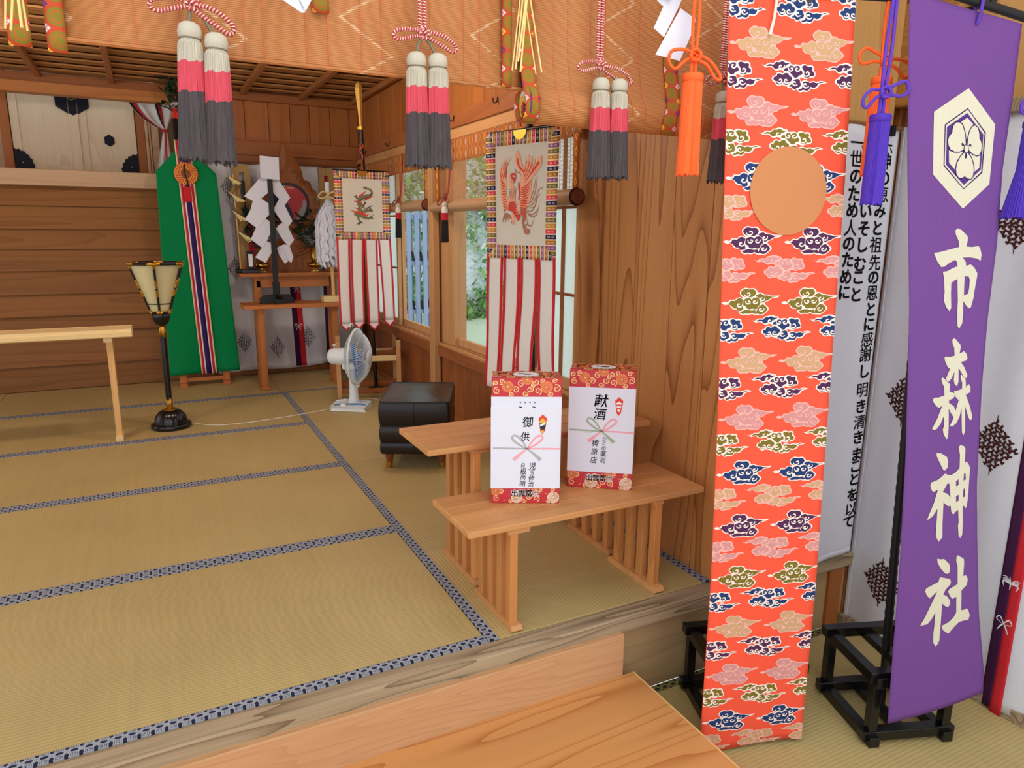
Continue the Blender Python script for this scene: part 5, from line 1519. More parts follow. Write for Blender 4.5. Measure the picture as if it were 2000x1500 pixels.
for s_, pos in (('一神の恵みと祖先の恩とに感謝し明き清きまことを以て', TXR), ('一世のため人のために', TXL), ('祭祀にいそしむこと', TXM)):
    for i, (ch, (x, z)) in enumerate(zip(s_, pos)):
        kana = ord(ch) < 0x3100
        p.text(ch, x - 0.006, z, 0.058 if not kana else 0.056, 0, 1, 1.25, 0.030 if kana else 0.010, 0.0, -0.06)
    if s_[0] == '一': p.stroke([(pos[0][0] + 0.020, pos[0][1] - 0.008, 0.004), (pos[0][0] + 0.028, pos[0][1] - 0.020, 0.007)], 0, 1)
p.build('lettering', [INK], lambda u, v, w: tcf(u, v, 0.0014 + w), tc, lift=0.0006, maxlen=0.03)

cc = thing('crest_curtain', 'white curtain with brown diamond crests along the right side wall', 'curtain', (2.331, 0.7, 0.0))
def ccf(y, z, lift=0.0):
    k = max(0.0, y - 1.45)
    return (0.010 * math.sin(y * 15 + 1) + 0.004 * math.sin(y * 40 + z * 2) - 0.10 * k * k * 4 * 0 - lift, y - 0.7, z)
MB().grid(lambda a, b: ccf(1.668 - 2.2 * a, -0.296 + 1.856 * b), 110, 50).build('cloth', WHITEC, cc, solid=0.0012)
MB().grid(lambda a, b: ccf(1.670 - 0.018 * a, -0.296 + 1.856 * b, 0.0015), 3, 50).build('hem', WHITEC, cc, solid=0.0012)
p = Print()
for k, (yy, zz) in enumerate(((1.522, 0.637), (1.218, 0.553), (1.253, 1.247), (1.521, -0.060), (0.85, 0.60), (0.86, -0.05), (0.60, 1.2), (0.30, 0.55))):
    crest_mark(p, -yy, zz, 0.135, 0.150, 0, 1, k)
p.build('diamond_crests', [BROWN], lambda u, v, w: ccf(-u, v, 0.0014 + w), cc, lift=0.0006, maxlen=0.03)
for y0 in (1.131, 0.45):
    MB().grid(lambda a, b: ccf(y0 - 0.034 * a, -0.306 + 1.86 * b, 0.002), 4, 40).build('purple_band', PURPLED, cc, solid=0.0012)
    MB().grid(lambda a, b: ccf(y0 - 0.034 - 0.034 * a, -0.318 + 1.87 * b, 0.002), 4, 40).build('red_band', RED, cc, solid=0.0012)
p = Print()
def crane(p, cx, cy, s):
    for sg in (-1, 1):
        for k in range(5):
            p.stroke(smooth_line([(cx, cy, 0.002), (cx + sg * s * (0.25 + .05 * k), cy + s * (0.32 - 0.08 * k), 0.003), (cx + sg * s * (0.5 - 0.04 * k), cy + s * (0.30 - 0.15 * k), 0.0016)], 4), 0, 1, n=2)
    p.stroke([(cx, cy - s * 0.35, .002), (cx, cy, .006), (cx - s * .1, cy + s * .4, .0025)], 0, 1)
crane(p, -1.098, 0.135, 0.055)
def butterfly(p, cx, cy, s):
    for sg in (-1, 1):
        p.stroke(smooth_line([(cx, cy, .003), (cx + sg * s * .3, cy + s * .35, .005), (cx + sg * s * .5, cy + s * .1, .003), (cx + sg * s * .15, cy - s * .05, .002)], 4), 0, 1, n=2)
        p.stroke(smooth_line([(cx, cy, .004), (cx + sg * s * .2, cy - s * .3, .005), (cx + sg * s * .35, cy - s * .6, .002)], 4), 0, 1, n=2)
butterfly(p, -1.098, 0.0, 0.05)
WHEMB = plain('white_embroidery', (236, 228, 232), 0.8, 0.2)
p.build('white_emblems', [WHEMB], lambda u, v, w: ccf(-u, v, 0.0035 + w), cc, lift=0.0006, maxlen=0.03)
# cord and clip that hold the curtains
RODM = plain('curtain_rod', (120, 84, 52), 0.5)
cr = thing('curtain_rod', 'thin brown rod carrying the crest curtain along the side wall', 'rod', (2.331, 0.7, 1.568))
MB().tube([(0, -1.3, 0), (0, 0.93, 0)], 0.007, 8).build('rod', RODM, cr)
cr = thing('curtain_rod', 'thin brown rod carrying the lettered curtain across the corner', 'rod', (2.0, 1.652, 1.553))
MB().tube([(-0.31, 0, 0), (0.32, 0, 0)], 0.007, 8).build('rod', RODM, cr)
cl = MB().box(-0.007, 0.007, -0.008, 0.008, -0.022, 0.012)
tag(cl.build('curtain_clip', IRON, None, (2.255, 1.640, 1.545), bevel=0.003), 'small black clip on the top edge of the lettered curtain', 'clip')
# ------------------------------------------------------------------ painted creature banners on poles
STRIPES = [(222, 64, 72), (30, 34, 74), (176, 112, 34), (146, 92, 134), (118, 108, 44), (198, 140, 50)]
def stripe_mat(pitch=0.0212):
    m, t = newmat('striped_braid', 0.75, 0.2)
    u, v, _ = t.uv()
    q = u * (1 / pitch)
    i = (q.floor() * (1 / 6.0)).frac()
    f = q.frac()
    col = t.ramp(i + 0.01, [(k / 6, c) for k, c in enumerate(STRIPES)], 'CONSTANT')
    a = f - 0.39
    d1 = ((v - 0.30) * 1.6).abs() + a.abs(); d2 = ((v - 0.70) * 1.6).abs() + a.abs()
    d = d1.mn(d2)
    dia = (d - 0.17).abs().lt(0.07)
    col = t.mix(dia * 0.55, col, (240, 216, 196))
    col = t.mix(f.gt(0.78), col, t.ramp((q.floor() * 0.5).frac() + 0.01, [(0, (250, 214, 196)), (0.5, (244, 220, 150))], 'CONSTANT'))
    t.base(col)
    return m
BRAID = stripe_mat()
OFFW = plain('panel_cloth', (216, 209, 192), 0.85, 0.1, var=0.02, weave=1500)
PEACH = plain('print_peach', (240, 172, 136), 0.75, 0.15)
VERM = plain('print_red', (208, 74, 56), 0.75, 0.15)
UMBER = plain('print_umber', (176, 120, 92), 0.75, 0.15)
OLIVEP = plain('print_moss', (122, 118, 88), 0.75, 0.15, var=0.15, scale=150)
DKMOSS = plain('print_dark_moss', (64, 70, 58), 0.75, 0.15)
AP = [PEACH, VERM, UMBER, OLIVEP, DKMOSS, OFFW]
TAILC = plain('streamer_cloth', (228, 222, 212), 0.85, 0.1, var=0.02, weave=1500)

def creature_banner(label, loc, rot, w, h, art, tails_to, pole_top, pole_dx, pole_dy, wavy, pointed):
    b = thing('creature_banner', label, 'banner', loc, rot, 'creature banners on black poles')
    bw = 0.054
    wv = lambda x, z: 0.004 * math.sin(z * 9 + x * 7 + wavy)
    fr = [((-w / 2, 0), (w / 2, 0), (w / 2 - bw, -bw), (-w / 2 + bw, -bw)), ((w / 2, -h), (-w / 2, -h), (-w / 2 + bw, -h + bw), (w / 2 - bw, -h + bw)),
          ((-w / 2, -h), (-w / 2, 0), (-w / 2 + bw, -bw), (-w / 2 + bw, -h + bw)), ((w / 2, 0), (w / 2, -h), (w / 2 - bw, -h + bw), (w / 2 - bw, -bw))]
    m = MB()
    for (p0, p1, p2, p3) in fr:
        n = 12
        L = math.hypot(p1[0] - p0[0], p1[1] - p0[1])
        vs = []; uv = []
        dx, dz = (p1[0] - p0[0]) / L, (p1[1] - p0[1]) / L
        for j in (0, 1):
            a, c = (p0, p1) if j == 0 else (p3, p2)
            for i in range(n + 1):
                x = a[0] + (c[0] - a[0]) * i / n; z = a[1] + (c[1] - a[1]) * i / n
                vs.append((x, wv(x, z) - 0.0008, z)); uv.append(((x - p0[0]) * dx + (z - p0[1]) * dz, j))
        m.add(vs, [(i, i + 1, n + 2 + i, n + 1 + i) for i in range(n)], 0, True, uv)
    m.build('braid_border', BRAID, b, solid=0.0016)
    MB().grid(lambda a, c: (-w / 2 + .01 + (w - .02) * a, wv(-w / 2 + w * a, -h * c) + 0.0006, -.01 - (h - .02) * c), 14, 18).build('panel', OFFW, b, solid=0.001)
    iw, ih = w - 2 * bw, h - 2 * bw
    p = Print(); art(p)
    p.build('creature_print', AP, lambda u, v, k: ((u - .5) * iw, wv((u - .5) * iw, -bw - v * ih) - 0.0012 - k, -bw - v * ih), b, lift=0.0003, maxlen=0.12)
    # four streamers edged in red
    n = 4
    sw = w / n
    for i in range(n):
        x0 = -w / 2 + sw * i; x1 = x0 + sw
        L = -tails_to[i] - h
        sag = 0.010 * math.sin(i * 2.1 + wavy)
        def st(a, c, e=0.0, x0=x0, x1=x1, L=L, i=i):
            cx = (x0 + x1) / 2 + 0.010 * (i - 1.5) * c + sag * c
            half = sw / 2 * (1.0 - 0.10 * c) - 0.002
            x = cx + (a * 2 - 1) * half
            return (x, wv(x, -h - L * c) + 0.012 * math.sin(c * 4 + i) * c * 1.2 - 0.010 * (i % 2) * c - e, -h + 0.004 - L * c)
        s = MB().grid(lambda a, c: st(a, c), 4, 18).build('streamer', TAILC, b, solid=0.001)
        if pointed:
            q0, q1 = st(0, 1), st(1, 1); tip = (st(.5, 1)[0], st(.5, 1)[1], q0[2] - 0.045)
            MB().add([q0, q1, tip], [(0, 2, 1)]).build('streamer_point', TAILC, s, solid=0.001)
            for qa in (q0, q1): MB().tube([qa, tip], 0.0055, 6).build('red_edging', RED, s)
        for a0, a1 in ((0.0, 0.13), (0.87, 1.0)):
            MB().grid(lambda a, c: st(a0 + (a1 - a0) * a, c, 0.002), 1, 18).build('red_edging', RED, s, solid=0.003)
    # gilt clasp and pole
    MB().prism([(0.036 * math.cos(math.pi * k / 10), -0.006, -0.002 - 0.036 * math.sin(math.pi * k / 10)) for k in range(11)], (0, -0.003, 0)).build('gilt_clasp', GOLD, b)
    MB().tube([(-w / 2 - .004, 0.004, 0.0), (w / 2 + .004, 0.004, 0.0)], 0.006, 8).build('cross_rod', BLACK, b)
    base = Vector((pole_dx, pole_dy, -loc[2])); top = Vector((0.012, 0.024, pole_top))
    MB().tube([tuple(base), tuple(top)], 0.0135, 12).build('pole', BLACK, b)
    d = (top - base).normalized()
    MB().tube([tuple(top), tuple(top + d * 0.020)], 0.034, 16).build('guard_disc', GOLD, b)
    bl = MB()
    prof = [(0.0, 0.010), (0.08, 0.013), (0.20, 0.023), (0.25, 0.025), (0.275, 0.019), (0.295, 0.001)]
    vs = []
    for z, r in prof:
        c = top + d * (0.02 + z)
        vs += [(c.x - r, c.y, c.z), (c.x, c.y - r * .45, c.z), (c.x + r, c.y, c.z), (c.x, c.y + r * .45, c.z)]
    bl.add(vs, [(i * 4 + k, i * 4 + (k + 1) % 4, (i + 1) * 4 + (k + 1) % 4, (i + 1) * 4 + k) for i in range(len(prof) - 1) for k in range(4)], 0)
    bl.build('spear_blade', plain('gilt_wood', (206, 158, 70), 0.4, 0.4, 0.35, var=0.05), b)
    rc = plain('vermilion_cord', (214, 74, 40), 0.7)
    MB().tube(smooth_line([(0.004, -0.008, 0.16), (-0.010, -0.014, 0.13), (0.008, -0.014, 0.10), (0.0, -0.012, 0.05), (0.006, -0.010, 0.010)], 5), 0.0045, 6).build('hanging_cord', rc, b)
    MB().tube([(0.004 + 0.012 * math.cos(t * .8), -0.008, 0.165 + 0.016 * math.sin(t * .8)) for t in range(8)], 0.0035, 5, closed=True).build('cord_loop', rc, b)
    MB().lathe([(0.075, 0.0), (0.075, 0.02), (0.05, 0.03), (0.02, 0.045)], 20, (base.x, base.y, base.z)).build('foot', BLACK, b)
    return b

def phoenix(p):
    Z = lambda x, y: ((x - 40) / 850, (y + 30) / 1600)
    def P(pts, mat, ly=1): p.poly([Z(a, b) for a, b in smooth_line(pts, 3, True)], mat, ly)
    def Sx(pts, mat, ly=2): p.stroke([(*Z(a, b), w / 930) for a, b, w in smooth_line(pts, 4)], mat, ly, n=2)
    # tall plumes behind
    Sx([(560, 470, 60), (470, 330, 80), (425, 210, 95), (415, 130, 85)], 0); Sx([(540, 410, 18), (460, 330, 22), (430, 250, 26), (422, 190, 18)], 1, 3)
    Sx([(600, 560, 50), (680, 420, 70), (750, 310, 85), (775, 240, 85)], 0); Sx([(640, 440, 18), (700, 360, 24), (755, 280, 26)], 1, 3)
    # left wing
    P([(200, 450), (240, 480), (248, 620), (235, 720), (265, 800), (290, 900), (215, 1000), (160, 880), (130, 700), (125, 450), (150, 300), (200, 330)], 0)
    for a, b, c in (((235, 480), (235, 320), (315, 160)), ((225, 470), (215, 300), (250, 165)), ((215, 480), (190, 330), (205, 190)), ((195, 500), (155, 380), (165, 240)), ((180, 560), (135, 440), (132, 320))):
        Sx([(*a, 30), (*b, 26), (*c, 6)], 0, 1); Sx([(a[0] + 3, a[1], 9), (b[0] + 4, b[1], 12), ((b[0] + c[0]) / 2, (b[1] + c[1]) / 2, 5)], 1, 3)
    for k in range(11):
        y = 560 + k * 40
        Sx([(225 + k * 3, y + 20, 6), (185 + k * 2, y + 10 + k * 3, 13), (138 + k * 5, y - 40 + k * 14, 4)], 1, 3)
    # right wing
    P([(480, 440), (530, 450), (570, 340), (545, 160), (560, 330), (605, 130), (620, 300), (650, 150), (655, 330), (700, 190), (670, 380), (640, 480), (660, 700), (640, 860), (570, 980), (480, 1010), (440, 900), (475, 800), (480, 620)], 0, 2)
    for a, b, c in (((525, 450), (560, 330), (545, 170)), ((540, 480), (600, 330), (608, 150)), ((548, 520), (630, 360), (655, 170)), ((550, 570), (650, 420), (700, 215))):
        Sx([(*a, 12), (*b, 26), (*c, 5)], 0, 2); Sx([(*a, 8), (*b, 13), ((b[0] + c[0]) / 2, (b[1] + c[1]) / 2, 5)], 1, 3)
    for k in range(13):
        y = 560 + k * 34
        Sx([(495 - k * 2, y + 95, 7), (560, y + 75 + k * 4, 15), (655 - k * 8, y - 20 + k * 17, 4)], 1, 3)
    Sx([(450, 560, 16), (455, 640, 34), (470, 740, 30), (450, 840, 24)], 1, 3)
    # neck, head, breast
    Sx([(320, 450, 50), (300, 540, 44), (330, 620, 56), (350, 700, 90), (345, 800, 110), (340, 880, 100)], 0, 3)
    P([(310, 430), (360, 415), (405, 450), (400, 500), (375, 580), (350, 530), (330, 500)], 1, 4)
    for k in range(4): Sx([(345 + k * 18, 425, 10), (350 + k * 17, 405, 3)], 1, 4)
    Sx([(345, 460, 8), (375, 465, 14), (395, 480, 6)], 5, 5)
    for k in range(6): Sx([(290 + k * 24, 650, 5), (300 + k * 18, 740 + 20 * (k % 2), 9), (310 + k * 16, 830, 3)], 2, 4)
    P([(290, 880), (390, 870), (425, 1010), (480, 1110), (430, 1175), (390, 1095), (330, 1025), (270, 1000)], 1, 4)
    for k in range(5): Sx([(395 + k * 6, 900 + 40 * k, 12), (440 + 8 * k, 905 + 38 * k, 6)], 0, 5)
    # thighs, legs and claws
    Sx([(350, 1060, 40), (345, 1130, 70), (365, 1190, 40)], 0, 3); Sx([(350, 1190, 14), (375, 1240, 4)], 2, 4); Sx([(330, 1185, 14), (320, 1230, 4)], 2, 4)
    Sx([(320, 1130, 24), (270, 1090, 34), (220, 1080, 40), (180, 1140, 26), (165, 1190, 6)], 2, 3); Sx([(225, 1100, 20), (215, 1200, 5)], 2, 3); Sx([(255, 1110, 18), (268, 1180, 5)], 2, 3)
    Sx([(510, 1010, 90), (540, 1100, 80), (520, 1180, 44), (535, 1270, 40), (570, 1340, 62), (620, 1350, 40)], 2, 3); Sx([(535, 1180, 20), (545, 1120, 10)], 1, 4)
    Sx([(600, 1340, 24), (635, 1300, 8)], 2, 4); Sx([(560, 1250, 18), (600, 1225, 10), (610, 1250, 4)], 2, 4)
    # trailing plumes
    for pts in ([(580, 960), (680, 910), (750, 750), (775, 690), (840, 665)], [(570, 970), (700, 960), (750, 820), (790, 760)], [(575, 990), (650, 1030), (720, 930), (735, 780)], [(560, 1000), (650, 1110), (740, 1080), (780, 930)], [(575, 1010), (640, 1080), (720, 1050), (765, 980)], [(600, 900), (660, 870), (720, 700), (740, 480)], [(620, 880), (690, 700), (715, 520)], [(575, 1090), (600, 1230), (660, 1250), (700, 1150)], [(380, 330), (400, 390), (460, 420), (480, 470)]):
        n = len(pts)
        Sx([(a, b, 10 if 0 < i < n - 1 else 4) for i, (a, b) in enumerate(pts)], 2, 2)

def dragon(p):
    Z = lambda x, y: ((x - 292) / 700, (y - 278) / 970)
    def Sx(pts, mat, ly=2): p.stroke([(*Z(a, b), w / 820) for a, b, w in smooth_line(pts, 4)], mat, ly, n=2)
    Sx([(655, 430, 10), (690, 440, 44), (735, 455, 30)], 3, 1)
    Sx([(720, 450, 26), (785, 470, 34), (812, 530, 40), (770, 580, 54), (680, 595, 60), (600, 640, 62), (570, 710, 70), (600, 770, 78), (650, 800, 60)], 3, 2)
    Sx([(800, 500, 8), (806, 540, 12), (760, 600, 12), (650, 640, 14), (600, 690, 12)], 4, 3)
    Sx([(560, 830, 60), (620, 840, 70), (680, 860, 60), (740, 830, 70), (800, 850, 40)], 3, 2)
    Sx([(490, 920, 30), (540, 930, 70), (600, 950, 60), (680, 985, 44), (740, 1000, 36)], 3, 2)
    Sx([(545, 960, 50), (565, 1030, 36), (580, 1080, 26)], 3, 2)
    for a, b in (((580, 1080), (520, 1110)), ((580, 1085), (560, 1125)), ((585, 1080), (640, 1085)), ((585, 1070), (615, 1050))): Sx([(*a, 20), (*b, 8)], 4, 3)
    Sx([(730, 1000, 30), (790, 980, 26)], 3, 2)
    for a, b in (((780, 990), (825, 1000)), ((785, 980), (825, 925)), ((775, 975), (760, 930))): Sx([(*a, 16), (*b, 6)], 4, 3)
    Sx([(570, 660, 26), (545, 620, 22), (520, 600, 20)], 3, 2)
    for a, b in (((530, 605), (490, 600)), ((530, 600), (535, 560)), ((540, 625), (520, 640))): Sx([(*a, 16), (*b, 6)], 4, 3)
    Sx([(690, 700, 26), (670, 740, 22), (650, 770, 18)], 4, 3)
    Sx([(740, 800, 16), (790, 770, 14), (815, 760, 5)], 4, 3); Sx([(760, 860, 14), (815, 870, 5)], 4, 3)
    for pts in ([(560, 610, 10), (610, 580, 24), (650, 545, 22), (710, 500, 6)], [(650, 680, 8), (710, 640, 30), (760, 620, 22), (830, 580, 5)], [(490, 685, 5), (560, 700, 26), (620, 720, 22), (660, 765, 8)], [(430, 855, 4), (500, 885, 26), (580, 890, 34), (640, 925, 34), (700, 950, 24), (740, 905, 6)], [(600, 860, 8), (640, 900, 26), (690, 930, 12)], [(470, 800, 3), (550, 830, 8), (580, 850, 6)]):
        Sx(pts, 1, 3)
    for k in range(7): Sx([(570 + 8 * k, 670 - 9 * k + 20, 3), (600 + 14 * k, 690 - 10 * k, 4)], 4, 3)
    Sx([(610, 800, 10), (640, 830, 26), (660, 860, 10)], 5, 4); Sx([(730, 830, 8), (750, 815, 5)], 5, 4)

creature_banner('white banner with red phoenix print and rainbow braid border, before the near window', (1.346, 2.583, 1.592), math.radians(-72), 0.395, 0.500, phoenix, [-1.06, -1.10, -1.06, -1.0], 0.35, 0.05, 0.05, 0.4, False)
creature_banner('white banner with green dragon print and rainbow braid border, in the far corner', (1.378, 5.05, 1.606), math.radians(-2), 0.392, 0.470, dragon, [-1.07, -1.06, -1.075, -1.055], 0.275, 0.08, 0.10, 2.0, True)

# ------------------------------------------------------------------ window blinds, valance and their tassels
VAL = brocade('valance_brocade', (190, 104, 48), (176, 92, 38), s=0.050)
m_, t = newmat('valance_cloth', 0.8, 0.15)
u, v, _ = t.uv()
a = (u * (1 / 0.052)).frac() - 0.5; b = (v * (1 / 0.066)).frac() - 0.5
a2 = (u * (1 / 0.052) + 0.5).frac() - 0.5; b2 = (v * (1 / 0.066) + 0.5).frac() - 0.5
d1 = a.abs() * 1.5 + b.abs(); d2 = a2.abs() * 1.5 + b2.abs()
k1 = (d1 - 0.26).abs().lt(0.10); k2 = (d2 - 0.24).abs().lt(0.09)
ci = ((u * (1 / 0.052)).floor() * 0.37).frac()
cc_ = t.ramp(ci, [(0, (236, 176, 60)), (0.4, (232, 214, 200)), (0.75, (236, 170, 50))], 'CONSTANT')
t.base(t.mix(k1, t.mix(k2 * 0.85, (186, 100, 44), (216, 142, 60)), cc_))
VALC = m_
va = thing('window_valance', 'orange brocade valance along the beam over both windows', 'valance', (1.633, 4.3, 1.60))
def strip_uv(name, mat, parent, f, nu, nv, Lu, Lv, solid=0.0015):
    vs = []; uv = []
    for j in range(nv + 1):
        for i in range(nu + 1):
            vs.append(f(i / nu, j / nv)); uv.append((Lu * i / nu, Lv * j / nv))
    return MB().add(vs, [(j * (nu + 1) + i, j * (nu + 1) + i + 1, (j + 1) * (nu + 1) + i + 1, (j + 1) * (nu + 1) + i) for j in range(nv) for i in range(nu)], 0, True, uv).build(name, mat, parent, solid=solid)
strip_uv('cloth', VALC, va, lambda a, b: (0.004 * math.sin(a * 60), 1.72 - 3.43 * a, -0.008 + 0.128 * b), 120, 3, 3.43, 0.128)
SUD, t = newmat('open_window_blind', 0.7, 0.2)
x, y_, z = t.xyz(t.coord())
nt = SUD.node_tree
t.base(lin((186, 130, 84)))
s1 = (z * (1 / 0.0056)).frac().lt(0.34); s2 = (y_ * (1 / 0.085)).frac().lt(0.05)
n = t.noise(t.comb(y_ * 3, z * 400, 0), 1.0, 1)
tr = nt.nodes.new('ShaderNodeBsdfTransparent'); mx = nt.nodes.new('ShaderNodeMixShader')
fac = (s1 * (n * 0.5 + 0.6)).mx(s2)
nt.links.new(fac.s, mx.inputs[0]); nt.links.new(tr.outputs[0], mx.inputs[1]); nt.links.new(t.b.outputs[0], mx.inputs[2])
nt.links.new(mx.outputs[0], nt.nodes['Material Output'].inputs[0])
ROLLM = wood('blind_roll', (190, 150, 112), (150, 112, 78), 'y', 3.0, 5, 0.5)
REDC = plain('dull_red_cord', (150, 62, 48), 0.7)
TAS2 = tassel_mat('dyed_small_tassel', [(0.0, (226, 220, 208)), (0.22, (186, 40, 50)), (0.48, (36, 30, 30))], 0.16, 0.006)
def window_blind(label, ya, yb, zc, ty, lab2, bandy):
    w = thing('rolled_window_blind', label, 'blind', (1.615, (ya + yb) / 2, zc), 0, 'half rolled blinds on the windows')
    c = (ya + yb) / 2
    MB().grid(lambda a, b: (0.010, ya - c + (yb - ya) * a, 0.028 + (1.722 - zc - 0.028) * b), 2, 2).build('open_sheet', SUD, w)
    MB().tube([(0, ya - c, 0), (0, yb - c, 0)], 0.034, 20).build('roll', ROLLM, w)
    m = MB()
    sp = [(0.031 * k / 70 * math.cos(k * 0.5), ya - c - 0.002, 0.031 * k / 70 * math.sin(k * 0.5)) for k in range(71)]
    m.tube(sp, 0.0026, 5)
    m.build('roll_end', plain('roll_end_brown', (140, 76, 42), 0.6), w)
    MB().lathe([(0.0005, 0), (0.035, 0), (0.037, 0.012)], 20).build('roll_cap', plain('roll_cap_dark', (48, 24, 16), 0.6), w, (0, ya - c - 0.0005, 0)).rotation_euler = (math.radians(-90), 0, 0)
    for y0 in bandy:
        strip_uv('brocade_band', VALC, w, lambda a, b: (0.006, y0 - c + 0.05 * a, 0.03 + (1.60 - zc - 0.03) * b), 1, 4, 0.05, 0.24)
    g = thing('window_tassel', lab2, 'tassel', (1.568, ty, zc - 0.005), 0, 'small tassels on the window blinds')
    s = MB(); strand_skirt(s, [(0.014, 0.0), (0.018, -0.012), (0.019, -0.08), (0.022, -0.20)], 48, 0.008, 4)
    o = s.build('skirt', TAS2, g)
    MB().lathe([(0.003, 0.028), (0.012, 0.026), (0.018, 0.014), (0.015, 0.0)], 20).build('head', TASW, g)
    MB().tube(smooth_line([(0, 0, 0.026), (0.012, 0, 0.06), (0.026, 0, 0.12), (0.040, 0, 1.72 - zc)], 4), 0.0058, 8).build('cord', REDC, g)
    b = MB(); 
    b.tube(smooth_line([(0.0, 0.0, 0.055), (-0.012, -0.04, 0.075), (-0.012, -0.062, 0.066), (-0.010, -0.045, 0.050), (0, 0, 0.05)], 5), 0.0042, 6)
    b.tube(smooth_line([(0.0, 0.0, 0.05), (-0.012, 0.05, 0.045), (-0.012, 0.085, 0.020), (-0.010, 0.07, 0.010), (0, 0, 0.045)], 5), 0.0042, 6)
    b.build('bow', REDC, g)
window_blind('half rolled bamboo blind on the far window, its rough roll end showing', 4.385, 5.98, 1.362, 4.84, 'small dark tassel on the far window blind', (4.40, 5.5))
window_blind('half rolled bamboo blind on the near window, behind the phoenix banner', 2.585, 4.275, 1.345, 3.965, 'small dark tassel on the near window blind', (2.588, 4.20))
for i, (yy, zz) in enumerate(((3.40, 1.852), (3.98, 1.838), (5.22, 1.822), (5.85, 1.82))):
    hk = MB().tube(smooth_line([(0, 0, 0.012), (-0.004, 0, -0.012), (-0.014, 0, -0.020), (-0.024, 0, -0.014), (-0.026, 0, 0.004)], 4), 0.003, 6)
    tag(hk.build('coat_hook', IRON, None, (XW - 0.037, yy, zz)), ('small black hook on the beam nearest the rolled blind', 'small black hook on the beam, second from the rolled blind', 'small black hook on the beam beside the middle tassel pair', 'small black hook on the beam nearest the back corner')[i], 'hook', 'iron hooks on the beam')

# ------------------------------------------------------------------ back corner: crest curtain, tables, offerings
bc = thing('crest_curtain', 'white curtain with dark diamond crests across the back wall', 'curtain', (1.02, 6.12, 0))
def bcf(x, z, lift=0.0): return (x - 1.02, 0.014 * math.sin(x * 19) + 0.006 * math.sin(x * 43 + z * 3) - lift, z)
MB().grid(lambda a, b: bcf(0.43 + 1.20 * a, (0.035 + 0.05 * a + 0.012 * math.sin(a * 9)) * (1 - b) + 1.705 * b), 80, 40).build('cloth', WHITEC, bc, solid=0.0015)
p = Print()
for k, (x, z) in enumerate(((0.642, 0.295), (0.901, 0.236), (1.157, 0.308), (0.612, 0.890), (0.607, 1.523), (1.40, 0.88), (1.15, 0.90), (0.90, 0.86))):
    crest_mark(p, x, z, 0.108, 0.152, 0, 1, k + 40, 0.62)
p.build('diamond_crests', [plain('dark_brown_print', (38, 24, 22), 0.8, 0.1)], lambda u, v, w: bcf(u, v, 0.002 + w), bc, lift=0.0008, maxlen=0.05)
for x0, sk in ((1.00, 0.05), (1.30, 0.01)):
    for k, (m, nm) in enumerate(((PURPLED, 'purple_band'), (RED, 'red_band'))):
        MB().grid(lambda a, b: bcf(x0 + 0.042 * k + 0.042 * a + sk * (1 - b), 0.06 * (1 - b) + 1.70 * b, 0.003), 3, 30).build(nm, m, bc, solid=0.0015)
p = Print()
for z in (0.40, 0.72): butterfly(p, 1.082, z, 0.06)
p.build('white_emblems', [WHEMB], lambda u, v, w: bcf(u, v, 0.005 + w), bc, lift=0.0006, maxlen=0.05)
cr = thing('curtain_rod', 'thin brown rod carrying the crest curtain on the back wall', 'rod', (1.02, 6.12, 1.71))
MB().tube([(-0.62, 0, 0), (0.64, 0, 0)], 0.008, 8).build('rod', RODM, cr)

def back_table(label, x0, x1, y0, y1, zt, lx, apron, depth_legs):
    cx, cy = (x0 + x1) / 2, (y0 + y1) / 2
    t_ = thing('offering_table', label, 'table', (cx, cy, 0), 0, 'offering tables at the back wall')
    MB().prism([(x0 - cx, y0 - cy, zt - .028), (x0 - cx, y0 - cy, zt), (x0 - cx, y1 - cy, zt), (x0 - cx, y1 - cy, zt - .028)], (x1 - x0, 0, 0)).build('table_top', W_TABX, t_, bevel=0.004)
    if apron: box('apron', W_TABX, x0 + .12 - cx, x1 - .10 - cx, y0 + .05 - cy, y0 + .075 - cy, zt - .115, zt - .028, t_)
    for x in lx:
        for k in range(4):
            yy = y0 + .05 + (y1 - y0 - .13) * k / 3 - cy
            box('leg', W_TABZ, x - cx - .022, x - cx + .022, yy, yy + .030, 0.022, zt - .028, t_, 0.003)
        box('foot_rail', W_TABX, x - cx - .030, x - cx + .030, y0 + .02 - cy, y1 - .02 - cy, 0.0, 0.024, t_, 0.005)
        box('bracket', W_TABX, x - cx - .026, x - cx + .026, y0 + .035 - cy, y1 - .035 - cy, zt - .062, zt - .028, t_, 0.006)
    return t_
back_table('lower brown offering table at the back, bearing the black paper-streamer stand', 0.590, 1.335, 5.50, 5.76, 0.650, (0.715, 1.265), False, 0)
back_table('taller brown offering table at the back, bearing the flame-shaped mirror frame', 0.612, 1.395, 5.80, 6.08, 0.868, (0.742, 1.335), True, 0)

# black stand with folded white paper (gohei)
go = thing('paper_streamer_stand', 'black stand with folded zigzag white paper and a square sheet on top', 'ritual stand', (0.846, 5.63, 0.650), 0)
for ax in (0, 1):
    pts = [(-0.125, 0.0), (-0.125, 0.036), (-0.095, 0.062), (0.095, 0.062), (0.125, 0.036), (0.125, 0.0), (0.07, 0.0), (0.06, 0.010), (-0.06, 0.010), (-0.07, 0.0)]
    P3 = [((a, -0.024, z) if ax == 0 else (-0.024, a * 0.8, z)) for a, z in pts]
    MB().prism(P3, (0, 0.048, 0) if ax == 0 else (0.048, 0, 0)).build('base_foot', BLACK, go, bevel=0.003)
MB().box(-0.018, 0.018, -0.014, 0.014, 0.03, 0.93).build('staff', BLACKM, go, bevel=0.002)
box('staff_collar', BLACKM, -0.024, 0.024, -0.020, 0.020, 0.04, 0.16, go, 0.003)
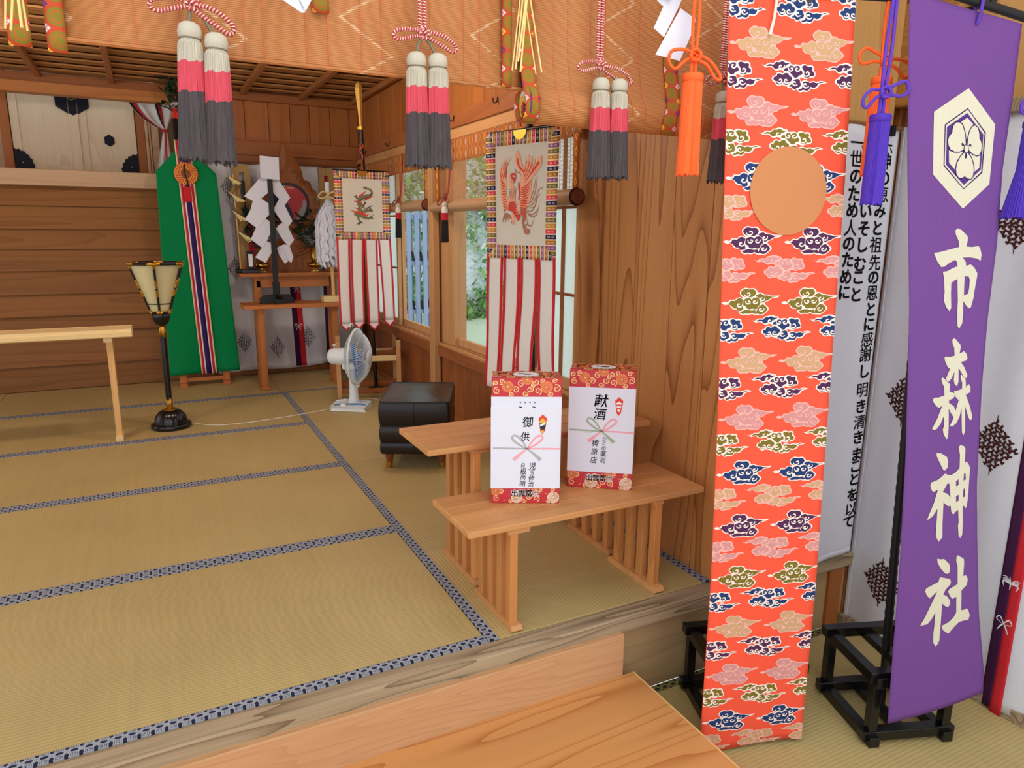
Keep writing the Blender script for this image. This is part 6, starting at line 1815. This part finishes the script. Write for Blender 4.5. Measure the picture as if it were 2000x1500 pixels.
def gz(px, py, y=5.60):     # sheet outline given in metres
    return (px - 0.846, y - 5.63, py - 0.650)
sq = [(0.779, 1.722), (0.912, 1.716), (0.908, 1.558), (0.776, 1.564)]
MB().prism([gz(a, b, 5.585) for a, b in sq], (0, 0.0015, 0)).build('square_sheet', PAPER, go)
LF = [[(0.776, 1.566), (0.838, 1.566), (0.848, 1.48), (0.740, 1.392), (0.662, 1.437)],
      [(0.735, 1.452), (0.846, 1.378), (0.846, 1.33), (0.740, 1.205), (0.658, 1.272), (0.70, 1.34)],
      [(0.775, 1.302), (0.846, 1.245), (0.846, 1.20), (0.770, 1.06), (0.690, 1.128), (0.72, 1.19)],
      [(0.800, 1.115), (0.846, 1.09), (0.846, 1.055), (0.784, 0.952), (0.712, 0.995)]]
RF = [[(0.856, 1.566), (0.908, 1.566), (0.990, 1.436), (0.940, 1.372), (0.900, 1.43), (0.858, 1.475)],
      [(0.905, 1.42), (0.945, 1.38), (0.998, 1.265), (0.955, 1.21), (0.905, 1.275), (0.860, 1.345), (0.880, 1.38)],
      [(0.920, 1.25), (0.962, 1.222), (1.003, 1.125), (0.960, 1.07), (0.915, 1.13), (0.872, 1.205), (0.89, 1.23)],
      [(0.925, 1.09), (0.965, 1.085), (0.990, 0.995), (0.972, 0.948), (0.952, 0.97), (0.92, 1.055), (0.875, 1.07)],
      [(0.872, 1.065), (0.92, 1.06), (0.952, 0.965), (0.925, 0.944), (0.885, 1.01)]]
for i, pts in enumerate(LF + RF):
    k = i if i < 4 else i - 4
    s = -1 if i < 4 else 1
    P3 = []
    for a, b in pts:
        P3.append((a - 0.846, 0.022 - 0.004 * (4 - k) + 0.10 * abs(a - 0.846), b - 0.650))
    MB().prism(P3, (0, 0.0012, 0)).build('paper_fold', PAPER, go)

# onusa: wand of white paper strips in a wooden base
on_ = thing('paper_strip_wand', 'wand thick with hanging white paper strips, standing in a pale wooden base', 'ritual wand', (1.258, 5.60, 0.650), 0)
box('base_block', W_PINEX, -0.075, 0.075, -0.05, 0.05, 0.0, 0.046, on_, 0.006)
MB().tube([(0.012, 0, 0.04), (0.005, 0, 0.5), (0.0, 0, 0.895)], 0.0125, 10).build('handle', W_PINEZ, on_)
MB().tube([(0, 0, 0.83), (0, 0, 0.905)], 0.017, 10).build('paper_cap', PAPER, on_)
for sg in (-1, 1):
    MB().tube(smooth_line([(0, -0.016, 0.815), (sg * 0.04, -0.03, 0.835), (sg * 0.075, -0.03, 0.80), (sg * 0.05, -0.025, 0.785), (0, -0.016, 0.80)], 5), 0.005, 6).build('straw_tie', STRAW, on_)
rnd = random.Random(5)
strips = MB()
for k in range(120):
    a = rnd.random() * 2 * math.pi
    R = 0.025 + 0.085 * rnd.random() ** 0.6
    zt = 0.83 - 0.5 * R - 0.05 * rnd.random(); zb = 0.26 + 0.12 * rnd.random()
    w = 0.009 + 0.005 * rnd.random()
    n = 9
    tx, ty = -math.sin(a), math.cos(a)
    pts = []
    for j in range(n + 1):
        f = j / n
        rr = R * min(1.0, (f * 3.2) ** 0.6) + 0.008 * ((j % 2) - 0.5)
        sh = 0.010 * ((j % 2) - 0.5) * 2
        z = zt + (zb - zt) * f
        c = (rr * math.cos(a) + tx * sh, rr * math.sin(a) * 0.75 + ty * sh, z)
        pts.append(((c[0] - tx * w, c[1] - ty * w, z), (c[0] + tx * w, c[1] + ty * w, z)))
    vs = [q for p_ in pts for q in p_]
    strips.add(vs, [(2 * j, 2 * j + 1, 2 * j + 3, 2 * j + 2) for j in range(n)])
strips.build('paper_strips', PAPER, on_, kind='stuff')

# carved flame frame with painted round panel
CARVE = wood('carved_wood', (150, 88, 44), (108, 56, 26), 'z', 2.0, 6, 0.5, var=0.02)
fm = thing('flame_mirror_frame', 'carved wooden flame-shaped frame around a red and dark round panel', 'ritual frame', (1.03, 5.96, 0.868), 0)
C0 = (0.0, 0.535)
n = 72
def outer(k):
    a = 2 * math.pi * k / n + math.pi / 2
    r = 0.232 + 0.010 * math.cos(k * 2 * math.pi / 4.5)
    d = abs(((k + n / 2) % n) - n / 2) / n * 2          # 0 at the tip
    r += 0.225 * max(0.0, 1 - d / 0.20) ** 1.7
    return (C0[0] + r * math.cos(a) - (0.02 if d < .02 else 0), C0[1] + r * math.sin(a))
ring_o = [outer(k) for k in range(n)]
ring_i = [(C0[0] + 0.158 * math.cos(2 * math.pi * k / n + math.pi / 2), C0[1] + 0.158 * math.sin(2 * math.pi * k / n + math.pi / 2)) for k in range(n)]
m = MB()
vs = []
for (o, i_) in zip(ring_o, ring_i):
    mid = ((o[0] + i_[0]) / 2, (o[1] + i_[1]) / 2)
    vs += [(i_[0], -0.004, i_[1]), (i_[0], -0.016, i_[1]), (mid[0], -0.026, mid[1]), (o[0], -0.010, o[1]), (o[0], 0.018, o[1]), (i_[0], 0.018, i_[1])]
m.add(vs, [(k * 6 + j, k * 6 + (j + 1) % 6, ((k + 1) % n) * 6 + (j + 1) % 6, ((k + 1) % n) * 6 + j) for k in range(n) for j in range(6)], 0)
m.build('carved_ring', CARVE, fm)
m = MB()
for k in range(0, n, 2):
    a = 2 * math.pi * k / n + math.pi / 2
    d = abs(((k + n / 2) % n) - n / 2) / n * 2
    R = 0.198 + 0.09 * max(0.0, 1 - d / 0.2) ** 1.7
    c = (C0[0] + R * math.cos(a), C0[1] + R * math.sin(a))
    s = 1 if (k // 2) % 2 else -1
    m.tube([(c[0] + (0.020 - 0.0024 * j) * math.cos(a + s * j * 0.8), -0.025, c[1] + (0.020 - 0.0024 * j) * math.sin(a + s * j * 0.8)) for j in range(8)], 0.0052, 5)
m.build('scroll_carving', CARVE, fm, kind='stuff')
DARKB = plain('lacquer_dark_blue', (42, 34, 58), 0.35, 0.4)
MB().lathe([(0.0005, -0.004), (0.160, -0.004), (0.160, 0.006)], 48).build('round_panel', DARKB, fm, (C0[0], 0.0, C0[1])).rotation_euler = (math.radians(90), 0, 0)
p = Print()
p.poly(smooth_line([(-0.01, 0.135), (0.06, 0.125), (0.12, 0.07), (0.140, 0.0), (0.11, -0.08), (0.05, -0.135), (0.015, -0.145), (0.03, -0.09), (0.0, -0.02), (-0.03, 0.05), (-0.04, 0.11)], 4, True), 0, 1)
p.poly(smooth_line([(0.05, -0.135), (0.075, -0.06), (0.10, -0.02), (0.115, 0.03), (0.138, 0.0), (0.115, -0.08), (0.08, -0.12)], 4, True), 1, 2)
for k in range(5): p.stroke([(-0.05 + 0.02 * k, 0.138 - 0.004 * k, 0.006), (-0.035 + 0.02 * k, 0.115 - 0.01 * (k % 2), 0.003)], 2, 3, n=2)
p.build('painted_swirl', [plain('lacquer_red', (178, 54, 58), 0.35, 0.4), plain('silver_grey', (150, 146, 140), 0.35, 0.5, 0.3), plain('pale_gold_leaf', (232, 212, 150), 0.4, 0.4)], lambda u, v, w: (C0[0] + u, -0.0062 - w, C0[1] + v), fm, lift=0.0006)
MB().prism([(-0.20, -0.03, 0.0), (-0.20, -0.03, 0.085), (-0.17, -0.03, 0.10), (0.17, -0.03, 0.10), (0.20, -0.03, 0.085), (0.20, -0.03, 0.0)], (0, 0.07, 0)).build('plinth', CARVE, fm, bevel=0.004)
m = MB()
m.prism([(-0.17, -0.012, 0.095), (-0.20, -0.012, 0.15), (-0.15, -0.012, 0.20), (-0.08, -0.012, 0.27), (0.0, -0.012, 0.305), (0.08, -0.012, 0.27), (0.15, -0.012, 0.20), (0.20, -0.012, 0.15), (0.17, -0.012, 0.095)], (0, 0.03, 0))
m.build('cloud_pedestal', CARVE, fm, bevel=0.006)
m = MB()
for sg in (-1, 1):
    m.tube(smooth_line([(sg * 0.02, -0.018, 0.13), (sg * 0.09, -0.02, 0.15), (sg * 0.15, -0.02, 0.19), (sg * 0.20, -0.02, 0.235), (sg * 0.185, -0.02, 0.20)], 5), 0.011, 8)
    m.tube(smooth_line([(sg * 0.03, -0.018, 0.20), (sg * 0.07, -0.02, 0.22), (sg * 0.10, -0.02, 0.20), (sg * 0.08, -0.02, 0.17), (sg * 0.06, -0.02, 0.19)], 5), 0.008, 8)
m.build('pedestal_scrolls', CARVE, fm, kind='stuff')

# sakaki branches in brass vases, boards, gilt zigzag, small black stand
LEAF = plain('evergreen_leaf', (24, 54, 32), 0.3, 0.5, var=0.25, scale=15)
TWIG = plain('twig_bark', (70, 60, 40), 0.8)
def branch(mb, n, w, h, seed, size=0.05, twigs=None):
    rnd = random.Random(seed)
    for k in range(n):
        x = (rnd.random() - 0.5) * w; z = rnd.random() * h; y = (rnd.random() - 0.5) * w * 0.7
        a = rnd.random() * 6.28; el = rnd.random() * 1.2 - 0.3
        d = Vector((math.cos(a) * math.cos(el), math.sin(a) * math.cos(el), math.sin(el)))
        s = d.cross(Vector((rnd.random() - .5, rnd.random() - .5, 1))).normalized()
        nn = d.cross(s)
        L = size * (0.7 + 0.6 * rnd.random()); W = L * 0.24
        b = Vector((x, y, z))
        pts = [b, b + d * L * .3 + s * W, b + d * L * .7 + s * W * .8, b + d * L, b + d * L * .7 - s * W * .8, b + d * L * .3 - s * W]
        mid = [b + d * L * .3 - nn * L * .06, b + d * L * .7 - nn * L * .06]
        mb.add([tuple(q) for q in pts + mid], [(0, 6, 1), (1, 6, 7, 2), (2, 7, 3), (0, 5, 6), (5, 4, 7, 6), (4, 3, 7)])
        if twigs is not None: twigs.tube([(x * .2, y * .2, max(0.0, z - h * .35)), (x, y, z)], 0.0022, 4)
def vase(label, x):
    v = thing('evergreen_vase', label, 'vase', (x, 5.94, 0.868), 0, 'brass vases of evergreen sprigs')
    MB().lathe([(0.040, 0.0), (0.042, 0.012), (0.024, 0.022), (0.022, 0.032), (0.050, 0.040), (0.060, 0.055), (0.056, 0.068), (0.026, 0.080), (0.022, 0.13), (0.030, 0.18), (0.036, 0.19)], 24).build('vase_body', BRASS, v)
    m = MB(); t2 = MB(); branch(m, 60, 0.22, 0.24, int(x * 100), 0.085, t2)
    m.v = [(q[0], q[1] * 0.6 - 0.02, q[2] + 0.22) for q in m.v]; t2.v = [(q[0], q[1] * 0.6 - .02, q[2] + 0.19) for q in t2.v]
    m.build('leaves', LEAF, v, kind='stuff'); t2.build('twigs', TWIG, v, kind='stuff')
vase('brass vase of dark evergreen sprigs left of the flame-shaped frame', 0.79)
vase('brass vase of dark evergreen sprigs right of the flame-shaped frame', 1.20)
W_BRD = wood('wood_board_pale', (176, 138, 84), (146, 106, 58), 'z', 1.0, 6, 0.5)
def board(label, x, side):
    b = thing('slotted_board', label, 'board', (x, 6.03, 0.868), 0, 'tall slotted boards on the back table')
    m = MB()
    m.box(-0.062, -0.018, -0.008, 0.008, 0.05, 0.82).box(0.018, 0.062, -0.008, 0.008, 0.05, 0.82).box(-0.018, 0.018, -0.008, 0.008, 0.05, 0.60).box(-0.018, 0.018, -0.008, 0.008, 0.765, 0.82)
    m.build('board', W_BRD, b)
    box('foot', W_TABX, -0.05, 0.05, -0.03, 0.03, 0.0, 0.05, b)
    MB().tube([(0.0, -0.014, 0.30), (0.004, -0.016, 0.70)], 0.014, 10).build('black_scabbard', BLACK, b)
    box('red_tag', RED, 0.018, 0.060, -0.024, -0.014, 0.12, 0.44, b)
board('tall pale slotted board with black scabbard at the left of the back table', 0.697, -1)
board('tall slotted board at the right of the back table, behind the white paper strips', 1.350, 1)
gs = thing('gilt_zigzag', 'crumpled gilt zigzag streamer left of the black paper stand', 'ritual streamer', (0.625, 5.92, 1.13), 0)
GF = plain('gold_foil', (176, 152, 96), 0.3, 0.5, 0.8, var=0.2, scale=40, bump=0.004)
zz = [(-0.02, 0.46, 0), (0.03, 0.40, -.02), (-0.02, 0.34, .0), (0.05, 0.27, -.03), (0.0, 0.20, 0.0), (0.06, 0.13, -.03), (0.02, 0.05, 0), (0.10, -0.02, -.02)]
for i in range(len(zz) - 1):
    a, b = Vector((zz[i][0], zz[i][2], zz[i][1])), Vector((zz[i + 1][0], zz[i + 1][2], zz[i + 1][1]))
    MB().add([tuple(a + Vector((-0.024, 0, .01))), tuple(a + Vector((0.024, 0.01, -.01))), tuple(b + Vector((0.024, 0, .01))), tuple(b + Vector((-0.024, 0.01, -.01)))], [(0, 1, 2, 3)]).build('foil_fold', GF, gs, solid=0.0012)
MB().tube([(0.01, 0.012, -0.262), (0.0, 0.012, 0.48)], 0.006, 8).build('rod', W_PINEZ, gs)
ls = thing('small_black_stand', 'small black lacquered stand with pale label at the left of the back table', 'stand', (0.70, 5.86, 0.868), 0)
box('base', BLACK, -0.07, 0.07, -0.04, 0.04, 0.0, 0.028, ls, 0.004)
box('body', BLACKM, -0.024, 0.024, -0.02, 0.02, 0.028, 0.17, ls, 0.003)
box('pale_label', WHP, -0.016, 0.016, -0.0225, -0.0205, 0.05, 0.145, ls, 0.0005)
MB().tube([(-0.05, 0, 0.012), (-0.11, 0, 0.02)], 0.018, 10).build('side_knob', BLACKM, ls)

# ------------------------------------------------------------------ green hanging cloth with mirror (masakaki)
GREEN = plain('green_cloth', (0, 132, 72), 0.75, 0.15, var=0.04, scale=6, weave=1400)
gb = thing('green_banner_stand', 'bright green hanging cloth with striped centre band on a low wooden stand', 'banner', (0.31, 5.93, 0), 0)
gx = lambda x: x - 0.31
for x in (0.157, 0.468):
    box('post', W_TABZ, gx(x) - .026, gx(x) + .026, -0.02, 0.025, 0.0, 1.35, gb, 0.003)
    box('foot', W_TABZ, gx(x) - .028, gx(x) + .028, -0.06, 0.06, 0.0, 0.03, gb, 0.003)
box('rail', W_TABX, gx(0.183), gx(0.442), -0.012, 0.012, 0.035, 0.065, gb, 0.002)
box('rail', W_TABX, gx(0.10), gx(0.50), 0.0, 0.02, 1.35, 1.40, gb, 0.002)
MB().tube([(gx(0.283), 0.006, 1.38), (gx(0.262), 0.006, 2.22)], 0.014, 10).build('staff', W_PINEZ, gb)
top = [(0.100, 1.605), (0.180, 1.690), (0.248, 1.770), (0.268, 1.80), (0.300, 1.795), (0.36, 1.735), (0.440, 1.665), (0.504, 1.600)]
def gcl(a, b):
    xt = top[0][0] + (top[-1][0] - top[0][0]) * a
    zt = interp(top, xt)
    xb = 0.066 + 0.504 * a; zb = 0.098 + 0.010 * a
    x = xb + (xt - xb) * b; z = zb + (zt - zb) * b
    return (gx(x), -0.036 - 0.004 * math.sin(a * 7 + b * 2) - 0.012 * math.exp(-((b - 0.0) * 9) ** 2) * math.sin(a * 9), z)
MB().grid(gcl, 42, 50).build('green_cloth', GREEN, gb, solid=0.0015)
cols = [((236, 210, 170), 0.010), ((206, 40, 52), 0.015), ((240, 232, 232), 0.010), ((52, 28, 96), 0.036), ((240, 232, 232), 0.008), ((206, 40, 52), 0.016), ((236, 210, 170), 0.011)]
x0 = -0.053
for c_, w_ in cols:
    xm, w2 = x0 + w_ / 2, w_
    def bandf(a, b, x0=x0, w2=w2):
        f = b
        xc = 0.345 + (0.288 - 0.345) * f
        z = 0.098 + (1.83 - 0.098) * f
        return (gx(xc + (x0 + w2 * a) * (1.0 + 0.05 * (1 - f))), -0.0465, z)
    MB().grid(bandf, 1, 24).build('silk_band', plain('silk_band_%d%d%d' % c_, c_, 0.7, 0.2), gb, solid=0.0012)
    x0 += w_
WOV, t = newmat('woven_gold_cord', 0.5, 0.4)
u, v, _ = t.uv()
k = ((u * 60.0 + v * 2.0)).frac()
t.base(t.mix(k.lt(0.5), (206, 78, 34), (240, 172, 74)))
mo = MB()
for r in (0.040, 0.056, 0.072):
    mo.tube([(gx(0.297) + r * math.cos(2 * math.pi * q / 36), -0.060 + (0.004 if r > .06 else 0), 1.593 + r * math.sin(2 * math.pi * q / 36)) for q in range(36)], 0.0105, 8, closed=True)
mo.build('woven_wreath', WOV, gb)
MIR = plain('mirror_metal', (206, 196, 184), 0.08, 0.5, 1.0, var=0.02)
MB().lathe([(0.0005, 0), (0.034, 0), (0.036, 0.004)], 28).build('mirror', MIR, gb, (gx(0.297), -0.060, 1.593)).rotation_euler = (math.radians(90), 0, 0)
MB().box(gx(0.297) - .026, gx(0.297) + .026, -0.062, -0.052, 1.395, 1.505).build('red_tab', RED, gb, bevel=0.002)
MB().tube(smooth_line([(gx(0.290), -0.068, 1.66), (gx(0.285), -0.072, 1.60), (gx(0.300), -0.072, 1.55), (gx(0.300), -0.066, 1.50)], 5), 0.006, 6).build('cord', BLACKM, gb)
# tricoloured silk and evergreen sprig at the head of the staff
SILK3, t = newmat('three_colour_silk', 0.7, 0.2)
_, _, z = t.xyz(t.coord())
t.base(t.ramp(z * -3.2, [(0.0, (236, 226, 220)), (0.14, (214, 60, 44)), (0.36, (34, 26, 26)), (0.93, (120, 116, 110))], 'CONSTANT'))
MB().grid(lambda a, b: (-0.030 + 0.060 * a, -0.006 * math.sin(a * 9), -0.31 * b), 8, 10).build('silk_streamer', SILK3, gb, (gx(0.268), -0.034, 2.09), solid=0.002)
m = MB(); t2 = MB(); branch(m, 70, 0.13, 0.24, 77, 0.07, t2)
m.v = [(q[0] + gx(0.262), q[1] - 0.02, q[2] + 2.02) for q in m.v]; t2.v = [(q[0] + gx(0.262), q[1] - 0.02, q[2] + 2.02) for q in t2.v]
m.build('leaves', LEAF, gb, kind='stuff'); t2.build('twigs', TWIG, gb, kind='stuff')

# ------------------------------------------------------------------ tied-back curtain in the altar opening
SILKW = plain('white_silk', (226, 224, 218), 0.6, 0.25, var=0.03)
dr = thing('altar_drape', 'white silk drape with dark red edging, tied back in the altar opening', 'curtain', (0.20, 6.45, 1.95), 0)
A = [(-0.262, 0.24), (-0.215, 0.16), (-0.155, 0.09), (-0.08, 0.035), (0.0, 0.0)]
B = [(0.09, 0.24), (0.075, 0.17), (0.055, 0.10), (0.03, 0.05), (0.012, 0.0)]
def sw(a, b):
    i = min(int(b * 4), 3); f = b * 4 - i
    l = (A[i][0] + (A[i + 1][0] - A[i][0]) * f, A[i][1] + (A[i + 1][1] - A[i][1]) * f)
    r = (B[i][0] + (B[i + 1][0] - B[i][0]) * f, B[i][1] + (B[i + 1][1] - B[i][1]) * f)
    return (l[0] + (r[0] - l[0]) * a, 0.018 * math.sin(a * 19) * (1 - 0.7 * b), l[1] + (r[1] - l[1]) * a)
MB().grid(sw, 40, 16).build('swag', SILKW, dr, solid=0.001)
MB().grid(lambda a, b: (-0.012 - 0.075 * b + (0.03 + 0.10 * b) * a, 0.012 * math.sin(a * 14), -0.33 * b), 20, 12).build('fall', SILKW, dr, solid=0.001)
for off_, m, nm in ((0.0, plain('dark_edging', (44, 26, 48), 0.7), 'dark_edging'), (0.08, RED, 'red_edging')):
    MB().grid(lambda a, b: tuple(Vector(sw(off_ + 0.07 * a, b)) + Vector((0, -0.016, 0))), 2, 16).build(nm, m, dr, solid=0.001)
    MB().grid(lambda a, b: tuple(Vector(sw(0.56 + off_ + 0.07 * a, b)) + Vector((0, -0.022, 0))), 2, 16).build(nm, m, dr, solid=0.001)
MB().tube([(0.0, -0.012, 0.0), (-0.004, -0.02, -0.12), (-0.006, -0.02, -0.30)], 0.006, 6).build('tie_cord', RED, dr)
MB().tube([(0.02 * math.cos(q), 0.02 * math.sin(q), 0.004 * math.sin(2 * q)) for q in [k * 0.6 for k in range(10)]], 0.007, 6, closed=True).build('tie_knot', RED, dr)

# ------------------------------------------------------------------ outside the windows
GR, t = newmat('mossy_ground', 0.95, 0.05)
co = t.coord()
n1 = t.noise(co, 1.6, 4); n2 = t.noise(co, 16, 4, 0.7)
t.base(t.mix(n2 * 0.6, t.mix(n1, (190, 200, 160), (126, 154, 92)), (226, 228, 220)))
struct(MB().box(1.9, 16, 1.0, 14.5, -0.60, -0.50).build('ground', GR))
RK, t = newmat('stony_bank', 0.95, 0.05)
co = t.coord()
n1 = t.noise(co, 2.4, 4); n2 = t.noise(co, 14, 4)
t.base(t.ramp(n2 * 0.7 + n1 * 0.4, [(0.30, (128, 148, 116)), (0.45, (192, 204, 194)), (0.60, (228, 232, 236)), (0.75, (200, 212, 202))]))
t.bump(n2, 0.06, 0.8)
rb = random.Random(3)
def hill(a, b):
    x = 2.0 + 14 * a; y = 12.9 + 5.5 * b
    z = -0.52 + 6.5 * b ** 0.85 + 0.18 * math.sin(x * 3.1 + b * 9) + 0.14 * math.sin(x * 7.3 + b * 23)
    return (x, y - 0.15 * math.sin(x * 4), z)
bank = MB().grid(hill, 90, 50).build('hill', RK)
struct(bank)
def foliage(name, label, n, rng, cols, seed, size):
    rnd = random.Random(seed)
    m = MB()
    for k in range(n):
        a, b = rng(rnd)
        x, y, z = hill(a, b)
        d = Vector((rnd.random() - .5, rnd.random() - .8, rnd.random() - .3)).normalized()
        s = d.cross(Vector((0.2, 0.3, 1))).normalized()
        L = size * (0.5 + rnd.random())
        p = Vector((x, y - 0.25 * rnd.random(), z + 0.15 * rnd.random()))
        m.add([tuple(p), tuple(p + d * L * .5 + s * L * .22), tuple(p + d * L), tuple(p + d * L * .5 - s * L * .22)], [(0, 1, 2, 3)], rnd.randrange(len(cols)))
    o = m.build(name, cols, None, kind='stuff')
    tag(o, label, 'foliage')
    return o
G1 = plain('leaf_light_green', (158, 206, 120), 0.6, 0.3, var=0.2); G2 = plain('leaf_mid_green', (110, 166, 96), 0.6, 0.3, var=0.2); G3 = plain('leaf_pale', (232, 238, 226), 0.6, 0.3, var=0.1); G4 = plain('leaf_brown', (170, 150, 128), 0.7, 0.2, var=0.2)
foliage('ground_cover', 'low green plants along the foot of the stony bank outside', 5000, lambda r: (r.random() * 0.75, abs(r.gauss(0.0, 0.035))), [G1, G2, G1, G2], 1, 0.16)
foliage('bank_foliage', 'leafy plants and dry stems over the stony bank outside the windows', 34000, lambda r: (r.random() * 0.8, 0.12 + 0.8 * r.random()), [G3, G3, G3, G3, G2, G1, G1, G4], 2, 0.10)
foliage('bank_bushes', 'brighter green bushes on the bank outside the windows', 5000, lambda r: (r.random() * 0.8, 0.30 + 0.07 * r.gauss(0, 1)), [G1, G2, G3], 9, 0.20)
# grey slatted fence
fe = thing('garden_fence', 'weathered pale grey fence of upright slats outside the far window', 'fence', (3.35, 9.55, -0.5), 0)
for i in range(9):
    x = -0.62 + i * 0.118
    box('slat', W_OUT, x, x + 0.062, -0.02, 0.005, 0.0, 1.98, fe, 0.003)
    x2 = x + 0.070
    box('back_slat', W_OUT, x2 - 0.004, x2 + 0.046, 0.075, 0.095, 0.0, 1.94, fe, 0.003)
for z in (0.545, 1.225, 1.86):
    box('rail', W_OUT, -0.66, 0.47, 0.012, 0.065, z, z + 0.062, fe, 0.003)
DK = plain('dark_notch', (40, 44, 54), 0.9)
for i in range(9):
    for z in (0.607, 1.287):
        MB().prism([(-0.60 + i * 0.118 + .075, 0.004, z), (-0.60 + i * 0.118 + .045, 0.004, z + 0.10), (-0.60 + i * 0.118 + .058, 0.004, z + 0.14), (-0.60 + i * 0.118 + .085, 0.004, z + 0.12), (-0.60 + i * 0.118 + .10, 0.004, z)], (0, 0.012, 0)).build('wedge', DK, fe)
